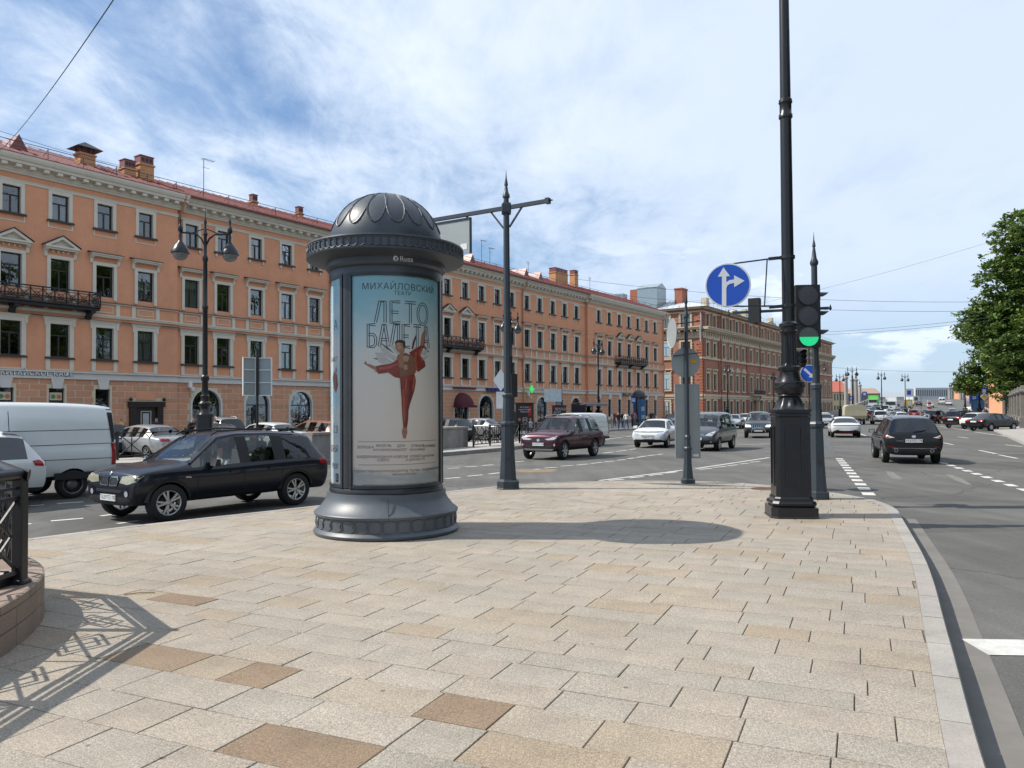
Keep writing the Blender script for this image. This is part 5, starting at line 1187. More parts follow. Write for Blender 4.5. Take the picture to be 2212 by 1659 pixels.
# classic two-lantern street lamps: one model, copied along the street
def make_lamp(label):
    t = thing('street_lamp', label, 'street lamp', group='two lantern street lamps along the street')
    stack(MB(), [(.36,0),(.36,.16),(.31,.2),(.31,.3),(.275,.33),(.27,1.62),(.29,1.64),(.29,1.74)], .12).build('pedestal', PB, t)
    MB().lathe([(.25,1.74),(.18,1.85),(.16,1.95),(.23,2.05),(.235,2.14),(.16,2.22),(.15,2.35),(.17,2.42),(.12,2.46),(.11,2.95),(.145,3.0),(.145,3.12),(.095,3.18),(.088,5.6),(.11,5.63),(.11,5.7),(.085,5.75),(.075,7.35),(.10,7.4),(.10,7.5),(.06,7.6),(.055,8.3),(.09,8.36),(.05,8.5),(.03,8.7),(.06,8.78),(.02,8.95),(.0,9.5)], 16).build('shaft', PB, t)
    for s in (-1, 1):
        a = MB(); a.tube([(0,0,7.9),(s*.14,0,8.2),(s*.32,0,8.36),(s*.86,0,8.40)], .035, 6); a.tube([(s*.05,0,8.55),(s*.25,0,8.48),(s*.5,0,8.38)], .02, 5); a.build('arm', PB, t)
        l = MB(); l.lathe([(.0,8.62),(.03,8.5),(.05,8.42),(.03,8.36),(.05,8.25),(.09,8.18),(.09,8.05),(.04,7.98),(.06,7.85),(.05,7.70),(.10,7.62),(.20,7.50),(.31,7.32),(.33,7.22),(.30,7.20),(.0,7.21)], 18, c=(s*.86,0,.42)); ln = l.build('lantern', PB, t)
        g = MB(); g.lathe([(.28,7.2),(.25,7.08),(.16,6.98),(.0,6.94)], 16, c=(s*.86,0,.42)); g.build('glass_bowl', MATS['lamp_glass'], ln)
    return t
lamp0 = make_lamp('two lantern black street lamp behind the black car on the left')
def lamp(u, Y, label, rz=0., z=RZ+.12, first=[True], sc_=1.):
    o = lamp0 if first[0] else copy_tree(lamp0); first[0] = False
    d = ray(u, 887); o.location = (d.x/d.y*Y, Y, z); o.rotation_euler = (0,0,rz); o['label'] = label; o.scale = (sc_,)*3
    return o
lamp(443, 28.2, 'two lantern black street lamp behind the black car on the left', radians(12))
lamp(1105, 55, 'two lantern street lamp hidden behind the dark sign mast', FANG); lamp(1293, 78, 'two lantern street lamp at the bus stop', FANG, z=0)
lamp(1572, 118, 'street lamp in front of the brick building left of the tall lamp post', FANG, z=0); lamp(1672, 148, 'street lamp in front of the brick building, next to the tall lamp post', FANG, z=0); lamp(1771, 116, 'street lamp at the right end of the brick building', 0.)
lamp(1815, 158, 'street lamp left of the pale bridge pylons', .3); lamp(1842, 132, 'tall street lamp above the tarpaulin truck', .2); lamp(1905, 150, 'street lamp on the central island, left of two', .4); lamp(1956, 160, 'street lamp on the central island, right of two', .4)
lamp(2085, 118, 'street lamp left of the tree on the right pavement', .3); lamp(2116, 100, 'street lamp half hidden in the tree leaves', .3)
# back of two sign panels on a post, left
bp = thing('direction_sign', 'grey backs of two sign panels on a thin post behind the black car', 'road sign', Vector((-9.0, 27.2, RZ+.15)), radians(20))
MB().lathe([(.045,0),(.045,3.95)], 10).build('post', PB, bp)
for s, n_ in ((-1, .46), (1, .50)):
    p = empty('sign_panel', (s*.02, .06, 2.35), radians(-s*25)); p.parent = bp; a, b = (-.5, -.06) if s < 0 else (.0, .5)
    MB().box(a, b, .0, .02, 0, 1.35).build('plate', MATS['sign_back'], p); f = MB()
    for z_ in (.0, .45, .9, 1.32): f.box(a-.02, b+.02, -.03, .0, z_, z_+.03)
    f.box(a-.02, a+.01, -.031, .021, 0, 1.36); f.box(b-.01, b+.02, -.031, .021, 0, 1.36); f.build('frame', MATS['sign_white'], p)
# ------------------------------------------------------------------ vehicles
from mathutils.bvhtree import BVHTree
def paint(name, col, metal=.0, rough=.3): return mat(name, col, rough, metal, var=.05, scale=1.5, coat=.45 if max(col) < .2 else .8, spec=.25, dirt=.04 if max(col) < .2 else .10)
paint('paint_navy', (.006,.007,.014)); paint('paint_blk', (.008,.008,.009)); paint('paint_wht', (.62,.63,.62)); paint('paint_silver', (.42,.43,.43), .6, .35); paint('paint_maroon', (.062,.008,.017), .2); paint('paint_grey', (.09,.10,.105), .5); paint('paint_red', (.20,.015,.015)); paint('paint_vanwhite', (.68,.70,.68), 0, .4); paint('paint_darkgrey', (.025,.027,.03), .4); paint('paint_blue', (.012,.022,.06), .3); paint('paint_olive', (.22,.20,.13), 0, .5); paint('paint_copper', (.33,.12,.06), .4)
mat('trim_black', (.012,.012,.013), .6, var=.15); mat('tyre', (.014,.014,.014), .85, var=.15, scale=8); mat('alloy', (.48,.49,.50), .3, .85, var=.08); mat('steel_wheel', (.16,.165,.17), .45, .5, var=.15); mat('cabin', (.02,.02,.022), .85, var=.2); mat('cabin_grey', (.05,.05,.052), .85, var=.1); mat('chrome', (.62,.63,.64), .12, 1., var=.03)
mat('head_lens', (.50,.53,.54), .08, .25, var=.25, scale=14); mat('head_lens_warm', (.38,.36,.26), .1, .2, var=.3, scale=12); mat('tail_red', (.30,.010,.012), .15, var=.2, scale=14); mat('tail_white', (.55,.50,.50), .15, var=.1); mat('plate', (.68,.68,.66), .45, var=.04); mat('plate_ink', (.02,.02,.025), .5, var=0); mat('lamp_lit', (.9,.88,.8), .2, var=0, emit=1.6); mat('brake_lit', (.9,.05,.03), .2, var=0, emit=1.2)
glass('car_glass', (.72,.78,.77), .28, .03); glass('car_glass_dark', (.10,.11,.12), .32, .05)
def wheel_meshes(r, wd, kind):
    def f():
        t = MB(); t.T = Matrix.Rotation(pi/2, 4, 'X'); h = wd/2
        t.lathe([(r*.66,-h*.8),(r*.70,-h),(r*.90,-h),(r*.975,-h*.82),(r,-h*.45),(r,h*.45),(r*.975,h*.82),(r*.90,h),(r*.70,h),(r*.66,h*.8)], 32, cap=False)
        me1 = mesh_of(t, 'wheel', MATS['tyre']); me1.set_sharp_from_angle(angle=radians(40))
        q = MB(); q.T = Matrix.Rotation(pi/2, 4, 'X'); R_ = r*.67
        q.lathe([(R_*1.02,-h*.80),(R_,-h*.86),(R_*.93,-h*.84),(R_*.90,-h*.55),(R_*.90,h*.5),(R_,h*.8)], 32, cap=False)
        if kind == 'steel':
            q.lathe([(R_*.90,-h*.45),(R_*.55,-h*.35),(R_*.45,-h*.62),(R_*.2,-h*.70),(0.001,-h*.70)], 28)
            for i in range(8):
                a = 2*pi*i/8; q.lathe([(0.001,-.004),(R_*.09,-.004),(R_*.09,.01)], 8, 1, c=(R_*.70*cos(a),R_*.70*sin(a),-h*.42))
        else:
            q.lathe([(R_*.26,-h*.2),(R_*.24,-h*.72),(R_*.10,-h*.78),(.001,-h*.78)], 16)
            q.lathe([(.001,-h*.02),(R_*.62,-h*.02),(R_*.62,h*.2)], 20, 1)
            ns = 5 if kind == 'double' else 6
            for i in range(ns):
                for dd in ((-.14,.14) if kind == 'double' else (0,)):
                    a = 2*pi*i/ns; sw = .075 if kind == 'double' else .13
                    d0 = Vector((cos(a+dd*.6),sin(a+dd*.6),0)); d1 = Vector((cos(a+dd*1.35),sin(a+dd*1.35),0))
                    p0 = d0*R_*.18+Vector((0,0,-h*.66)); p1 = d1*R_*.95+Vector((0,0,-h*.78)); q.bar(p0, p1, R_*sw*2, .03, up=(0,0,1))
        me2 = mesh_of(q, 'rim', MATS['steel_wheel' if kind == 'steel' else 'alloy'], MATS['trim_black'])
        return me1, me2
    return shared(('wheel', r, wd, kind), f)
SEG = 8      # segments per half section
def section(x, zb, zbelt, ztop, wb, wt, wl):
    zt6 = max(zbelt+.012, ztop-.055)
    return [(x,0,zb),(x,wl*.84,zb),(x,wl,zb+.09),(x,wb,zb+.50*(zbelt-zb)),(x,wb*.992,zbelt-.07),(x,wb*.95,zbelt),(x,wt,zt6),(x,wt*.72,ztop-.012),(x,0,ztop)]
def build_body(st, tagf, axles, r, xc, sub=1, arch=1.13, creases=()):
    """loft the stations; tagf(i, seg) gives the material tag of the strip between station i and i+1"""
    bm = bmesh.new(); k = len(st); rows = []
    for s in st:
        h = section(*s); full = [(x, -y, z) for x, y, z in h[::-1][:-1]]+h   # left half reversed then right half
        rows.append([bm.verts.new((x-xc, y, z)) for x, y, z in full[:-1]] + [None])
    n = 2*SEG
    order = []
    for s, row in zip(st, rows): pass
    bm.free(); bm = bmesh.new(); rows = []
    for s in st:
        h = section(*s)
        ring = h+[(x, -y, z) for x, y, z in h[-2:0:-1]]      # bottom centre -> right side up -> top -> left side down
        rows.append([bm.verts.new((x-xc, y, z)) for x, y, z in ring])
    n = len(rows[0])
    for i in range(k-1):
        for j in range(n):
            f = bm.faces.new((rows[i][j], rows[i][(j+1) % n], rows[i+1][(j+1) % n], rows[i+1][j]))
            seg = j if j < SEG else n-1-j; f.material_index = tagf(i, seg, 1 if j < SEG else -1); f.smooth = True
    f = bm.faces.new(rows[0][::-1]); f.smooth = True; f.material_index = 0; f = bm.faces.new(rows[-1]); f.smooth = True; f.material_index = 0
    bmesh.ops.recalc_face_normals(bm, faces=bm.faces)
    cl_ = bm.edges.layers.float.get('crease_edge') or bm.edges.layers.float.new('crease_edge'); pos = {v: (i, j) for i, r_ in enumerate(rows) for j, v in enumerate(r_)}
    for e in bm.edges:
        (i0, j0), (i1, j1) = pos[e.verts[0]], pos[e.verts[1]]
        if i0 == i1:
            if i0 in creases: e[cl_] = .55
        else:
            sg_ = j0 if j0 <= SEG else n-j0
            if sg_ in (5, 6): e[cl_] = .42 if sg_ == 5 else .28
            elif sg_ == 4: e[cl_] = .25
    me = bpy.data.meshes.new('body'); bm.to_mesh(me); bm.free()
    for m_ in range(8): me.materials.append(None)
    ob_ = bpy.data.objects.new('tmp', me); C.objects.link(ob_)
    md = ob_.modifiers.new('s', 'SUBSURF'); md.levels = md.render_levels = sub
    wb = max(s[4] for s in st); cut = MB()
    for ax in axles:
        for s in (-1, 1):
            a, b = sorted((s*(wb-.36), s*(wb+.25)))
            n2 = 28; vs = [(ax-xc+r*arch*cos(2*pi*t/n2), y_, r*1.0+r*arch*sin(2*pi*t/n2)) for y_ in (a,b) for t in range(n2)]
            cut.add(vs, [tuple(range(n2)), tuple(range(2*n2-1,n2-1,-1))]+[((t+1) % n2, t, n2+t, n2+(t+1) % n2) for t in range(n2)], 1)
    cme = cut.mesh('cut'); bm = bmesh.new(); bm.from_mesh(cme); bmesh.ops.recalc_face_normals(bm, faces=bm.faces); bm.to_mesh(cme); bm.free()
    for m_ in range(8): cme.materials.append(None)
    co = bpy.data.objects.new('cut', cme); C.objects.link(co)
    mb_ = ob_.modifiers.new('b', 'BOOLEAN'); mb_.operation = 'DIFFERENCE'; mb_.object = co; mb_.solver = 'EXACT'
    try: mb_.material_mode = 'INDEX'
    except Exception: pass
    dg = bpy.context.evaluated_depsgraph_get(); res = bpy.data.meshes.new_from_object(ob_.evaluated_get(dg))
    bpy.data.objects.remove(ob_); bpy.data.objects.remove(co)
    return res
TAGN = {0:'body', 1:'under_trim', 2:'windshield', 3:'rear_window', 4:'side_window', 5:'window_pillar', 6:'roof', 7:'side_window'}
def split_by_tag(me, root, pm, gm, trim):
    bm = bmesh.new(); bm.from_mesh(me); idx = sorted({f.material_index for f in bm.faces}); bm.free(); out_ = {}
    for t in idx:
        bm = bmesh.new(); bm.from_mesh(me); bmesh.ops.delete(bm, geom=[f for f in bm.faces if f.material_index != t], context='FACES')
        if t in (2,3,4,7): bmesh.ops.translate(bm, vec=(0,0,0), verts=bm.verts)
        groups = [bm]
        for f in bm.faces: f.material_index = 0
        if t in (4, 5, 7):
            # one mesh per window pane
            left = set(bm.faces); groups = []
            while left:
                seed = next(iter(left)); comp = {seed}; st_ = [seed]
                while st_:
                    f = st_.pop()
                    for e in f.edges:
                        for g in e.link_faces:
                            if g in left and g not in comp: comp.add(g); st_.append(g)
                left -= comp; b2 = bmesh.new(); vm_ = {}
                for f in comp:
                    try: nf = b2.faces.new([vm_.setdefault(v.index, None) or vm_.__setitem__(v.index, b2.verts.new(v.co)) or vm_[v.index] for v in f.verts]); nf.smooth = True
                    except ValueError: pass
                groups.append(b2)
            bm.free()
        for g in groups:
            m2 = bpy.data.meshes.new(TAGN[t]); g.to_mesh(m2); g.free()
            if len(m2.polygons) == 0: continue
            m2.materials.append(pm if t in (0,6) else (trim if t in (1,5) else gm))
            m2.set_sharp_from_angle(angle=radians(50)); out_.setdefault(t, []).append(link(TAGN[t], m2, root))
    return out_
class Decals:
    def __init__(s, me, root): s.bvh = BVHTree.FromPolygons([v.co.copy() for v in me.vertices], [tuple(p.vertices) for p in me.polygons]); s.root = root
    def hit(s, p, axis):
        d = {'f':Vector((-1,0,0)), 'r':Vector((1,0,0)), 'l':Vector((0,-1,0)), 'R':Vector((0,1,0))}[axis]
        o = {'f':lambda a,b:Vector((5,a,b)), 'r':lambda a,b:Vector((-5,a,b)), 'l':lambda a,b:Vector((a,3,b)), 'R':lambda a,b:Vector((a,-3,b))}[axis](*p)
        h = s.bvh.ray_cast(o, d)
        if h[0] is None:
            h = s.bvh.find_nearest(Vector((0,p[0],p[1])) if axis in 'fr' else Vector((p[0],0,p[1])))
            return Vector(h[0]), -d
        return h[0], -d
    def patch(s, name, poly, axis, m, off=.006, cuts=.08, mirror=False, parent=None, thick=.0):
        res = None
        for sg_ in ((1,-1) if mirror else (1,)):
            bm = bmesh.new(); ax = axis
            if axis in 'fr': pl = [(a*sg_, b) for a, b in poly]
            else: pl = poly; ax = axis if sg_ == 1 else ('R' if axis == 'l' else 'l')
            f = bm.faces.new([bm.verts.new((a,b,0)) for a, b in pl]); bmesh.ops.triangulate(bm, faces=[f])
            for _ in range(3):
                es = [e for e in bm.edges if e.calc_length() > cuts]
                if not es: break
                bmesh.ops.subdivide_edges(bm, edges=es, cuts=1); bmesh.ops.triangulate(bm, faces=bm.faces)
            for v in bm.verts:
                p, n = s.hit((v.co.x, v.co.y), ax); v.co = p+n*off
            for f in bm.faces: f.smooth = True
            bmesh.ops.recalc_face_normals(bm, faces=bm.faces)
            me = bpy.data.meshes.new(name); bm.to_mesh(me); bm.free(); me.materials.append(MATS[m] if isinstance(m, str) else m)
            res = link(name, me, parent or s.root)
        return res
    def strip(s, name, pts, axis, wd, m, mirror=False, off=.004):
        for a, b in zip(pts, pts[1:]):
            d = Vector((b[0]-a[0], b[1]-a[1])); n = Vector((-d.y, d.x)).normalized()*wd/2; a2, b2 = Vector(a), Vector(b)
            s.patch(name, [tuple(a2+n), tuple(b2+n), tuple(b2-n), tuple(a2-n)], axis, m, off, .25, mirror)
def plate_on(D, axis, c, z, txt='', tilt=0., w_=.52, h=.115):
    p, n = D.hit((c, z), axis); sgn_ = 1 if axis == 'f' else -1
    M = Matrix.Translation(p+n*.02) @ (Matrix.Rotation(pi/2, 4, 'Z') if axis == 'f' else Matrix.Rotation(-pi/2, 4, 'Z')) @ Matrix.Rotation(pi/2, 4, 'X')
    mb = MB(); mb.T = M; mb.box(-w_/2, w_/2, -h/2, h/2, -.01, .004); o = mb.build('number_plate', MATS['plate'], D.root)
    if txt: text(txt, .105, MATS['plate_ink'], o, M @ Matrix.Translation((0,0,.0045)), extrude=.0005)
    return o
def car(spec, pm, label, gm='car_glass', cat='car', wheel='alloy', front=None, rear=None, side=True, name='parked_car', arch_trim=True, seats=True, rails=False, mirrors=True, zs=1., sub=1):
    st = spec['st']; ax = spec['axles']; r = spec['r']; xc = sum(ax)/2; pm = MATS[pm] if isinstance(pm, str) else pm
    root = thing(name, label, cat)
    me = build_body(st, spec['tag'], ax, r, xc, sub, creases=spec['cr'])
    split_by_tag(me, root, pm, MATS[gm], MATS['trim_black']); D = Decals(me, root); root_hw = max(s[4] for s in st)
    for x in ax:
        for s in (-1, 1):
            a, b = wheel_meshes(r, spec.get('tw', .225), wheel); w1 = link('wheel', a, root, (x-xc, s*(root_hw-.135), r), pi if s < 0 else 0); link('rim', b, w1)
            if arch_trim:
                mb = MB(); n = 16; vs = []
                for i in range(n+1):
                    t = radians(6)+(pi-radians(12))*i/n
                    for rr, oy in ((1.10,.0),(1.24,.0)):
                        px, pz = x-xc+r*rr*cos(t), r+r*rr*sin(t); p, nn = D.hit((px, pz), 'l' if s > 0 else 'R')
                        yy = max(abs(p.y), root_hw-.10) if abs(p.y) > root_hw-.3 else root_hw-.04
                        vs.append((px, s*(yy+.012), pz))
                mb.add(vs, [(2*i,2*i+1,2*i+3,2*i+2) for i in range(n)], 0, True); mb.build('arch_trim', MATS['trim_black'], root)
    xs = spec['cab']      # cabin: x rear, x front, floor z, belt z, half width
    c = MB(); c.box(xs[0]-xc, xs[1]-xc, -xs[4], xs[4], xs[2], xs[3]-.16); c.build('interior', MATS['cabin'], root)
    if seats:
        for sx in spec['seats']:
            for s in (-1, 1):
                m_ = MB(); x = sx-xc; y = s*.36
                m_.prism_xz([(x-.02,xs[3]-.3),(x+.14,xs[3]-.3),(x-.02,xs[3]+.26),(x-.12,xs[3]+.24)], y-.23, y+.23); m_.prism_xz([(x-.10,xs[3]+.28),(x+.0,xs[3]+.28),(x-.03,xs[3]+.45),(x-.11,xs[3]+.43)], y-.12, y+.12); m_.build('seat', MATS['cabin_grey'], root)
    hs = spec.get('hood')
    if mirrors:
        for s in (-1, 1):
            x, z = spec['mir']; x -= xc; y = s*(root_hw-.02)
            m_ = MB(); m_.add([(x-.06,y,z+.02),(x+.06,y,z+.02),(x+.07,y+s*.2,z+.0),(x-.05,y+s*.2,z),(x-.06,y,z+.14),(x+.03,y,z+.15),(x+.03,y+s*.2,z+.13),(x-.05,y+s*.2,z+.13)], [(0,1,2,3),(4,5,6,7),(0,1,5,4),(1,2,6,5),(2,3,7,6),(3,0,4,7)]); m_.bar((x,y-s*.06,z-.0), (x,y+s*.06,z+.04), .06, .03)
            mo = m_.build('mirror', pm if not spec.get('blkmir') else MATS['trim_black'], root)
            g_ = MB().add([(x-.061,y+s*.02,z+.03),(x-.053,y+s*.18,z+.015),(x-.053,y+s*.18,z+.115),(x-.062,y+s*.02,z+.125)], [(0,1,2,3)]); g_.build('mirror_glass', MATS['chrome'], mo)
    if side:
        for ln in spec['seams']: D.strip('door_seam', [(x-xc, z) for x, z in ln], 'l', .014, 'trim_black', True)
        for x, z in spec['handles']:
            for s in (-1, 1):
                p, n = D.hit((x-xc, z), 'l' if s > 0 else 'R'); MB().box(p.x-.11, p.x+.11, min(p.y,p.y+s*.03), max(p.y,p.y+s*.03), p.z-.018, p.z+.018).build('door_handle', pm, root)
        if spec.get('sill'): a, b, z0, z1 = spec['sill']; D.patch('sill_trim', [(a-xc,z0),(b-xc,z0),(b-xc,z1),(a-xc,z1)], 'l', 'trim_black', .006, .4, True)
    if rails:
        for s in (-1, 1): 
            a, b, y, z = spec['rail']; MB().tube([(a-xc,s*y,z-.06),(a-xc+.12,s*y,z+.01),((a+b)/2-xc,s*y,z+.05),(b-xc-.12,s*y,z+.01),(b-xc,s*y,z-.06)], .018, 6).build('roof_rail', MATS['trim_black'] if rails == 1 else MATS['alloy'], root)
    # A pillars
    for s in (-1, 1):
        pts = []
        for i in spec['apil']:
            q = section(*st[i])[6]; pts.append(Vector((q[0]-xc, s*q[1], q[2])))
        pp_ = []
        for p in pts:
            h = D.bvh.find_nearest(p); pp_.append(h[0])
        MB().tube(pp_, .032, 6).build('window_pillar', pm, root)
    if front: front(D, root, L_(spec))
    if rear: rear(D, root)
    root['hw'] = root_hw; root['wb'] = ax[1]-ax[0]; root.scale = (1,1,zs); root['zs'] = zs
    return root
def L_(spec): return spec['st'][-1][0]-sum(spec['axles'])/2
def mk_tag(rear_i, roof0, pil, roof1, side0, side1, cargo=False):
    """rear_i: strip of the rear window; roof0..roof1: roof strips; pil: pillar strips; windshield strip = roof1"""
    def f(i, seg, s):
        if seg in (0, 1): return 1
        if seg in (6, 7):
            if i == rear_i: return 3 if not cargo else 0
            if i == roof1: return 2
            return 0
        if seg == 5 and side0 <= i <= side1:
            if i in pil: return 5
            return 4
        return 0
    return f
# station: x, bottom, belt, top, half width at belt, half width at roof edge, half width at sill
SUV = dict(st=[(.0,.42,.80,.86,.79,.69,.70),(.04,.33,.94,1.03,.89,.77,.80),(.10,.30,1.0,1.10,.91,.78,.83),(.40,.31,1.02,1.58,.925,.64,.86),(.56,.31,1.02,1.615,.925,.645,.86),(1.245,.31,1.01,1.66,.925,.65,.87),(1.295,.31,1.01,1.665,.925,.65,.87),(2.12,.31,.99,1.67,.925,.65,.87),(2.17,.31,.99,1.665,.925,.65,.87),(2.60,.31,.98,1.61,.925,.63,.87),(3.26,.31,.99,1.12,.92,.80,.87),(3.42,.31,.985,1.095,.92,.81,.87),(3.88,.30,.975,1.06,.915,.80,.86),(4.15,.31,.94,1.015,.89,.78,.83),(4.28,.33,.87,.94,.85,.75,.79),(4.33,.40,.66,.71,.80,.70,.70)],
    axles=(.90,3.70), r=.355, cab=(.75,3.25,.42,.98,.70), seats=(1.45,2.35), mir=(2.86,1.0), blkmir=True,
    seams=[[(2.15,.40),(2.15,.96)], [(3.16,.45),(3.14,.95)], [(1.27,.66),(1.27,.97)]], handles=[(2.38,.86),(1.50,.87)], sill=(1.35,3.25,.33,.45), rail=(.75,2.7,.60,1.66), apil=(9,10), cr=(2,3,9,10,14))
SUV['tag'] = mk_tag(2, 3, {5,7}, 9, 3, 9)
SUV['tag'] = (lambda f0: (lambda i, seg, s: 5 if (seg == 5 and i == 4 and False) else f0(i, seg, s)))(SUV['tag'])
SEDAN = dict(st=[(.0,.48,.74,.82,.68,.58,.60),(.06,.34,.86,.95,.82,.70,.72),(.22,.28,.93,1.0,.87,.76,.80),(.62,.26,.95,1.04,.885,.74,.83),(1.28,.25,.95,1.36,.89,.57,.84),(1.40,.25,.95,1.39,.89,.575,.84),(1.62,.25,.95,1.43,.89,.59,.84),(1.74,.25,.95,1.44,.89,.59,.84),(2.42,.25,.94,1.46,.89,.59,.84),(2.54,.25,.94,1.455,.89,.59,.84),(3.0,.25,.93,1.39,.89,.575,.84),(3.62,.25,.92,1.02,.885,.72,.84),(4.15,.26,.87,.94,.88,.74,.82),(4.44,.29,.77,.83,.83,.70,.76),(4.57,.36,.60,.64,.72,.60,.66)],
    axles=(.98,3.68), r=.315, cab=(1.0,3.4,.38,.95,.66), seats=(1.75,2.65), mir=(3.22,.96), seams=[[(2.48,.34),(2.48,.92)], [(3.42,.4),(3.40,.92)], [(1.62,.62),(1.66,.92)]], handles=[(2.68,.82),(1.82,.83)], apil=(10,11), tw=.205, cr=(2,3,4,10,11,13))
SEDAN['tag'] = mk_tag(3, 4, {6,8}, 10, 4, 10)
HATCH = dict(st=[(.0,.46,.74,.82,.66,.56,.60),(.05,.34,.86,.94,.80,.68,.72),(.12,.29,.93,1.02,.84,.72,.77),(.48,.27,.95,1.43,.86,.56,.80),(.60,.27,.95,1.46,.86,.57,.80),(1.08,.27,.95,1.51,.87,.59,.81),(1.20,.27,.95,1.515,.87,.59,.81),(1.92,.27,.94,1.52,.87,.59,.81),(2.04,.27,.94,1.515,.87,.59,.81),(2.52,.27,.93,1.43,.87,.57,.81),(3.2,.27,.92,1.03,.865,.72,.81),(3.6,.28,.85,.94,.85,.70,.79),(3.92,.31,.74,.81,.78,.63,.73),(4.0,.38,.6,.64,.62,.48,.58)],
    axles=(.72,3.25), r=.31, cab=(.62,3.0,.38,.95,.64), seats=(1.3,2.2), mir=(2.84,.96), seams=[[(1.98,.34),(1.98,.92)], [(3.02,.4),(3.0,.92)], [(1.12,.6),(1.14,.92)]], handles=[(2.18,.82),(1.3,.83)], apil=(9,10), tw=.195, cr=(2,3,9,10,12))
HATCH['tag'] = mk_tag(2, 3, {5,7}, 9, 3, 9)
MPV = dict(st=[(.0,.45,.80,.92,.78,.70,.66),(.04,.34,.95,1.1,.86,.76,.76),(.10,.30,1.02,1.22,.885,.76,.80),(.28,.28,1.05,1.74,.895,.66,.84),(.42,.28,1.05,1.77,.895,.67,.84),(1.15,.28,1.05,1.81,.90,.68,.85),(1.27,.28,1.05,1.815,.90,.68,.85),(2.1,.28,1.04,1.81,.90,.68,.85),(2.22,.28,1.04,1.80,.90,.68,.85),(2.72,.28,1.02,1.70,.90,.66,.85),(3.5,.28,1.0,1.13,.895,.76,.85),(3.95,.29,.93,1.03,.88,.74,.83),(4.26,.32,.80,.88,.82,.68,.78),(4.38,.40,.64,.70,.68,.54,.64)],
    axles=(.82,3.55), r=.32, cab=(.5,3.3,.40,1.05,.68), seats=(1.5,2.4), mir=(3.05,1.06), seams=[[(2.16,.36),(2.16,1.0)], [(3.26,.42),(3.24,1.0)], [(1.2,.36),(1.2,1.0)]], handles=[(2.36,.9),(1.98,.9)], apil=(9,10), sill=(1.2,3.1,.30,.42), cr=(2,3,9,10,12))
MPV['tag'] = mk_tag(2, 3, {5,7}, 9, 3, 9)
VAN = dict(st=[(.0,.62,1.0,1.2,.80,.74,.74),(.03,.46,1.15,2.14,.96,.80,.86),(.07,.44,1.18,2.20,.985,.84,.90),(.5,.42,1.2,2.27,1.0,.86,.93),(1.6,.42,1.2,2.30,1.0,.86,.93),(2.6,.42,1.2,2.30,1.0,.86,.93),(3.4,.42,1.2,2.29,1.0,.86,.93),(3.52,.42,1.2,2.285,1.0,.86,.93),(4.05,.42,1.18,2.22,1.0,.83,.93),(4.85,.42,1.12,1.28,.99,.84,.92),(5.2,.44,.98,1.08,.95,.78,.88),(5.4,.52,.76,.82,.80,.62,.74)],
    axles=(1.0,4.45), r=.335, cab=(3.5,4.7,.5,1.2,.75), seats=(3.75,), mir=(4.5,1.25), blkmir=True, seams=[[(3.46,.5),(3.46,2.1)], [(4.45,.55),(4.42,1.15)], [(2.3,.5),(2.3,2.15)], [(.12,1.62),(3.4,1.62)], [(.12,.92),(3.4,.95)], [(.12,1.28),(3.4,1.28)]], handles=[(3.62,1.02)], apil=(8,9), tw=.215, cr=(1,2,8,9,10))
def van_tag(i, seg, s):
    if seg in (0,1): return 1
    if seg in (6,7) and i == 8: return 2
    if seg == 5 and i in (7,8): return 4
    return 0
VAN['tag'] = van_tag
# ---- front and rear faces; y is across the car
def f_bmw(D, root, xf):
    D.patch('headlight', [(.36,.76),(.42,.88),(.70,.91),(.86,.90),(.84,.79),(.62,.735)], 'f', 'head_lens_warm', .008, mirror=True)
    for s in (-1, 1):
        D.patch('grille', [(s*.035,.70),(s*.28,.71),(s*.32,.80),(s*.27,.865),(s*.06,.86),(s*.03,.80)], 'f', 'trim_black', .010)
        D.strip('grille_surround', [(s*.035,.70),(s*.28,.71),(s*.32,.80),(s*.27,.865),(s*.06,.86),(s*.03,.80),(s*.035,.70)], 'f', .022, 'chrome', off=.016)
        for k in range(5): D.strip('grille_bar', [(s*(.08+k*.05),.72),(s*(.08+k*.05),.85)], 'f', .010, 'chrome', off=.013)
    D.patch('bumper_intake', [(-.42,.575),(.42,.575),(.46,.635),(-.46,.635)], 'f', 'trim_black', .008); D.patch('lower_bumper', [(-.74,.36),(.74,.36),(.80,.45),(.62,.50),(-.62,.50),(-.80,.45)], 'f', 'trim_black', .008)
    for s in (-1, 1): D.patch('fog_light', [(s*.60+.055*cos(a*pi/6), .565+.055*sin(a*pi/6)) for a in range(12)], 'f', 'head_lens', .012)
    plate_on(D, 'f', 0, .475, 'Т629ТЕ178'); D.patch('badge', [(.03*cos(a*pi/5), .925+.03*sin(a*pi/5)) for a in range(10)], 'f', 'chrome', .01)
    xc = 2.3; D.patch('side_indicator', [(3.28-xc,.80),(3.40-xc,.81),(3.40-xc,.83),(3.30-xc,.825)], 'l', 'chrome', .006, mirror=True)
def r_suv(D, root):
    D.patch('tail_light', [(.60,.86),(.88,.88),(.90,1.04),(.74,1.05),(.62,.98)], 'r', 'tail_red', .008, mirror=True); D.patch('tail_light', [(-2.20,.88),(-2.02,.90),(-1.98,1.0),(-2.16,1.03)], 'l', 'tail_red', .008, mirror=True); plate_on(D, 'r', 0, .80); D.patch('rear_bumper', [(-.78,.40),(.78,.40),(.82,.56),(-.82,.56)], 'r', 'trim_black', .007); D.patch('badge', [(.05*cos(a*pi/5), .95+.035*sin(a*pi/5)) for a in range(10)], 'r', 'chrome', .012)
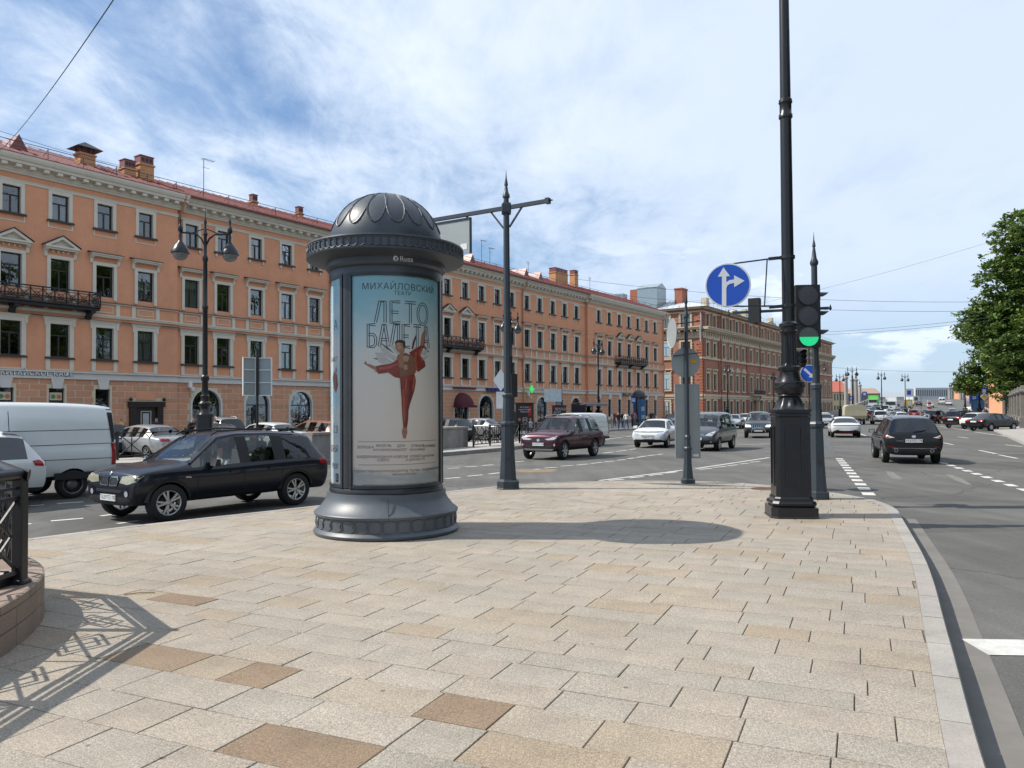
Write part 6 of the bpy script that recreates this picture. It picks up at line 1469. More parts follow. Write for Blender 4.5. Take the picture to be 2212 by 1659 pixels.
def r_murano(D, root):
    D.patch('tail_light', [(.58,.91),(.70,.945),(.86,1.02),(.90,1.03),(.90,.90),(.80,.885)], 'r', 'tail_white', .008, mirror=True); D.patch('tail_light_red', [(.735,.92),(.87,.985),(.90,.985),(.90,.905),(.80,.893)], 'r', 'tail_red', .012, mirror=True)
    D.patch('plate_recess', [(-.36,.72),(.36,.72),(.38,.885),(-.38,.885)], 'r', 'trim_black', .008); plate_on(D, 'r', 0, .80, 'У547ЕЕ178'); D.patch('badge', [(.065*cos(a*pi/8), .945+.045*sin(a*pi/8)) for a in range(16)], 'r', 'chrome', .014)
    D.patch('rear_bumper', [(-.80,.36),(.80,.36),(.84,.54),(-.84,.54)], 'r', 'paint_darkgrey', .008); D.strip('bumper_crease', [(-.82,.545),(.82,.545)], 'r', .012, 'chrome')
    for s in (-1, 1):
        p, n = D.hit((s*.55,.47), 'r'); q = MB(); q.T = Matrix.Translation(p) @ Matrix.Rotation(-pi/2, 4, 'Y'); q.lathe([(.055,-.1),(.06,.03),(.045,.03),(.04,-.1)], 14); q.build('exhaust', MATS['chrome'], root)
        D.patch('reflector', [(s*.62,.575),(s*.78,.585),(s*.78,.605),(s*.62,.60)], 'r', 'tail_red', .01)
    text('MURANO', .05, MATS['chrome'], root, Matrix.Translation(D.hit((.42,.79), 'r')[0]+Vector((-.014,0,0))) @ Matrix.Rotation(-pi/2, 4, 'Z') @ Matrix.Rotation(pi/2, 4, 'X'), extrude=.001)
    wp = MB(); wp.bar((D.hit((0,1.10),'r')[0]+Vector((-.03,.0,0))), D.hit((-.38,1.16),'r')[0]+Vector((-.02,0,0)), .02, .03); wp.build('wiper', MATS['trim_black'], root)
    MB().bar((-1.5,0,1.66), (-1.62,0,1.82), .012).build('aerial', MATS['trim_black'], root)
def f_rav(D, root, xf):
    D.patch('headlight', [(.30,.80),(.50,.83),(.84,.93),(.87,.86),(.70,.77),(.42,.755)], 'f', 'head_lens', .009, mirror=True); D.patch('upper_grille', [(-.32,.73),(.32,.73),(.36,.775),(-.36,.775)], 'f', 'trim_black', .008); D.patch('badge', [(.07*cos(a*pi/8), .755+.055*sin(a*pi/8)) for a in range(16)], 'f', 'chrome', .016)
    D.patch('lower_grille', [(-.55,.45),(.55,.45),(.72,.60),(-.72,.60)], 'f', 'trim_black', .008); D.patch('skid_plate', [(-.60,.36),(.60,.36),(.72,.43),(-.72,.43)], 'f', 'alloy', .012); plate_on(D, 'f', 0, .60, 'А743ЕР198')
    for s in (-1, 1): D.patch('fog_light', [(s*.74+.04*cos(a*pi/5), .58+.05*sin(a*pi/5)) for a in range(10)], 'f', 'head_lens', .014)
def f_prado(D, root, xf):
    D.patch('headlight', [(.45,.70),(.80,.70),(.84,.84),(.50,.82)], 'f', 'lamp_lit', .01, mirror=True); D.patch('grille', [(-.40,.68),(.40,.68),(.42,.84),(-.42,.84)], 'f', 'trim_black', .008)
    for k in range(7): D.strip('grille_bar', [(-.36+k*.12,.69),(-.36+k*.12,.83)], 'f', .035, 'chrome', off=.014)
    b = MB(); b.tube([(xf+.06,-.45,.36),(xf+.12,-.38,.62),(xf+.12,0,.64),(xf+.12,.38,.62),(xf+.06,.45,.36)], .03, 8); b.bar((xf+.1,-.4,.52), (xf+.1,.4,.52), .04); b.build('bull_bar', MATS['chrome'], root); plate_on(D, 'f', 0, .47); D.patch('lower_bumper', [(-.75,.40),(.75,.40),(.75,.55),(-.75,.55)], 'f', 'trim_black', .006)
def f_sedan(D, root, xf):
    D.patch('headlight', [(.38,.66),(.55,.74),(.80,.80),(.82,.70),(.62,.62)], 'f', 'lamp_lit' if root.get('lit') else 'head_lens', .008, mirror=True); D.patch('grille', [(-.34,.60),(.34,.60),(.36,.635),(-.36,.635)], 'f', 'trim_black', .008); D.patch('lower_grille', [(-.62,.36),(.62,.36),(.66,.44),(-.66,.44)], 'f', 'trim_black', .008); plate_on(D, 'f', 0, .53, 'М480НЕ178')
    D.patch('hood_band', [(-.70,.80),(.70,.80),(.74,.845),(-.74,.845)], 'f', 'sign_blue' if root.get('band') else 'trim_black', .008) if root.get('band') else None
def f_gen(D, root, xf):
    z = .70 if xf < 2.2 else .72
    D.patch('headlight', [(.36,z-.02),(.50,z+.08),(.78,z+.12),(.80,z+.02),(.60,z-.05)], 'f', 'head_lens', .008, mirror=True); D.patch('grille', [(-.32,z-.06),(.32,z-.06),(.34,z+.03),(-.34,z+.03)], 'f', 'trim_black', .008); D.patch('lower_grille', [(-.6,.38),(.6,.38),(.64,.5),(-.64,.5)], 'f', 'trim_black', .008); plate_on(D, 'f', 0, z-.14)
def f_mpv(D, root, xf):
    D.patch('headlight', [(.40,.72),(.52,.82),(.80,.94),(.86,.84),(.70,.70)], 'f', 'head_lens', .008, mirror=True); D.strip('chrome_line', [(-.40,.72),(.40,.72)], 'f', .025, 'chrome', off=.012); D.strip('chrome_line', [(-.36,.77),(.36,.77)], 'f', .02, 'chrome', off=.012); D.patch('lower_grille', [(-.62,.36),(.62,.36),(.68,.52),(-.68,.52)], 'f', 'trim_black', .008); plate_on(D, 'f', 0, .58)
    for s in (-1, 1): D.patch('fog_light', [(s*.66+.04*cos(a*pi/5), .44+.04*sin(a*pi/5)) for a in range(10)], 'f', 'head_lens', .014)
def r_sedan(D, root):
    D.patch('tail_light', [(.42,.80),(.60,.81),(.80,.80),(.80,.92),(.60,.93),(.44,.90)], 'r', 'tail_red', .008, mirror=True); plate_on(D, 'r', 0, .78 if not root.get('txt') else .80, root.get('txt', '')); D.patch('rear_bumper', [(-.6,.36),(.6,.36),(.62,.44),(-.62,.44)], 'r', 'trim_black', .006)
def r_coupe(D, root):
    D.patch('light_bar', [(-.80,.845),(-.55,.83),(.55,.83),(.80,.845),(.84,.91),(.6,.875),(-.6,.875),(-.84,.91)], 'r', 'trim_black', .008); D.patch('diffuser', [(-.72,.30),(.72,.30),(.78,.46),(.5,.42),(-.5,.42),(-.78,.46)], 'r', 'trim_black', .008); D.patch('diffuser_light', [(-.4,.36),(.4,.36),(.4,.405),(-.4,.405)], 'r', 'tail_red', .012); plate_on(D, 'r', 0, .55)
def r_van(D, root):
    for s in (-1, 1): D.patch('tail_light', [(s*.84,.75),(s*.97,.75),(s*.97,1.30),(s*.84,1.30)], 'r', 'tail_red', .012)
    D.patch('rear_bumper', [(-.9,.44),(.9,.44),(.9,.62),(-.9,.62)], 'r', 'trim_black', .01); D.strip('door_seam', [(0,.7),(0,2.1)], 'r', .02, 'trim_black'); D.patch('rear_glass', [(.1,1.3),(.74,1.3),(.70,1.95),(.1,1.95)], 'r', 'car_glass_dark', .006, mirror=True); plate_on(D, 'r', -.4, .75); D.patch('tail_light', [(-2.69,.75),(-2.58,.75),(-2.58,1.28),(-2.69,1.28)], 'l', 'tail_red', .01, mirror=True); D.patch('rear_edge', [(-2.70,1.30),(-2.60,1.30),(-2.52,2.12),(-2.64,2.12)], 'l', 'trim_black', .01, mirror=True)
def place_near(root, F, R_, side):
    F, R_ = Vector(F), Vector(R_); d = (F-R_).normalized(); n = Vector((-d.y, d.x))*side; ctr = (F+R_)/2+n*(root['hw']-.05)
    root.location = (ctr.x, ctr.y, RZ+.002); root.rotation_euler = (0,0,atan2(d.y, d.x)); return root
def place(root, x, y, deg, z=RZ+.002): root.location = (x, y, z); root.rotation_euler = (0,0,radians(deg)); return root
def recolor(root, pm):
    for c in root.children:
        if c.name.split('.')[0] in ('body','mirror','door_handle','window_pillar','roof') and c.data.materials[0] and c.data.materials[0].name.startswith('paint_'):
            c.material_slots[0].link = 'OBJECT'; c.material_slots[0].material = MATS[pm]
def clone(src, label, pm=None, group=None, name=None):
    r = copy_tree(src); r['label'] = label
    if group: r['group'] = group
    elif 'group' in r: del r['group']
    if pm: recolor(r, pm)
    return r
DIRF = -125.1
x3 = car(SUV, 'paint_navy', 'dark navy estate SUV with round twin grille driving past the column', wheel='double', front=f_bmw, rear=r_suv, name='moving_car', arch_trim=True, rails=1, zs=.93, sub=2); x3.scale = (1,.94,.93); place_near(x3, (-6.01,13.52), (-4.40,15.86), -1)
van = car(VAN, 'paint_vanwhite', 'large white panel van behind the navy SUV', cat='van', wheel='steel', rear=r_van, name='delivery_van', arch_trim=False, seats=False, zs=.95); 
Dv = Vector((cos(radians(DIRF)), sin(radians(DIRF)))); q = rd(158,1076.6).to_2d(); n_ = Vector((Dv.y, -Dv.x)); c_ = q+Dv*1.725+Vector((-.818,.575))*.95; place(van, c_.x, c_.y, DIRF)
mb = MB(); mb.box(-2.62,-1.3,-1.012,-.99,.46,.62); mb.box(-.9,1.3,-1.012,-.99,.46,.62); mb.build('side_moulding', MATS['trim_black'], van); mb = MB(); mb.box(-2.62,-1.3,.99,1.012,.46,.62); mb.box(-.9,1.3,.99,1.012,.46,.62); mb.build('side_moulding', MATS['trim_black'], van)
wsv = car(SUV, 'paint_wht', 'white SUV half out of the picture at the left edge behind the railing', gm='car_glass_dark', rear=r_suv, front=f_gen, name='moving_car', rails=0, zs=.95)
q = rd(30,1100).to_2d()+Dv*.25; c_ = q+Dv*1.4+Vector((-.818,.575))*.87; place(wsv, c_.x, c_.y, DIRF); MB().prism_yz([(0,0),(.0,.03),(.0,.03),(.0,.0)], 0, 0) if False else MB().prism_xz([(-1.95,1.60),(-1.55,1.64),(-1.55,1.60),(-1.93,1.57)], -.58, .58).build('spoiler', MATS['paint_wht'], wsv)
rav = car(SUV, 'paint_maroon', 'maroon crossover driving towards the camera beside the sign mast', front=f_rav, rear=r_suv, name='moving_car', rails=2, zs=1.02); rav.scale = (.97,.95,1.02); place_near(rav, (2.07,29.89), (3.48,32.18), -1)

def f_taxi(D, root, xf):
    f_sedan(D, root, xf); D.patch('bonnet_band', [(-.72,.79),(.72,.79),(.76,.835),(-.76,.835)], 'f', 'trim_black', .008); D.patch('bonnet_band', [(.42,.80),(.74,.80),(.77,.845),(.42,.845)], 'f', 'sign_blue', .012)
flu = car(SEDAN, 'paint_wht', 'white sedan taxi with a dark and blue band across its bonnet', front=f_taxi, rear=r_sedan, name='moving_car', arch_trim=False)
h = Vector((cos(radians(-114)), sin(radians(-114)))); n_ = Vector((-h.y, h.x)); q = Vector((7.88,38.97)); c_ = q-h*1.35-n_*.83; place(flu, c_.x, c_.y, -114)
ber = car(MPV, 'paint_grey', 'dark grey compact van driving behind the tall sign board', front=f_mpv, rear=r_suv, name='moving_car', arch_trim=False); place_near(ber, (9.61,35.65), (10.8,37.78), -1)
pra = car(SUV, 'paint_grey', 'grey off-road car with chrome bull bar and lit headlamps', front=f_prado, rear=r_suv, name='moving_car', zs=1.06)
q = rd(1638,946).to_2d(); place(pra, q.x+.45, q.y+1.35, -108)
mur = car(SUV, 'paint_blk', 'black crossover seen from behind on the right carriageway', gm='car_glass_dark', rear=r_murano, front=f_gen, name='moving_car', rails=2); 
h = Vector((cos(radians(71)), sin(radians(71)))); c_ = Vector((13.97,27.1))+h*1.4; place(mur, c_.x, c_.y, 71)
kia = car(SEDAN, 'paint_wht', 'white coupe seen from behind on the right carriageway', gm='car_glass_dark', rear=r_coupe, front=f_gen, name='moving_car', arch_trim=False, zs=.97)
c_ = Vector((22.25,51.5))+h*1.35; place(kia, c_.x, c_.y, 71); kia.scale = (1,1.06,.95)
bsd = car(SEDAN, 'paint_blk', 'black sedan parked nose to the right pavement, nearest of the row', gm='car_glass_dark', rear=r_sedan, front=f_gen, name='parked_car', arch_trim=False); place_near(bsd, (41.88,64.27), (39.28,63.23), 1)
htc = car(HATCH, 'paint_blue', 'dark blue hatchback parked beside the white van', rear=r_suv, front=f_gen, name='parked_car', arch_trim=False)
slv = car(SEDAN, 'paint_silver', 'silver sedan parked nose to the building behind the low railing', rear=r_sedan, front=f_gen, name='parked_car', arch_trim=False)
GP = 'cars parked nose to the orange building'
htc['group'] = GP; slv['group'] = GP
NX, NY = -.818, .575
def park(root, rx, ry): return place(root, rx+NX*2.3, ry+NY*2.3, 144.9)
park(htc, -15.6, 31.0); park(slv, -13.1, 30.4)
ROW = [(slv,'paint_darkgrey',-11.5,33.0,'dark grey sedan parked behind the lamp pedestal'), (flu if False else slv,'paint_wht',-9.7,35.4,'white sedan parked behind the navy SUV roof'), (htc,'paint_copper',-8.0,37.8,'copper hatchback parked behind the navy SUV roof'), (rav,'paint_silver',-6.6,40.4,'silver estate parked left of the column'), (rav,'paint_silver',-13.8,38.6,'silver SUV parked in the second row near the arches'),
       (rav,'paint_blue',-4.9,45.2,'dark blue SUV parked right of the column behind the granite block'), (htc,'paint_darkgrey',-2.4,47.2,'dark hatchback with red tail lamps right of the column'), (slv,'paint_silver',-.4,50.5,'pale silver sedan parked behind the railing gate'), (htc,'paint_blk',-22.0,27.0,'black hatchback hidden behind the white van')]
for src, pm, x, y, lb in ROW: park(clone(src, lb, pm, GP), x, y)
# oncoming lane behind the maroon crossover
wv = clone(van, 'white van close behind the maroon crossover', 'paint_vanwhite'); q = at_y(1262, 900, 41); place(wv, q.x-.3, 41.5, -123); wv.scale = (.8,.85,.78)
ONC = [(slv,'paint_silver',1598,927,-112,'silver car behind the dark grey compact van'), (flu,'paint_wht',1622,921,-110,'white car behind the grey off-road car'), (htc,'paint_grey',1668,926,-108,'grey hatchback beside the grey off-road car'), (slv,'paint_silver',1798,925.5,-104,'silver car facing the camera left of the white coupe'), (slv,'paint_wht',1793,915,-104,'white car facing the camera, second in the left lane'), (slv,'paint_grey',1462,921,-118,'grey car behind the white taxi')]
for src, pm, u, v, dg_, lb in ONC: q = rd(u, v); place(clone(src, lb, pm, 'cars driving towards the camera'), q.x, q.y+2, dg_)
AWY = [(rav,'paint_wht',1912,917,70,'white SUV seen from behind ahead of the black crossover'), (rav,'paint_blk',1894,909,70,'black SUV ahead of the white SUV'), (slv,'paint_wht',1958,913,70,'white car mostly hidden by the black crossover roof'), (rav,'paint_red',1984,903,60,'red crossover turning by the traffic island'),
       (slv,'paint_darkgrey',1944,908,70,'dark car between the white ones ahead')]
for src, pm, u, v, dg_, lb in AWY: q = rd(u, v); place(clone(src, lb, pm, 'cars driving away from the camera'), q.x, q.y+1.5, dg_)
# right-hand parking row
RP = 'cars parked nose to the right pavement'; bsd['group'] = RP
for src, pm, u, v, lb in ((rav,'paint_blk',2060,925,'black SUV parked at the left end of the right row'), (htc,'paint_wht',2094,927.5,'white hatchback parked between two black cars')):
    q = rd(u, v); place(clone(src, lb, pm, RP), q.x+1.7, q.y+1.1, 28)
# dark pickup with a spare wheel on its tail
pk = clone(rav, 'dark off-road car with a spare wheel on its back', 'paint_blk', name='parked_car'); q = rd(2034,915); place(pk, q.x, q.y+1, 40); a, b = wheel_meshes(.355, .225, 'alloy'); spw = link('spare_wheel', a, pk, (-2.42,0,.95), pi/2); link('rim', b, spw)
rv = clone(van, 'white van parked by the poster stand on the right', 'paint_vanwhite'); q = rd(2098,900); place(rv, q.x, q.y, 75)
# truck with a canvas cover
mat('canvas', (.40,.37,.26), .95, var=.12, scale=1.5, dirt=.15, bump=.4, bscale=5)
q = rd(1849,917.5); tk = thing('truck', 'small truck with a beige canvas cover seen from behind', 'truck', (q.x, q.y, RZ), radians(71))
tb = MB(); n = 10
sec_ = [(-1.2,1.05),(-1.22,1.2),(-1.15,2.15),(-.7,2.36),(0,2.45),(.7,2.36),(1.15,2.15),(1.22,1.2),(1.2,1.05)]
vs = []
for i in range(n+1):
    for y, z in sec_: vs.append((i*.42+(.05 if z < 2 else 0)*sin(i*3+y*5), y*(1+.012*sin(i*2.4)), z-.03*(1 if i % 2 else 0)*(z > 1.5)))
m_ = len(sec_); tb.add(vs, [(i*m_+j, i*m_+j+1, (i+1)*m_+j+1, (i+1)*m_+j) for i in range(n) for j in range(m_-1)]+[tuple(range(m_-1,-1,-1)), tuple(range(n*m_,(n+1)*m_))], 0, True); tb.build('canvas_cover', MATS['canvas'], tk)
MB().box(-.02,4.3,-1.16,1.16,.72,1.06).build('cargo_bed', MATS['paint_olive'], tk); MB().box(4.35,6.0,-1.05,1.05,.55,1.9).box(5.9,6.5,-.95,.95,.5,1.1).build('cab', MATS['paint_olive'], tk); MB().box(.1,6.2,-.45,.45,.45,.72).box(-.05,.05,-1.0,1.0,.42,.6).build('chassis', MATS['trim_black'], tk); MB().box(-.06,-.03,-.2,.3,.47,.58).build('number_plate', MATS['plate'], tk)
a, b = wheel_meshes(.42, .24, 'steel')
for x in (1.0, 5.3):
    for s in (-1, 1): w1 = link('wheel', a, tk, (x, s*.95, .42), pi if s < 0 else 0); link('rim', b, w1)
# ------------------------------------------------------------------ granite plinth and railing, left foreground
PLO = [(-9.5,8.6),(-6.6,8.45),(-5.8,8.2),(-5.15,7.86),(-4.65,7.47),(-4.3,7.08),(-4.05,6.7),(-3.9,6.35),(-3.8,6.05),(-3.72,5.75),(-3.66,5.45),(-3.62,5.0),(-3.6,4.4),(-3.6,3.2)]
PH = .37
pl = thing('stone_plinth', 'curved brown granite plinth under the black railing at the left edge', 'plinth')
pts = resample([Vector(p) for p in PLO], .14, 1)
def ring_block(a, b, z0, z1, depth, gap, name, m, parent, lip=0.):
    A = pts[a:b+1]; d0 = (A[1]-A[0]).normalized()*gap; d1 = (A[-1]-A[-2]).normalized()*gap
    A = [A[0]+d0]+A[1:-1]+[A[-1]-d1]; k = len(A); O = []; I = []
    for i, p in enumerate(A):
        t = (A[min(i+1,k-1)]-A[max(i-1,0)]).normalized(); n = Vector((-t.y, t.x)); O.append(p+n*lip); I.append(p-n*depth)
    vs = [(p.x,p.y,z0) for p in O]+[(p.x,p.y,z1-.008) for p in O]+[(p.x+(q.x-p.x)*.03,p.y+(q.y-p.y)*.03,z1) for p, q in zip(O, I)]+[(q.x,q.y,z1) for q in I]+[(q.x,q.y,z0) for q in I]
    fs = [(r*k+j, r*k+j+1, (r+1)*k+j+1, (r+1)*k+j) for r in range(4) for j in range(k-1)]+[tuple(r*k for r in range(5)), tuple(r*k+k-1 for r in range(4,-1,-1))]
    return MB().add(vs, fs).build(name, m, parent)
N_ = len(pts)
for i in range(0, N_-5, 5):
    e = min(i+5, N_-1); ring_block(i, e, .0, .155, .5, .004, 'stone', MATS['plinth_granite'], pl); ring_block(i, e, .163, .30, .5, .004, 'stone', MATS['plinth_granite'], pl)
for i in range(0, N_-4, 4): ring_block(i, min(i+4, N_-1), .305, PH, .62, .003, 'coping_stone', MATS['plinth_granite'], pl, .0)
ins_ = offset(pts, .6); ins_ = [p for p in ins_]; bm = bmesh.new(); f = bm.faces.new([bm.verts.new((p.x,p.y,PH-.012)) for p in [q - Vector((0,0)) for q in [Vector((x, y)) for x, y in [(p.x, p.y) for p in pts]]]+[Vector((-9.5,3.2))]]); bmesh.ops.triangulate(bm, faces=[f]); me = bpy.data.meshes.new('top_paving'); bm.to_mesh(me); bm.free(); me.materials.append(MATS['plinth_granite']); link('top_paving', me, pl)
mat('rail_black', (.010,.0105,.012), .35, var=.25, scale=7, bump=.05)
RB = MATS['rail_black']
rl_ = thing('railing', 'black iron railing with lattice panels on the granite plinth, left edge', 'railing')
RP_ = [Vector((-4.02,3.3)), Vector((-4.02,4.75)), Vector((-4.02,6.30)), Vector((-4.95,7.42)), Vector((-5.9,7.78)), Vector((-7.4,8.0))]
RH = .88
for p in RP_[1:]:
    po = MB(); po.T = Matrix.Translation((p.x,p.y,PH)); stack(po, [(.065,0),(.065,.03),(.045,.04),(.045,RH-.02)], .1); o = po.build('post', RB, rl_)
fo = MB(); fo.T = Matrix.Translation((RP_[2].x-.07,RP_[2].y-.12,PH)); fo.prism_yz([(-.12,0),(.12,0),(.12,.02),(.04,.12),(-.02,.12),(-.12,.03)], -.035, .035); fo.build('post_foot', RB, rl_)
hr = MB(); hr.tube([(p.x,p.y,PH+RH+.01) for p in RP_[:3]]+[(RP_[2].x+.06,RP_[2].y+.02,PH+RH)], .048, 10); hr.build('handrail', RB, rl_); MB().tube([(p.x,p.y,PH+RH+.01) for p in RP_[2:]], .048, 10).build('handrail', RB, rl_)
for k, (a, b) in enumerate(zip(RP_, RP_[1:])):
    d = (b-a); L1 = d.length; d = d/L1; mb = MB()
    P3 = lambda s, z: (a.x+d.x*s, a.y+d.y*s, PH+z)
    nm = (-d.y, d.x, 0)
    for z, t in ((.10,.03), (.70,.03), (.78,.022)): mb.bar(P3(.04,z), P3(L1-.04,z), t, t)
    n = max(1, round(L1/.75)); st = L1/n
    for i in range(n):
        x0, x1 = i*st+.02, (i+1)*st-.02; xm = (x0+x1)/2; zm = .40
        for (p, q) in (((x0,.10),(x1,.70)), ((x1,.10),(x0,.70))): mb.bar(P3(*p), P3(*q), .018, .018)
        for kk in (.5, .75): 
            hx, hz = (x1-x0)/2*kk, .30*kk; c_ = [(xm-hx,zm),(xm,zm+hz),(xm+hx,zm),(xm,zm-hz)]
            for p, q in zip(c_, c_[1:]+c_[:1]): mb.bar(P3(*p), P3(*q), .016, .016)
        if i % 2 == 0: mb.tube([P3(xm+.20*cos(t*pi/10), .10+.20*sin(t*pi/10)) for t in range(11)], .012, 5)
        mb.bar(P3(x1+.02,.10), P3(x1+.02,.78), .022)
    for i in range(0, len(mb.f), 1): pass
    # every bar of the panel is a part of its own
    used = 0; start = 0; nv = len(mb.v); par = list(range(nv))
    def find(x_):
        while par[x_] != x_: par[x_] = par[par[x_]]; x_ = par[x_]
        return x_
    for f_ in mb.f:
        for q_ in f_[1:]: par[find(q_)] = find(f_[0])
    comp = {}
    for f_ in mb.f: comp.setdefault(find(f_[0]), []).append(f_)
    for fl_ in comp.values():
        ids = sorted({i_ for f_ in fl_ for i_ in f_}); mp_ = {i_: j_ for j_, i_ in enumerate(ids)}; MB().add([mb.v[i_] for i_ in ids], [tuple(mp_[i_] for i_ in f_) for f_ in fl_]).build('bar', RB, rl_)
# rusty manhole, litter
mat('manhole_rust', (.16,.075,.04), .8, .3, var=.3, scale=12, bump=.5, bscale=50)
p = gp(1652, 1056); mh = MB().lathe([(.30,.0),(.30,.006),(.27,.006),(.26,.004),(0.001,.004)], 28, smooth=False).build('manhole_cover', MATS['manhole_rust'], None, (p.x,p.y,.0)); tag(mh, 'rusty round manhole cover in the pavement behind the tall lamp post', 'manhole cover')
tw_ = gp(300,1283); o = MB().tube([(tw_.x-.12,tw_.y-.05,.008),(tw_.x,tw_.y,.012),(tw_.x+.14,tw_.y+.03,.008)], .005, 5).build('twig', mat('wood_twig', (.25,.19,.12), .9)); tag(o, 'thin dry twig lying on the paving slabs', 'twig')
mat('sand', (.22,.155,.09), .95, var=.25, scale=3); q = rd(*cB(815,932)); sp_ = MB(); n = 22; rr = random.Random(5)
sp_.add([(q.x,q.y,RZ+.018)]+[(q.x+.85*cos(2*pi*i/n)*(.6+.6*rr.random()), q.y+.7*sin(2*pi*i/n)*(.6+.6*rr.random()), RZ+.003) for i in range(n)], [(0,i+1,(i+1) % n+1) for i in range(n)], 0, True); o = sp_.build('sand_patch', MATS['sand']); tag(o, 'patch of orange sand spilt on the road', 'sand patch')

# ------------------------------------------------------------------ median island with parapet, low railings
ISL = [(-26,13),(-14.3,27.3),(-8.4,27.3),(-5.6,29.2),(-3.0,32.7),(-.3,37),(1.2,41),(2.6,46.5),(1.4,48),(-3.0,43.6),(-9,39.2),(-14.6,31.4),(-28,16)]
mb = MB(); mb.prism(ISL, RZ-.05, -.01); tag(mb.build('median_island', MATS['far_paving']), kind='structure')
isl = [Vector(p) for p in ISL]; ip = resample(isl[:9], 1.0, 0); ik = empty('median_kerb'); tag(ik, kind='structure')
for a, b in zip(ip, ip[1:]):
    d = (b-a); n = Vector((d.y,-d.x)).normalized(); m_ = MB(); u_ = d.normalized()*.006; q = [a+u_, b-u_, b-u_-n*.2, a+u_-n*.2]
    m_.prism([(p.x+n.x*.02,p.y+n.y*.02) for p in q], RZ-.02, .005); m_.build('kerb_stone', MATS['grey_granite'], ik)
pa = thing('granite_parapet', 'grey granite block parapet of the underpass behind the column', 'parapet'); A0, A1 = Vector((-7.3,28.1)), Vector((-2.2,38.2)); d = (A1-A0); L1 = d.length; d /= L1; n = Vector((-d.y,d.x)); nb = 6
for i in range(nb):
    s0, s1 = i*L1/nb+.004, (i+1)*L1/nb-.004; q = [A0+d*s0, A0+d*s1, A0+d*s1+n*.45, A0+d*s0+n*.45]; MB().prism([(p.x,p.y) for p in q], -.02, .90).build('stone', MATS['grey_granite'], pa); q = [A0+d*s0-n*.04, A0+d*s1-n*.04, A0+d*s1+n*.49, A0+d*s0+n*.49]; MB().prism([(p.x,p.y) for p in q], .904, 1.0).build('coping_stone', MATS['grey_granite'], pa)
q0 = A1; q1 = A1+n*5; MB().prism([(q0.x,q0.y),(q0.x-d.x*.45,q0.y-d.y*.45),(q1.x-d.x*.45,q1.y-d.y*.45),(q1.x,q1.y)], -.02, .995).build('end_wall', MATS['grey_granite'], pa)
def low_fence(p, q, label, seg=2.1, h=1.0):
    p, q = Vector(p), Vector(q); t = thing('low_railing', label, 'railing', group='black cross pattern street railings'); d = q-p; L1 = d.length; d /= L1; n = max(1, round(L1/seg)); st = L1/n
    P3 = lambda s, z: (p.x+d.x*s, p.y+d.y*s, z)
    for i in range(n+1): MB().bar(P3(i*st,-.05), P3(i*st,h+.08), .09, .09).build('post', RB, t)
    for i in range(n):
        m_ = MB(); a, b = i*st+.045, (i+1)*st-.045
        for z in (.12, h): m_.bar(P3(a,z), P3(b,z), .045, .045)
        nx = 2
        for k in range(nx):
            x0, x1 = a+(b-a)*k/nx, a+(b-a)*(k+1)/nx; m_.bar(P3(x0,.12), P3(x1,h-.02), .03, .03); m_.bar(P3(x1,.12), P3(x0,h-.02), .03, .03); m_.bar(P3((x0+x1)/2,.12), P3((x0+x1)/2,h), .03, .03)
        m_.build('cross_panel', RB, t)
    return t
low_fence((-17.5,25.8), (-13.75,31.0), 'black cross pattern railing between the white van and the silver sedan', 2.2); low_fence((-13.75,31.0), (-9.3,37.3), 'black cross pattern railing behind the navy SUV', 2.2)
low_fence((-1.9,37.7), (.4,42.2), 'black cross pattern railing beside the sign mast', 2.0); low_fence((.4,42.2), (1.9,47), 'black cross pattern railing behind the maroon crossover', 2.0)
t = thing('spare_railing', 'stack of loose railing panels leaning on the street railing by the mast', 'railing')
for k in range(6):
    m_ = MB(); o = Vector((-1.3+k*.10, 38.1+k*.22, 0)); dd = Vector((.5,.86,0))
    for z in (.15, .95): m_.bar(o+Vector((0,0,z)), o+dd*1.6+Vector((0,0,z)), .03)
    for i in range(9): m_.bar(o+dd*(i*.2)+Vector((0,0,.15)), o+dd*(i*.2)+Vector((0,0,.95)), .022)
    m_.build('panel', RB, t)
# wedge shaped nose of the road divider and its keep-right sign
mat('concrete', (.33,.325,.31), .9, var=.15, scale=2, dirt=.3)
wd_ = thing('concrete_divider', 'grey concrete wedge at the nose of the road divider', 'barrier'); dv = Vector((.365,.931)); nn = Vector((.931,-.365)); W0 = Vector((12.05,30.9))
vs = []
for s, hh in ((0,.46), (38,.46)):
    c = W0+dv*s
    for o_, z in ((-.55,RZ),(-.55,RZ+hh),(.35,RZ+hh),(.85,RZ)): p = c+nn*o_; vs.append((p.x,p.y,z))
MB().add(vs, [(3,2,1,0),(4,5,6,7),(0,1,5,4),(1,2,6,5),(2,3,7,6)]).build('wedge', MATS['concrete'], wd_)
for k in range(8):
    c = W0+dv*(1.5+k*1.6); m_ = MB(); q = [c-nn*.4, c+nn*.35, c+nn*.35+dv*.5, c-nn*.4+dv*.5]; m_.prism([(p.x,p.y) for p in q], RZ+.461, RZ+.466); m_.build('painted_stripe', MATS['sign_red' if k % 2 else 'sign_white'], wd_)
kp = W0+dv*.8; ks = thing('keep_right_sign', 'blue round sign with a white diagonal arrow behind the traffic light post', 'road sign', (kp.x-.12,kp.y,RZ+.46), radians(-12))
MB().lathe([(.035,0),(.035,4.2)], 10).build('post', PBL, ks); zc = at_y(1741,807,kp.y).z-RZ-.46
m_ = MB(); m_.T = Matrix.Translation((0,-.05,zc)) @ Matrix.Rotation(pi/2, 4, 'X'); m_.lathe([(0,0),(.36,0),(.36,.01),(0,.01)], 36, smooth=False); m_.build('disc', MATS['sign_white'], ks)
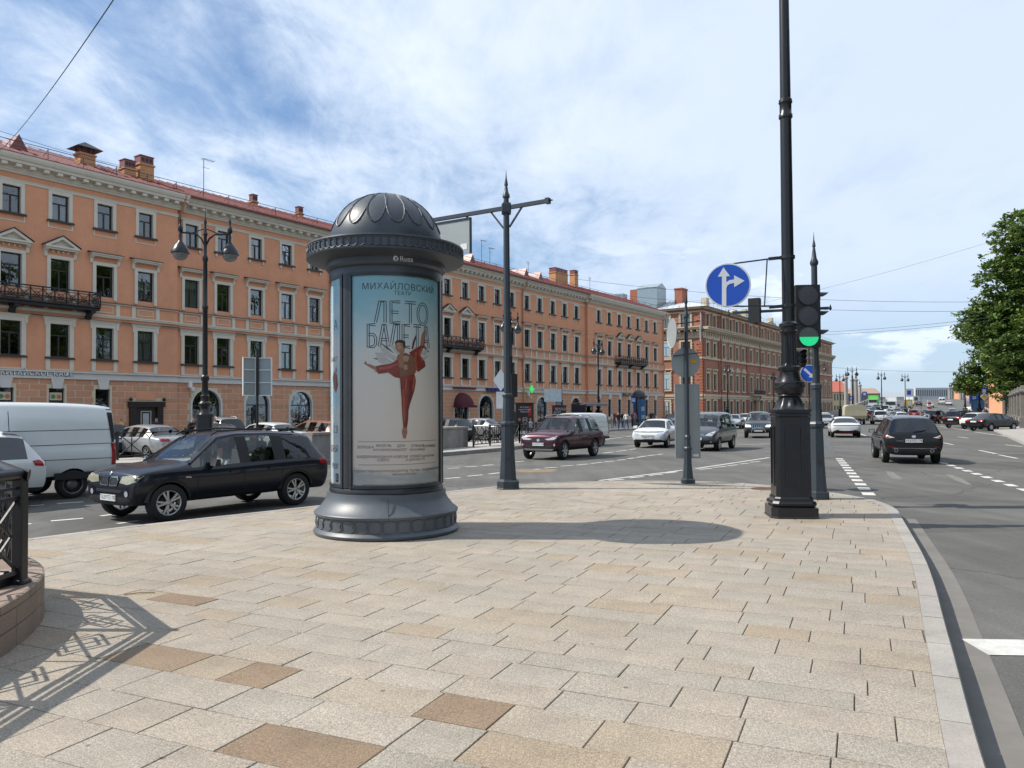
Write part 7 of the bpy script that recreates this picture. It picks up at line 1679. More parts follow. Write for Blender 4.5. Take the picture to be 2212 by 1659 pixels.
m_ = MB(); m_.T = Matrix.Translation((0,-.062,zc)) @ Matrix.Rotation(pi/2, 4, 'X'); m_.lathe([(0,0),(.335,0),(.335,.003),(0,.003)], 36, smooth=False); m_.build('sign_face', MATS['sign_blue'], ks)
m_ = MB(); m_.T = Matrix.Translation((0,-.067,zc)) @ Matrix.Rotation(pi/2, 4, 'X') @ Matrix.Rotation(radians(-45), 4, 'Z'); m_.box(-.27,.10,-.045,.045,0,.003); m_.prism([(.08,-.13),(.27,0),(.08,.13)], 0, .0035); m_.build('arrow', MATS['sign_white'], ks)
m_ = MB(); m_.T = Matrix.Translation((-.62,-.05,zc)) @ Matrix.Rotation(pi/2, 4, 'X'); m_.lathe([(.26,.0),(.36,0),(.36,.012),(.26,.012)], 36, smooth=False, cap=False); 
rs_ = thing('prohibition_sign', 'round red rimmed sign peeping out left of the tall lamp post', 'road sign', (kp.x-.87,kp.y+.1,RZ+.46), radians(-12)); MB().lathe([(.03,0),(.03,4.0)], 8).build('post', PBL, rs_)
m_ = MB(); m_.T = Matrix.Translation((0,-.05,zc)) @ Matrix.Rotation(pi/2, 4, 'X'); m_.lathe([(0,0),(.36,0),(.36,.01),(0,.01)], 36, smooth=False); m_.build('disc', MATS['sign_red'], rs_); m_ = MB(); m_.T = Matrix.Translation((0,-.062,zc)) @ Matrix.Rotation(pi/2, 4, 'X'); m_.lathe([(0,0),(.26,0),(.26,.003),(0,.003)], 36, smooth=False); m_.build('sign_face', MATS['sign_white'], rs_)

# ------------------------------------------------------------------ people
for nm, c in (('skin', (.42,.24,.17)), ('cloth_white', (.60,.60,.58)), ('cloth_black', (.02,.02,.022)), ('cloth_navy', (.02,.03,.07)), ('cloth_denim', (.07,.11,.18)), ('cloth_grey', (.18,.18,.18)), ('cloth_brown', (.14,.06,.04)), ('cloth_yellow', (.55,.40,.08)), ('cloth_purple', (.10,.04,.11)), ('cloth_beige', (.42,.36,.28)), ('cloth_red', (.32,.04,.04)), ('hair_dark', (.025,.016,.012)), ('hair_white', (.5,.48,.44)), ('shoe', (.05,.05,.05)), ('cloth_pink', (.5,.2,.22)), ('cloth_teal', (.05,.25,.3))): mat(nm, c, .85, var=.12, scale=8)
def person_mesh(pose):
    """joints -> skin surface; one continuous body, 1.72 m tall"""
    J = {'pel':(0,0,.95), 'wst':(0,0,1.08), 'chs':(0,.01,1.30), 'nck':(0,.0,1.47), 'hd0':(0,-.02,1.55), 'hd1':(0,-.02,1.66)}
    Rr = {'pel':(.15,.11), 'wst':(.135,.10), 'chs':(.17,.115), 'nck':(.055,.055), 'hd0':(.072,.085), 'hd1':(.075,.09)}
    E_ = [('pel','wst'),('wst','chs'),('chs','nck'),('nck','hd0'),('hd0','hd1')]
    st = {'stand':(.0,.0), 'walk':(.22,-.20), 'raise':(.04,-.04), 'sit':(0,0)}[pose]
    for s, k in ((-1,'l'), (1,'r')):
        sw = st[0] if s < 0 else st[1]
        if pose == 'sit': J['hip'+k] = (s*.10,-.05,.90); J['kne'+k] = (s*.12,-.45,.92); J['ank'+k] = (s*.12,-.66,.80); J['toe'+k] = (s*.12,-.76,.80)
        else: J['hip'+k] = (s*.095,0,.90); J['kne'+k] = (s*.10,-sw*.55-.01,.49); J['ank'+k] = (s*.10,-sw*.9+(.08 if sw < 0 else 0),.08); J['toe'+k] = (s*.11,-sw*.9-.13,.045)
        Rr['hip'+k] = (.095,.10); Rr['kne'+k] = (.062,.065); Rr['ank'+k] = (.045,.045); Rr['toe'+k] = (.042,.03)
        E_ += [('pel','hip'+k),('hip'+k,'kne'+k),('kne'+k,'ank'+k),('ank'+k,'toe'+k)]
        J['sho'+k] = (s*.185,.01,1.41); 
        if pose == 'raise' and s > 0: J['elb'+k] = (s*.33,-.12,1.36); J['wri'+k] = (s*.26,-.22,1.60); J['han'+k] = (s*.20,-.22,1.68)
        elif pose == 'sit': J['elb'+k] = (s*.26,-.12,1.15); J['wri'+k] = (s*.16,-.36,1.20); J['han'+k] = (s*.13,-.43,1.22)
        else: a = -sw*.8; J['elb'+k] = (s*.25,a*.35+.02,1.14); J['wri'+k] = (s*.26,a*.7-.06,.90); J['han'+k] = (s*.255,a*.7-.08,.80)
        Rr['sho'+k] = (.062,.065); Rr['elb'+k] = (.045,.045); Rr['wri'+k] = (.032,.03); Rr['han'+k] = (.038,.022)
        E_ += [('chs','sho'+k),('sho'+k,'elb'+k),('elb'+k,'wri'+k),('wri'+k,'han'+k)]
    keys = list(J); me = bpy.data.meshes.new('p'); me.from_pydata([J[k] for k in keys], [(keys.index(a), keys.index(b)) for a, b in E_], [])
    o = bpy.data.objects.new('p', me); C.objects.link(o); md = o.modifiers.new('s', 'SKIN'); md.use_smooth_shade = True
    for i, k in enumerate(keys): me.skin_vertices[0].data[i].radius = Rr[k]
    me.skin_vertices[0].data[0].use_root = True; m2 = o.modifiers.new('d', 'SUBSURF'); m2.levels = m2.render_levels = 1
    dg = bpy.context.evaluated_depsgraph_get(); r = bpy.data.meshes.new_from_object(o.evaluated_get(dg)); bpy.data.objects.remove(o)
    for i in range(5): r.materials.append(MATS['skin'])
    for p in r.polygons:
        c = p.center; z = c.z; arm = abs(c.x) > .20; mi = 1
        if z > 1.60 and not arm and (c.y > -.03 or z > 1.69): mi = 3
        elif z > 1.455 and not arm: mi = 0
        elif pose == 'sit': mi = 2 if (c.y < -.2 and z < 1.05) or z < .95 else 1
        elif arm: mi = 1 if (z > 1.16 and z < 1.5) else 0
        elif z < .075: mi = 4
        elif z < .98: mi = 2
        if pose == 'sit' and c.y < -.24 and z > 1.08: mi = 0
        p.material_index = mi; p.use_smooth = True
    # a small nose and brow keep the face from being blank
    return r
PMESH = {k: person_mesh(k) for k in ('stand', 'walk', 'raise', 'sit')}
def person(x, y, rz, pose, top, leg, hair, label, z=0., sc_=.93, group='people on the far pavement', shoe='shoe'):
    o = link('person', PMESH[pose], None, (x, y, z), rz); o.scale = (sc_*1.05, sc_*1.05, sc_); tag(o, label, 'person', group)
    for i, m_ in ((1, top), (2, leg), (3, hair), (4, shoe)): o.material_slots[i].link = 'OBJECT'; o.material_slots[i].material = MATS[m_]
    return o
def pg(u, v, *a, **k): q = gp(u, v); return person(q.x, q.y, *a, **k)
dr_ = x3.matrix_basis if False else None
hd = radians(-124.5); fx = Vector((cos(hd), sin(hd))); lx = Vector((-sin(hd), cos(hd))); cl = x3.location.to_2d(); dp = cl+fx*.02+lx*.36
drv = person(dp.x, dp.y, hd+pi/2, 'sit', 'cloth_white', 'cloth_navy', 'hair_dark', 'driver in a white shirt seated inside the navy SUV', z=RZ-.38, sc_=.98, group=None); 
if 'group' in drv: del drv['group']
for u, v, rz, pose, top, leg, hair, lb in ((1297,927,.5,'stand','cloth_beige','cloth_grey','hair_dark','person in a patterned pale coat beside the bus shelter'), (1322,925,1.2,'stand','cloth_white','cloth_beige','hair_white','person in a long white shirt at the bus stop'), (1328,922,-.4,'stand','cloth_brown','cloth_brown','hair_dark','person in brown behind the one in white at the bus stop'), (1336,928,.2,'walk','cloth_black','cloth_denim','hair_white','fair haired person in a black jacket and jeans at the bus stop'), (1345,924,2.,'stand','cloth_navy','cloth_denim','hair_dark','person in navy standing among the bus stop group'), (1353,927,-.6,'walk','cloth_white','cloth_denim','hair_dark','person in a white top and jeans walking at the bus stop'), (1366,922,.9,'stand','cloth_purple','cloth_black','hair_dark','person in purple standing by the far advertising column'), (1371,921,2.4,'stand','cloth_pink','cloth_grey','hair_dark','person in pink behind the one in purple'), (1406,919,.0,'stand','cloth_black','cloth_black','hair_dark','person in black right of the far advertising column'), (1446,912,1.6,'walk','cloth_white','cloth_black','hair_dark','pedestrian in white at the side street corner'), (1457,911,-1.,'stand','cloth_black','cloth_black','hair_dark','pedestrian in black at the side street corner'), (1215,930,.6,'stand','cloth_teal','cloth_denim','hair_dark','person in teal beside the dark poster stand'), (1250,928,.6,'stand','cloth_beige','cloth_grey','hair_white','person inside the bus shelter, left'), (1263,927,.6,'stand','cloth_pink','cloth_grey','hair_dark','person inside the bus shelter, right')):
    pg(u, v, rz, pose, top, leg, hair, lb)
for x, y, rz, pose, top, leg, hair, lb in ((-19.6,38.6,2.4,'walk','cloth_yellow','cloth_denim','hair_dark','woman in a yellow top near the brown door'), (-18.2,39.4,.5,'walk','cloth_navy','cloth_navy','hair_dark','person in a navy jacket near the brown door'), (-15.6,37.6,1.,'stand','cloth_black','cloth_black','hair_dark','dark haired person behind the silver sedan'), (-13.9,36.0,-1.9,'raise','cloth_white','cloth_grey','hair_dark','man in a white shirt and dark cap raising one hand'), (-11.4,43.5,.8,'stand','cloth_grey','cloth_black','hair_white','white haired person by the third arched window')):
    person(x, y, rz, pose, top, leg, hair, lb, sc_=.90)

# ------------------------------------------------------------------ bus stop and street furniture on the far pavement
mat('stand_frame', (.03,.03,.034), .4, var=.1); mat('ad_dark', (.035,.022,.028), .35, var=.25, scale=2); mat('ad_red', (.35,.035,.03), .35, var=.2); mat('ad_navy', (.02,.022,.05), .3, var=.25, scale=3); mat('ad_blue', (.03,.17,.42), .3, var=.3, scale=1.5); mat('ad_pale', (.55,.6,.62), .4, var=.2); mat('ad_skin', (.40,.22,.14), .5)
def poster_stand(u, Y, label, w_, h, lines, rz, m='ad_dark', extra=None, z0=.0):
    d = ray(u, 887); t = thing('poster_stand', label, 'poster stand', (d.x/d.y*Y, Y, z0), rz); MB().box(-w_/2-.08,w_/2+.08,-.09,.09,.28,.40+h+.06).box(-w_/2-.05,-w_/2+.1,-.06,.06,0,.28).box(w_/2-.1,w_/2+.05,-.06,.06,0,.28).box(-w_/2-.2,w_/2+.2,-.14,.14,.40+h+.06,.40+h+.11).build('frame', MATS['stand_frame'], t); p = MB().box(-w_/2,w_/2,-.105,-.09,.36,.38+h).build('poster', MATS[m], t)
    for body, s_, x, z in lines: text(body, s_, MATS['mark_white'], p, Matrix.Translation((x,-.108,z)) @ Matrix.Rotation(pi/2, 4, 'X'), extrude=.001)
    if extra: extra(t, p)
    return t
def ex1(t, p):
    MB().box(.25,.5,-.108,-.106,1.35,2.1).build('print', MATS['ad_red'], p)
    for s in (-1, 1):
        m_ = MB(); m_.T = Matrix.Translation((s*.42,-.107,1.12)) @ Matrix.Rotation(pi/2, 4, 'X'); m_.lathe([(0,0),(.11,0),(.11,.002),(0,.002)], 14, smooth=False); m_.build('print', MATS['ad_skin'], p); MB().prism_xz([(s*.42-.19,.5),(s*.42+.19,.5),(s*.42+.17,.9),(s*.42,1.02),(s*.42-.17,.9)], -.109, -.107).build('print', MATS['stand_frame'] if s < 0 else MATS['ad_pale'], p)
    m_ = MB(); m_.prism_xz([(-.17,1.25),(.17,1.25),(.17,.95),(0,.72),(-.17,.95)], -.110, -.108); m_.build('print', MATS['mark_white'], p); m_ = MB(); m_.prism_xz([(-.14,1.22),(.14,1.22),(.14,.96),(0,.76),(-.14,.96)], -.112, -.1105); q = m_.build('print', MATS['ad_dark'], p); text('MFL', .16, MATS['mark_white'], p, Matrix.Translation((0,-.114,1.06)) @ Matrix.Rotation(pi/2, 4, 'X'), extrude=.001)
poster_stand(1133, 57, 'poster stand with two faces and a white shield crest', 1.2, 1.85, (('За Спорт', .15, -.05, 2.02), ('главной Медиа', .13, -.02, 1.84), ('Медиалиги', .13, 0, 1.68)), .25, 'ad_dark', ex1)
poster_stand(1208, 74, 'dark poster stand with white lettering left of the bus shelter', 1.2, 1.75, (('ЛЕТУАЛ', .28, .05, 1.85), ('АГУТ', .30, -.25, 1.55), ('скидки', .14, .1, 1.2)), .3, 'ad_dark', lambda t, p: MB().box(-.6,.6,-.108,-.106,2.0,2.1).build('print', MATS['ad_red'], p))
# shelter
d = ray(1270, 887); Y = 76; sh = thing('bus_shelter', 'glass bus shelter with a curved grey roof on the far pavement', 'bus shelter', (d.x/d.y*Y, Y, 0), radians(56)); mat('shelter_grey', (.16,.165,.165), .5, .3)
m_ = MB(); n = 8; m_.add([v for i in range(n+1) for v in ((-2.2+i*.55,-1.0,2.32+.0),(-2.2+i*.55,0,2.55),(-2.2+i*.55,.75,2.40))], [(3*i+j,3*i+3+j,3*i+4+j,3*i+1+j) for i in range(n) for j in (0,1)], 0, True); m_.box(-2.2,2.2,-1.05,-.98,2.2,2.36); m_.build('roof', MATS['shelter_grey'], sh)
for x in (-2.1,-.7,.7,2.1): MB().box(x-.05,x+.05,.6,.7,0,2.4).build('post', MATS['shelter_grey'], sh)
for x in (-1.4,0,1.4): MB().box(x-.62,x+.62,.63,.65,.25,2.2).build('glass_panel', MATS['window_glass'], sh)
MB().box(-2.15,-2.05,-.9,.6,.2,2.3).build('end_panel', MATS['stand_frame'], sh); MB().box(-2.17,-2.15,-.75,.45,.35,2.1).build('poster', MATS['ad_navy'], sh); MB().box(-1.5,1.6,.2,.55,.42,.48).build('bench', MATS['stand_frame'], sh)
# second advertising column
c2 = copy_tree(ac); d = ray(1381, 887); Y = 84; c2.location = (d.x/d.y*Y, Y, 0); c2.scale = (.80,.80,.80); c2['label'] = 'smaller looking advertising column with a blue poster at the bus stop'
for ch in c2.children:
    if ch.name.startswith('poster') and not ch.name.startswith(('poster_glass','poster_frame')):
        ch.material_slots[0].link = 'OBJECT'; ch.material_slots[0].material = MATS['ad_blue']
        for g in list(ch.children): bpy.data.objects.remove(g)
    elif ch.name.startswith(('relief_ring','relief_oval','relief_petal','lettering','mark')): bpy.data.objects.remove(ch)
pc2 = next(c for c in c2.children if c.name.startswith('poster') and not c.name.startswith(('poster_glass','poster_frame')))
for z, h in ((1.0,.5), (2.1,.55)):
    o = curved(.802, VA+.02, VA+.75 if z > 2 else VA+1.0, z, z+h, 8).build('print', MATS['ad_pale'], pc2)
def pole_sign(u, Y, label, cat, H, plates, rz=0., base=0., r=.035):
    d = ray(u, 887); t = thing('road_sign', label, cat, (d.x/d.y*Y, Y, base), rz); MB().lathe([(r,0),(r,H)], 8).build('post', PBL, t)
    for w_, h, x, z, m_, sub in plates:
        p = MB().box(x-w_/2,x+w_/2,-.05,-.03,z-h/2,z+h/2).build('plate', MATS[m_], t)
        for (sw, shh, sx, sz, sm) in sub: MB().box(x+sx-sw/2,x+sx+sw/2,-.056,-.051,z+sz-shh/2,z+sz+shh/2).build('symbol', MATS[sm], p)
    return t
pole_sign(1379, 79, 'blue and white bus stop sign on a thin pole before the far column', 'bus stop sign', 3.2, ((.42,.62,-.5,2.75,'sign_blue',((.34,.30,0,.04,'sign_white'), (.22,.10,0,.06,'sign_black'))),))
t = pole_sign(1214, 68, 'blank pale back of a wide direction sign left of the bus shelter', 'road sign', 4.9, ((1.55,1.1,-.8,3.1,'ad_pale',()),)); pole_sign(1092, 46, 'white diamond sign back half hidden behind the mast', 'road sign', 4.3, ((.5,1.0,-.3,2.4,'sign_white',()),))
dm = MB(); d = ray(1082, 887); dmx = thing('priority_sign', 'pale diamond shaped sign back left of the mast', 'road sign', (d.x/d.y*45, 45, 0)); dm.prism_xz([(-.45,3.55),(0,4.2),(.45,3.55),(0,2.9)], -.02, .02); dm.build('plate', MATS['sign_white'], dmx); MB().lathe([(.04,0),(.04,4.3)], 8, c=(.35,.05,0)).build('post', PBL, dmx)
d = ray(1110, 887); signal_head('traffic_light', 'black traffic light seen from behind the mast near the far pavement', (d.x/d.y*50, 50, 3.4), radians(200), False, .4, 1.5); pole = thing('signal_post', 'thin dark post of the far traffic light behind the mast', 'post', (d.x/d.y*50, 50.2, 0)); MB().lathe([(.06,0),(.05,4.4)], 8).build('shaft', PB, pole)
pole_sign(1425-14, 108, 'small dark utility cabinet sign by the corner', 'sign', 1.4, ((1.6,1.2,0,.7,'stand_frame',()),), FANG)

# ------------------------------------------------------------------ bridge approach, far bank
def ramp_z(Y): t = min(max((Y-135)/195, 0), 1); return RZ+(5.6)*(t*t*(3-2*t))
def ramp_c(Y): return 72+(Y-140)*(175.4-72)/190
rm = MB(); ys = [128+i*10 for i in range(22)]; vs = []
for Y in ys: c = ramp_c(Y); z = ramp_z(Y)+.012; vs += [(c-17,Y,z),(c+17,Y,z)]
rm.add(vs, [(2*i,2*i+1,2*i+3,2*i+2) for i in range(len(ys)-1)], 0, True)
for s, k in ((-17,0),(17,1)): rm.add([p for Y in ys for p in ((ramp_c(Y)+s,Y,ramp_z(Y)+.012),(ramp_c(Y)+s,Y,RZ-1))], [(2*i,2*i+2,2*i+3,2*i+1) for i in range(len(ys)-1)])
tag(rm.build('bridge_ramp', MATS['asphalt']), kind='structure')
def rail_on(off, label, h=1.0, m='grey_granite', w_=.5):
    t = thing('bridge_parapet', label, 'parapet'); prev = None
    for i in range(len(ys)-1):
        a, b = ys[i], ys[i+1]; m_ = MB(); pa_, pb_ = (ramp_c(a)+off, a, ramp_z(a)), (ramp_c(b)+off, b, ramp_z(b)); m_.add([(pa_[0]+sx*w_/2,pa_[1],pa_[2]+z) for sx in (-1,1) for z in (-.1,h)]+[(pb_[0]+sx*w_/2,pb_[1],pb_[2]+z) for sx in (-1,1) for z in (-.1,h)], [(0,1,5,4),(2,6,7,3),(1,3,7,5),(0,4,6,2),(0,2,3,1),(4,5,7,6)]); m_.build('block', MATS[m], t)
rail_on(-17.3, 'pale stone parapet on the left edge of the bridge ramp'); rail_on(17.3, 'pale stone parapet on the right edge of the bridge ramp'); rail_on(-2.0, 'low kerb divider on the bridge ramp', .35, 'kerb_granite', 1.4)
def pylon(u, Y, label, H=11.5):
    d = ray(u, 887); X = d.x/d.y*Y; z = 2.5; t = thing('bridge_pylon', label, 'pylon', (X, Y, z-3), group='pale bridge pylons')
    MB().lathe([(.9,0),(.9,3.2),(.62,3.5),(.55,H*.72+3),(.75,H*.73+3),(.75,H*.77+3),(.45,H*.79+3)], 10, smooth=False).build('shaft', MATS['kerb_granite'], t); MB().lathe([(.3,H*.79+3),(.25,H*.86+3),(.08,H*.9+3),(.0,H+3)], 8).build('spire', MATS['post_blue'], t)
for k, (u, Y, H) in enumerate(((1828,240,11.8),(1842,250,11.5),(1850,262,12),(1858,300,11),(2052,330,10.5),(2056,345,11),(2075,290,11.5),(2080,300,11.8),(2097,270,12))): pylon(u, Y, 'pale grey bridge pylon with a dark spire, number %s counted from the left' % ('one','two','three','four','five','six','seven','eight','nine')[k], H)
# far buildings
mat('far_white', (.52,.53,.53), .8, var=.08, scale=.05); mat('far_yellow', (.60,.48,.27), .85, var=.08, scale=.1); mat('far_red_roof', (.42,.12,.08), .8, var=.1, scale=.2); mat('far_brown', (.32,.23,.17), .85, var=.15, scale=.08); mat('far_window', (.10,.12,.14), .3, var=.1); mat('far_orange', (.62,.30,.17), .85, var=.08, scale=.2); mat('far_grey_roof', (.33,.35,.36), .7, var=.1)
def far_block(u0, u1, Y, z0, z1, label, m, roof=None, rows=2, cols=8, rz=0., depth=14, rh=3.):
    a, b = ray(u0, 887), ray(u1, 887); x0, x1 = a.x/a.y*Y, b.x/b.y*Y; w_ = (x1-x0); t = thing('far_building', label, 'building', ((x0+x1)/2, Y, z0), rz); H = z1-z0
    MB().box(-w_/2,w_/2,0,depth,-3,H).build('wall', MATS[m], t)
    if roof: MB().prism_yz([(-.5,H+.01),(depth+.5,H+.01),(depth/2,H+rh)], -w_/2-.4, w_/2+.4).build('roof', MATS[roof], t)
    wm = shared(('fw', round(w_/cols*.5,2), round(H/rows*.5,2)), lambda: mesh_of(MB().box(-w_/cols*.25, w_/cols*.25, -.06, .1, -H/rows*.27, H/rows*.27), 'window', MATS['far_window']))
    for i in range(cols):
        for j in range(rows): link('window', wm, t, (-w_/2+(i+.5)*w_/cols, 0, (j+.55)*H/rows))
    return t
far_block(1775, 1832, 330, -1, 9.0, 'yellow far building with an orange red roof left of the bridge', 'far_yellow', 'far_red_roof', 2, 9, rh=5)
far_block(1832, 1902, 420, -1, 10.0, 'brown far building behind the bridge pylons', 'far_brown', 'far_brown', 2, 10); far_block(1900, 1985, 520, 0, 9.5, 'low white far building in the middle of the bridge view', 'far_white', 'far_grey_roof', 1, 12, rh=3)
far_block(1978, 2098, 480, 0, 14.5, 'long white modern hall beyond the bridge', 'far_white', None, 2, 26); far_block(2095, 2175, 400, -1, 11, 'pinkish far building right of the white hall', 'far_orange', 'far_red_roof', 2, 10)
far_block(1700, 1790, 560, 0, 12, 'far grey building hidden behind the brick building', 'far_brown', None, 2, 10)
ob2 = far_block(2168, 2330, 132, -.2, 9.5, 'peach orange building behind the tall iron fence', 'far_orange', None, 3, 6, depth=4)
# ramp traffic
def on_ramp(src, u, Y, deg, label, pm, g='cars on the bridge ramp'):
    d = ray(u, 887); r = clone(src, label, pm, g); place(r, d.x/d.y*Y, Y, deg, ramp_z(Y)+.03); return r
RD = degr = math.degrees(atan2(190, 103.4))
for src, u, Y, pm, lb in ((slv,2000,158,'paint_darkgrey','dark car driving up the bridge ramp'), (rav,2057,150,'paint_silver','silver SUV driving up the bridge ramp'), (slv,2010,215,'paint_wht','white car high on the bridge ramp, left of three'), (slv,2050,228,'paint_wht','white car high on the bridge ramp, right of three'), (slv,1985,228,'paint_blk','dark car high on the bridge ramp')): on_ramp(src, u, Y, RD, lb, pm)
r = on_ramp(van, 2035, 236, RD, 'white van high on the bridge ramp', 'paint_vanwhite')
for src, u, Y, pm, lb in ((slv,1872,162,'paint_wht','white car coming down the ramp behind the truck'), (slv,1885,176,'paint_blk','black car coming down the ramp'), (rav,1876,190,'paint_wht','white SUV coming down the ramp'), (slv,1893,202,'paint_grey','grey car coming down the ramp'), (rav,1923,158,'paint_silver','pale SUV beside the central lamps'), (slv,1922,186,'paint_wht','white car queueing on the ramp'), (slv,1938,168,'paint_darkgrey','dark car queueing on the ramp'), (rav,1952,182,'paint_grey','grey SUV queueing on the ramp'), (slv,1905,222,'paint_silver','silver car far up the ramp'), (slv,1936,226,'paint_blue','blue car far up the ramp'), (rav,1960,205,'paint_blk','black SUV far up the ramp')): on_ramp(src, u, Y, RD+180, lb, pm, 'cars queueing down the bridge ramp')
on_ramp(van, 1912, 170, RD+180, 'white delivery van queueing on the ramp', 'paint_vanwhite', 'cars queueing down the bridge ramp')
def box_truck(u, Y, m, label):
    d = ray(u, 887); t = thing('box_truck', label, 'truck', (d.x/d.y*Y, Y, ramp_z(Y)+.03), radians(RD+180)); MB().box(-3.5,1.2,-1.25,1.25,.9,3.5).build('box', MATS[m], t); MB().box(1.3,3.2,-1.1,1.1,.5,2.5).build('cab', MATS['paint_wht'], t); MB().box(2.9,3.25,-1.0,1.0,1.5,2.3).build('windshield', MATS['car_glass_dark'], t)
    a, b = wheel_meshes(.42, .24, 'steel')
    for x in (-2.2, 2.2):
        for s in (-1, 1): w1 = link('wheel', a, t, (x, s*1.0, .42), pi if s < 0 else 0); link('rim', b, w1)
mat('truck_green', (.12,.55,.08), .5); box_truck(1887, 215, 'truck_green', 'truck with a bright green box coming down the bridge'); box_truck(1925, 195, 'paint_vanwhite', 'white box truck coming down the bridge')
# distant signs and signals on the right
pole_sign(1868, 145, 'pedestrian crossing sign on a pole left of the green truck', 'road sign', 5.0, ((.9,.9,0,4.5,'sign_blue',((.5,.5,0,0,'sign_white'),)),)); pole_sign(1826+14, 150, 'square crossing sign below the tall street lamp', 'road sign', 4.2, ((.9,.9,0,3.8,'sign_blue',((.5,.5,0,0,'sign_white'),)),))
pole_sign(1964, 140, 'white and blue direction sign above the crossing sign', 'road sign', 5.4, ((1.7,1.5,0,4.6,'sign_white',((.7,.8,0,0,'sign_blue'),)), (1.2,1.2,0,2.7,'sign_yellow',((.8,.8,0,0,'sign_white'),)))); pole_sign(1990, 150, 'square crossing sign by the ramp divider', 'road sign', 4.2, ((1.1,1.1,-1.0,3.6,'sign_white',((.7,.7,0,0,'far_window'),)),))
pk_ = pole_sign(2101, 108, 'blue square parking sign with a white letter', 'parking sign', 3.6, ((1.35,1.35,.2,3.0,'sign_blue',()),)); text('P', 1.0, MATS['sign_white'], pk_, Matrix.Translation((.2,-.056,3.0)) @ Matrix.Rotation(pi/2, 4, 'X'), extrude=.002)
yd = pole_sign(2126, 90, 'yellow diamond priority sign beneath a crossing sign', 'road sign', 4.0, ((.62,.62,0,3.72,'sign_blue',((.4,.4,0,0,'sign_white'),)),)); MB().prism_xz([(-.48,3.05),(0,3.53),(.48,3.05),(0,2.57)], -.06, -.04).build('plate', MATS['sign_white'], yd); MB().prism_xz([(-.32,3.05),(0,3.37),(.32,3.05),(0,2.73)], -.066, -.061).build('symbol', MATS['sign_yellow'], yd)
st_ = thing('striped_bollard', 'red and white striped warning post at the ramp divider', 'bollard', at_y(2008,893,138)); 
for k in range(6): MB().box(-.3,.3,-.05,.05,k*.4,k*.4+.39).build('stripe', MATS['sign_red' if k % 2 == 0 else 'sign_white'], st_)
poster_stand(2112, 105, 'blue lit poster stand on the right pavement', 1.8, 2.4, (), .2, 'ad_blue')
for u, Y, top, lb in ((2099,100,'cloth_yellow','person in yellow by the right poster stand'), (2126,98,'cloth_pink','person in pink by the right poster stand'), (2130,100,'cloth_black','person in black by the right poster stand'), (2093,104,'cloth_grey','person in grey by the white van on the right')):
    d = ray(u, 887); person(d.x/d.y*Y, Y, 0, 'stand', top, 'cloth_black', 'hair_dark', lb, z=-.02, group='people on the right pavement', sc_=1.)
# right pavement, fence and trees
RF = Vector((.516,.857)); RN = Vector((.857,-.516)); R0 = Vector((46.4,70.))
rp = MB(); q = [R0-RF*38-RN*1.5, R0+RF*130-RN*7, R0+RF*130+RN*60, R0-RF*38+RN*60]; rp.prism([(p.x,p.y) for p in q], RZ-.02, -.02); tag(rp.build('right_pavement', MATS['far_paving']), kind='structure')
fc = thing('iron_fence', 'tall dark iron fence on a stone base under the right hand trees', 'fence'); mat('stone_dark', (.16,.15,.135), .9, var=.2, scale=1.5)
for i in range(9):
    p = R0+RF*(i*6.5-3); b_ = MB(); b_.T = Matrix.Translation((p.x,p.y,0)) @ Matrix.Rotation(atan2(RF.y,RF.x), 4, 'Z'); stack(b_, [(.42,0),(.42,.9),(.33,.95),(.33,3.0),(.45,3.1),(.45,3.25),(.3,3.35),(.25,3.7)], .05); b_.build('pillar', MATS['stone_dark'], fc)
    b_ = MB(); b_.T = Matrix.Translation((p.x,p.y,0)) @ Matrix.Rotation(atan2(RF.y,RF.x), 4, 'Z'); b_.box(.5,6.0,-.25,.25,0,.85); b_.build('base_wall', MATS['kerb_granite'], fc)
    b_ = MB(); b_.T = Matrix.Translation((p.x,p.y,0)) @ Matrix.Rotation(atan2(RF.y,RF.x), 4, 'Z')
    for z in (1.0, 1.9, 2.9): b_.box(.35,6.15,-.03,.03,z,z+.06)
    for k in range(24): b_.box(.5+k*.24,.54+k*.24,-.02,.02,.9,3.2)
    b_.build('bar_panel', MATS['iron_black'], fc)
mat('bark', (.09,.07,.055), .95, var=.25, scale=4, bump=.6, bscale=12)
def leaf_mat(name, c):
    m, nt, N, L, B = nodes(name); at = N.new('ShaderNodeAttribute'); at.attribute_name = 'tone'; r = N.new('ShaderNodeMix'); r.data_type = 'RGBA'; r.inputs[6].default_value = (c[0]*.55,c[1]*.62,c[2]*.7,1); r.inputs[7].default_value = (c[0]*1.5,c[1]*1.3,c[2]*1.1,1); L.new(at.outputs['Fac'], r.inputs[0]); L.new(r.outputs[2], B.inputs['Base Color']); B.inputs['Roughness'].default_value = .55
    tr = N.new('ShaderNodeBsdfTranslucent'); L.new(r.outputs[2], tr.inputs[0]); mx = N.new('ShaderNodeMixShader'); mx.inputs[0].default_value = .25; out_ = N['Material Output']; L.new(B.outputs[0], mx.inputs[1]); L.new(tr.outputs[0], mx.inputs[2]); L.new(mx.outputs[0], out_.inputs[0]); MATS[name] = m
leaf_mat('leaves', (.115,.19,.04))
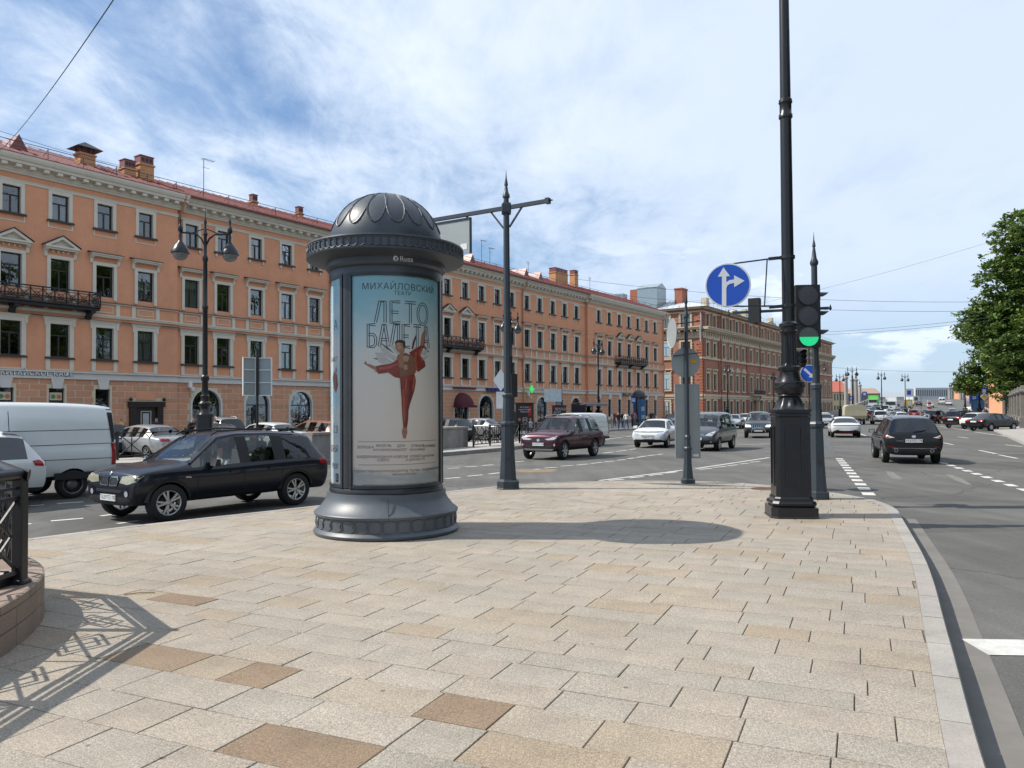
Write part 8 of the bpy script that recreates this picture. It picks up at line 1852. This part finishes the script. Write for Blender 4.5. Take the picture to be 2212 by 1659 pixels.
def tree(x, y, H, R_, zb, label, seed, n=16000, leaf=.30, lob=34, group='trees on the right pavement'):
    rr = random.Random(seed); t = thing('tree', label, 'tree', (x, y, -.02), 0, group); tk_ = MB(); tk_.tube([(0,0,-.2),(.1,.1,zb*.6),(.0,.2,zb),(.2,.1,H*.55),(.1,.0,H*.8)], [.42,.36,.32,.2,.06], 10)
    lobes = []
    for i in range(lob):
        a = rr.random()*2*pi; f = rr.random(); z = zb+(H-zb)*f; prof = sin(pi*min(max(.16+.80*f,0),1))**.6; d = R_*prof*(.35+.6*sqrt(rr.random())); p = Vector((d*cos(a), d*sin(a), z)); lobes.append((p, R_*rr.uniform(.20,.34)))
    for p, _ in lobes[:16]: s0 = Vector((0,0,max(zb*.8, p.z-R_*.6))); mid_ = s0.lerp(p, .5)+Vector((rr.uniform(-.5,.5),rr.uniform(-.5,.5),.4)); tk_.tube([s0,mid_,p], [.13,.08,.03], 6)
    tk_.build('trunk', MATS['bark'], t)
    vs = []; fs = []; tone = []
    tw = sum(r_**2 for _, r_ in lobes)
    for p, r_ in lobes:
        k = int(n*r_*r_/tw); lt = rr.uniform(.25,.75)
        # twigs: leaf sprays sit on small sub-clumps so gaps stay open
        subs = []
        for _ in range(max(6, k//28)):
            v = Vector((rr.gauss(0,1),rr.gauss(0,1),rr.gauss(0,1))).normalized()*r_*(.55+.5*rr.random()); v.z *= .75; subs.append(p+v)
        for _ in range(k):
            c = rr.choice(subs)+Vector((rr.gauss(0,.30),rr.gauss(0,.30),rr.gauss(0,.16))); s_ = leaf*rr.uniform(.6,1.3)
            nrm = Vector((rr.gauss(0,.6),rr.gauss(0,.6),1)).normalized(); ax_ = nrm.cross(Vector((rr.gauss(0,1),rr.gauss(0,1),.1))).normalized(); ay = nrm.cross(ax_)
            b = len(vs); vs += [c-ax_*s_*.6, c+ay*s_*.35, c+ax_*s_*.6-nrm*s_*.15, c-ay*s_*.35]; fs.append((b,b+1,b+2,b+3)); tone.append(min(1,max(0,lt+rr.gauss(0,.18))))
    me = bpy.data.meshes.new('crown'); me.from_pydata([tuple(v) for v in vs], [], fs); at = me.attributes.new('tone', 'FLOAT', 'FACE'); at.data.foreach_set('value', tone); me.materials.append(MATS['leaves']); link('crown', me, t); return t
t_near = tree(63.3, 88, 24.6, 9.3, 4.0, 'big leafy green tree at the right edge, nearest of the row', 3, 95000, .40, lob=110)
tree(63.6, 98, 15, 6.4, 3.4, 'leafy green tree leaning over the right lamp posts', 8, 26000, .40, lob=44); tree(84, 118, 24, 9, 4, 'leafy green tree farther along the iron fence', 5, 12000, .42)
# the same tree row goes on along the right pavement, beyond the picture's edge (seen in the windows' reflections)
for x, y, rz, k, wn_ in ((48.5,51.,1.,.9,'first'), (41.,36.5,2.3,.95,'second'), (34.5,22.5,4.,.88,'third'), (29.,8.,5.2,.92,'fourth'), (24.,-7.,.4,.9,'fifth')):
    o = copy_tree(t_near); o.location = (x, y, -.02); o.rotation_euler = (0,0,rz); o.scale = (k,k,k); o['label'] = 'leafy tree of the fence row beyond the right edge, %s from the far end' % wn_; o['group'] = 'trees beyond the right edge'
# overhead wires
mat('wire', (.03,.03,.035), .6, var=0)
def wire(a, b, sag, label, r=.014):
    a, b = Vector(a), Vector(b); o = MB().tube([a.lerp(b, i/14)-Vector((0,0,sag*4*(i/14)*(1-i/14))) for i in range(15)], r, 4).build('overhead_wire', MATS['wire']); tag(o, label, 'wire', 'overhead wires')
wire(at_y(262,-25,14), at_y(-6,330,44), .3, 'single dark overhead wire at the upper left corner', .012); wire(at_y(-60,262,30), fpt(80,0,17.5), .2, 'thin overhead wire above the left chimney', .01); wire(at_y(-60,275,30), fpt(79,0,17.2), .2, 'thin overhead wire just below the upper one at the left chimney', .01)
for k, (za, u2, v2, lb) in enumerate(((18.6,2140,652,'long overhead wire, topmost of four crossing to the right trees'), (17.2,2140,672,'long overhead wire, second of four from the top'), (15.2,2140,686,'long overhead wire, third of four from the top'), (14.8,2140,693,'long overhead wire, lowest of four'))): wire(fpt(22 if k < 2 else -20,-2,za), at_y(u2,v2,85), .9, lb, .018)
wire(at_y(1180,735,70), at_y(2300,470,60), 1.2, 'faint overhead wire rising to the right edge', .008)
wire(at_y(1750,790,140), at_y(2120,803,140), .4, 'distant tram wire above the bridge', .02)
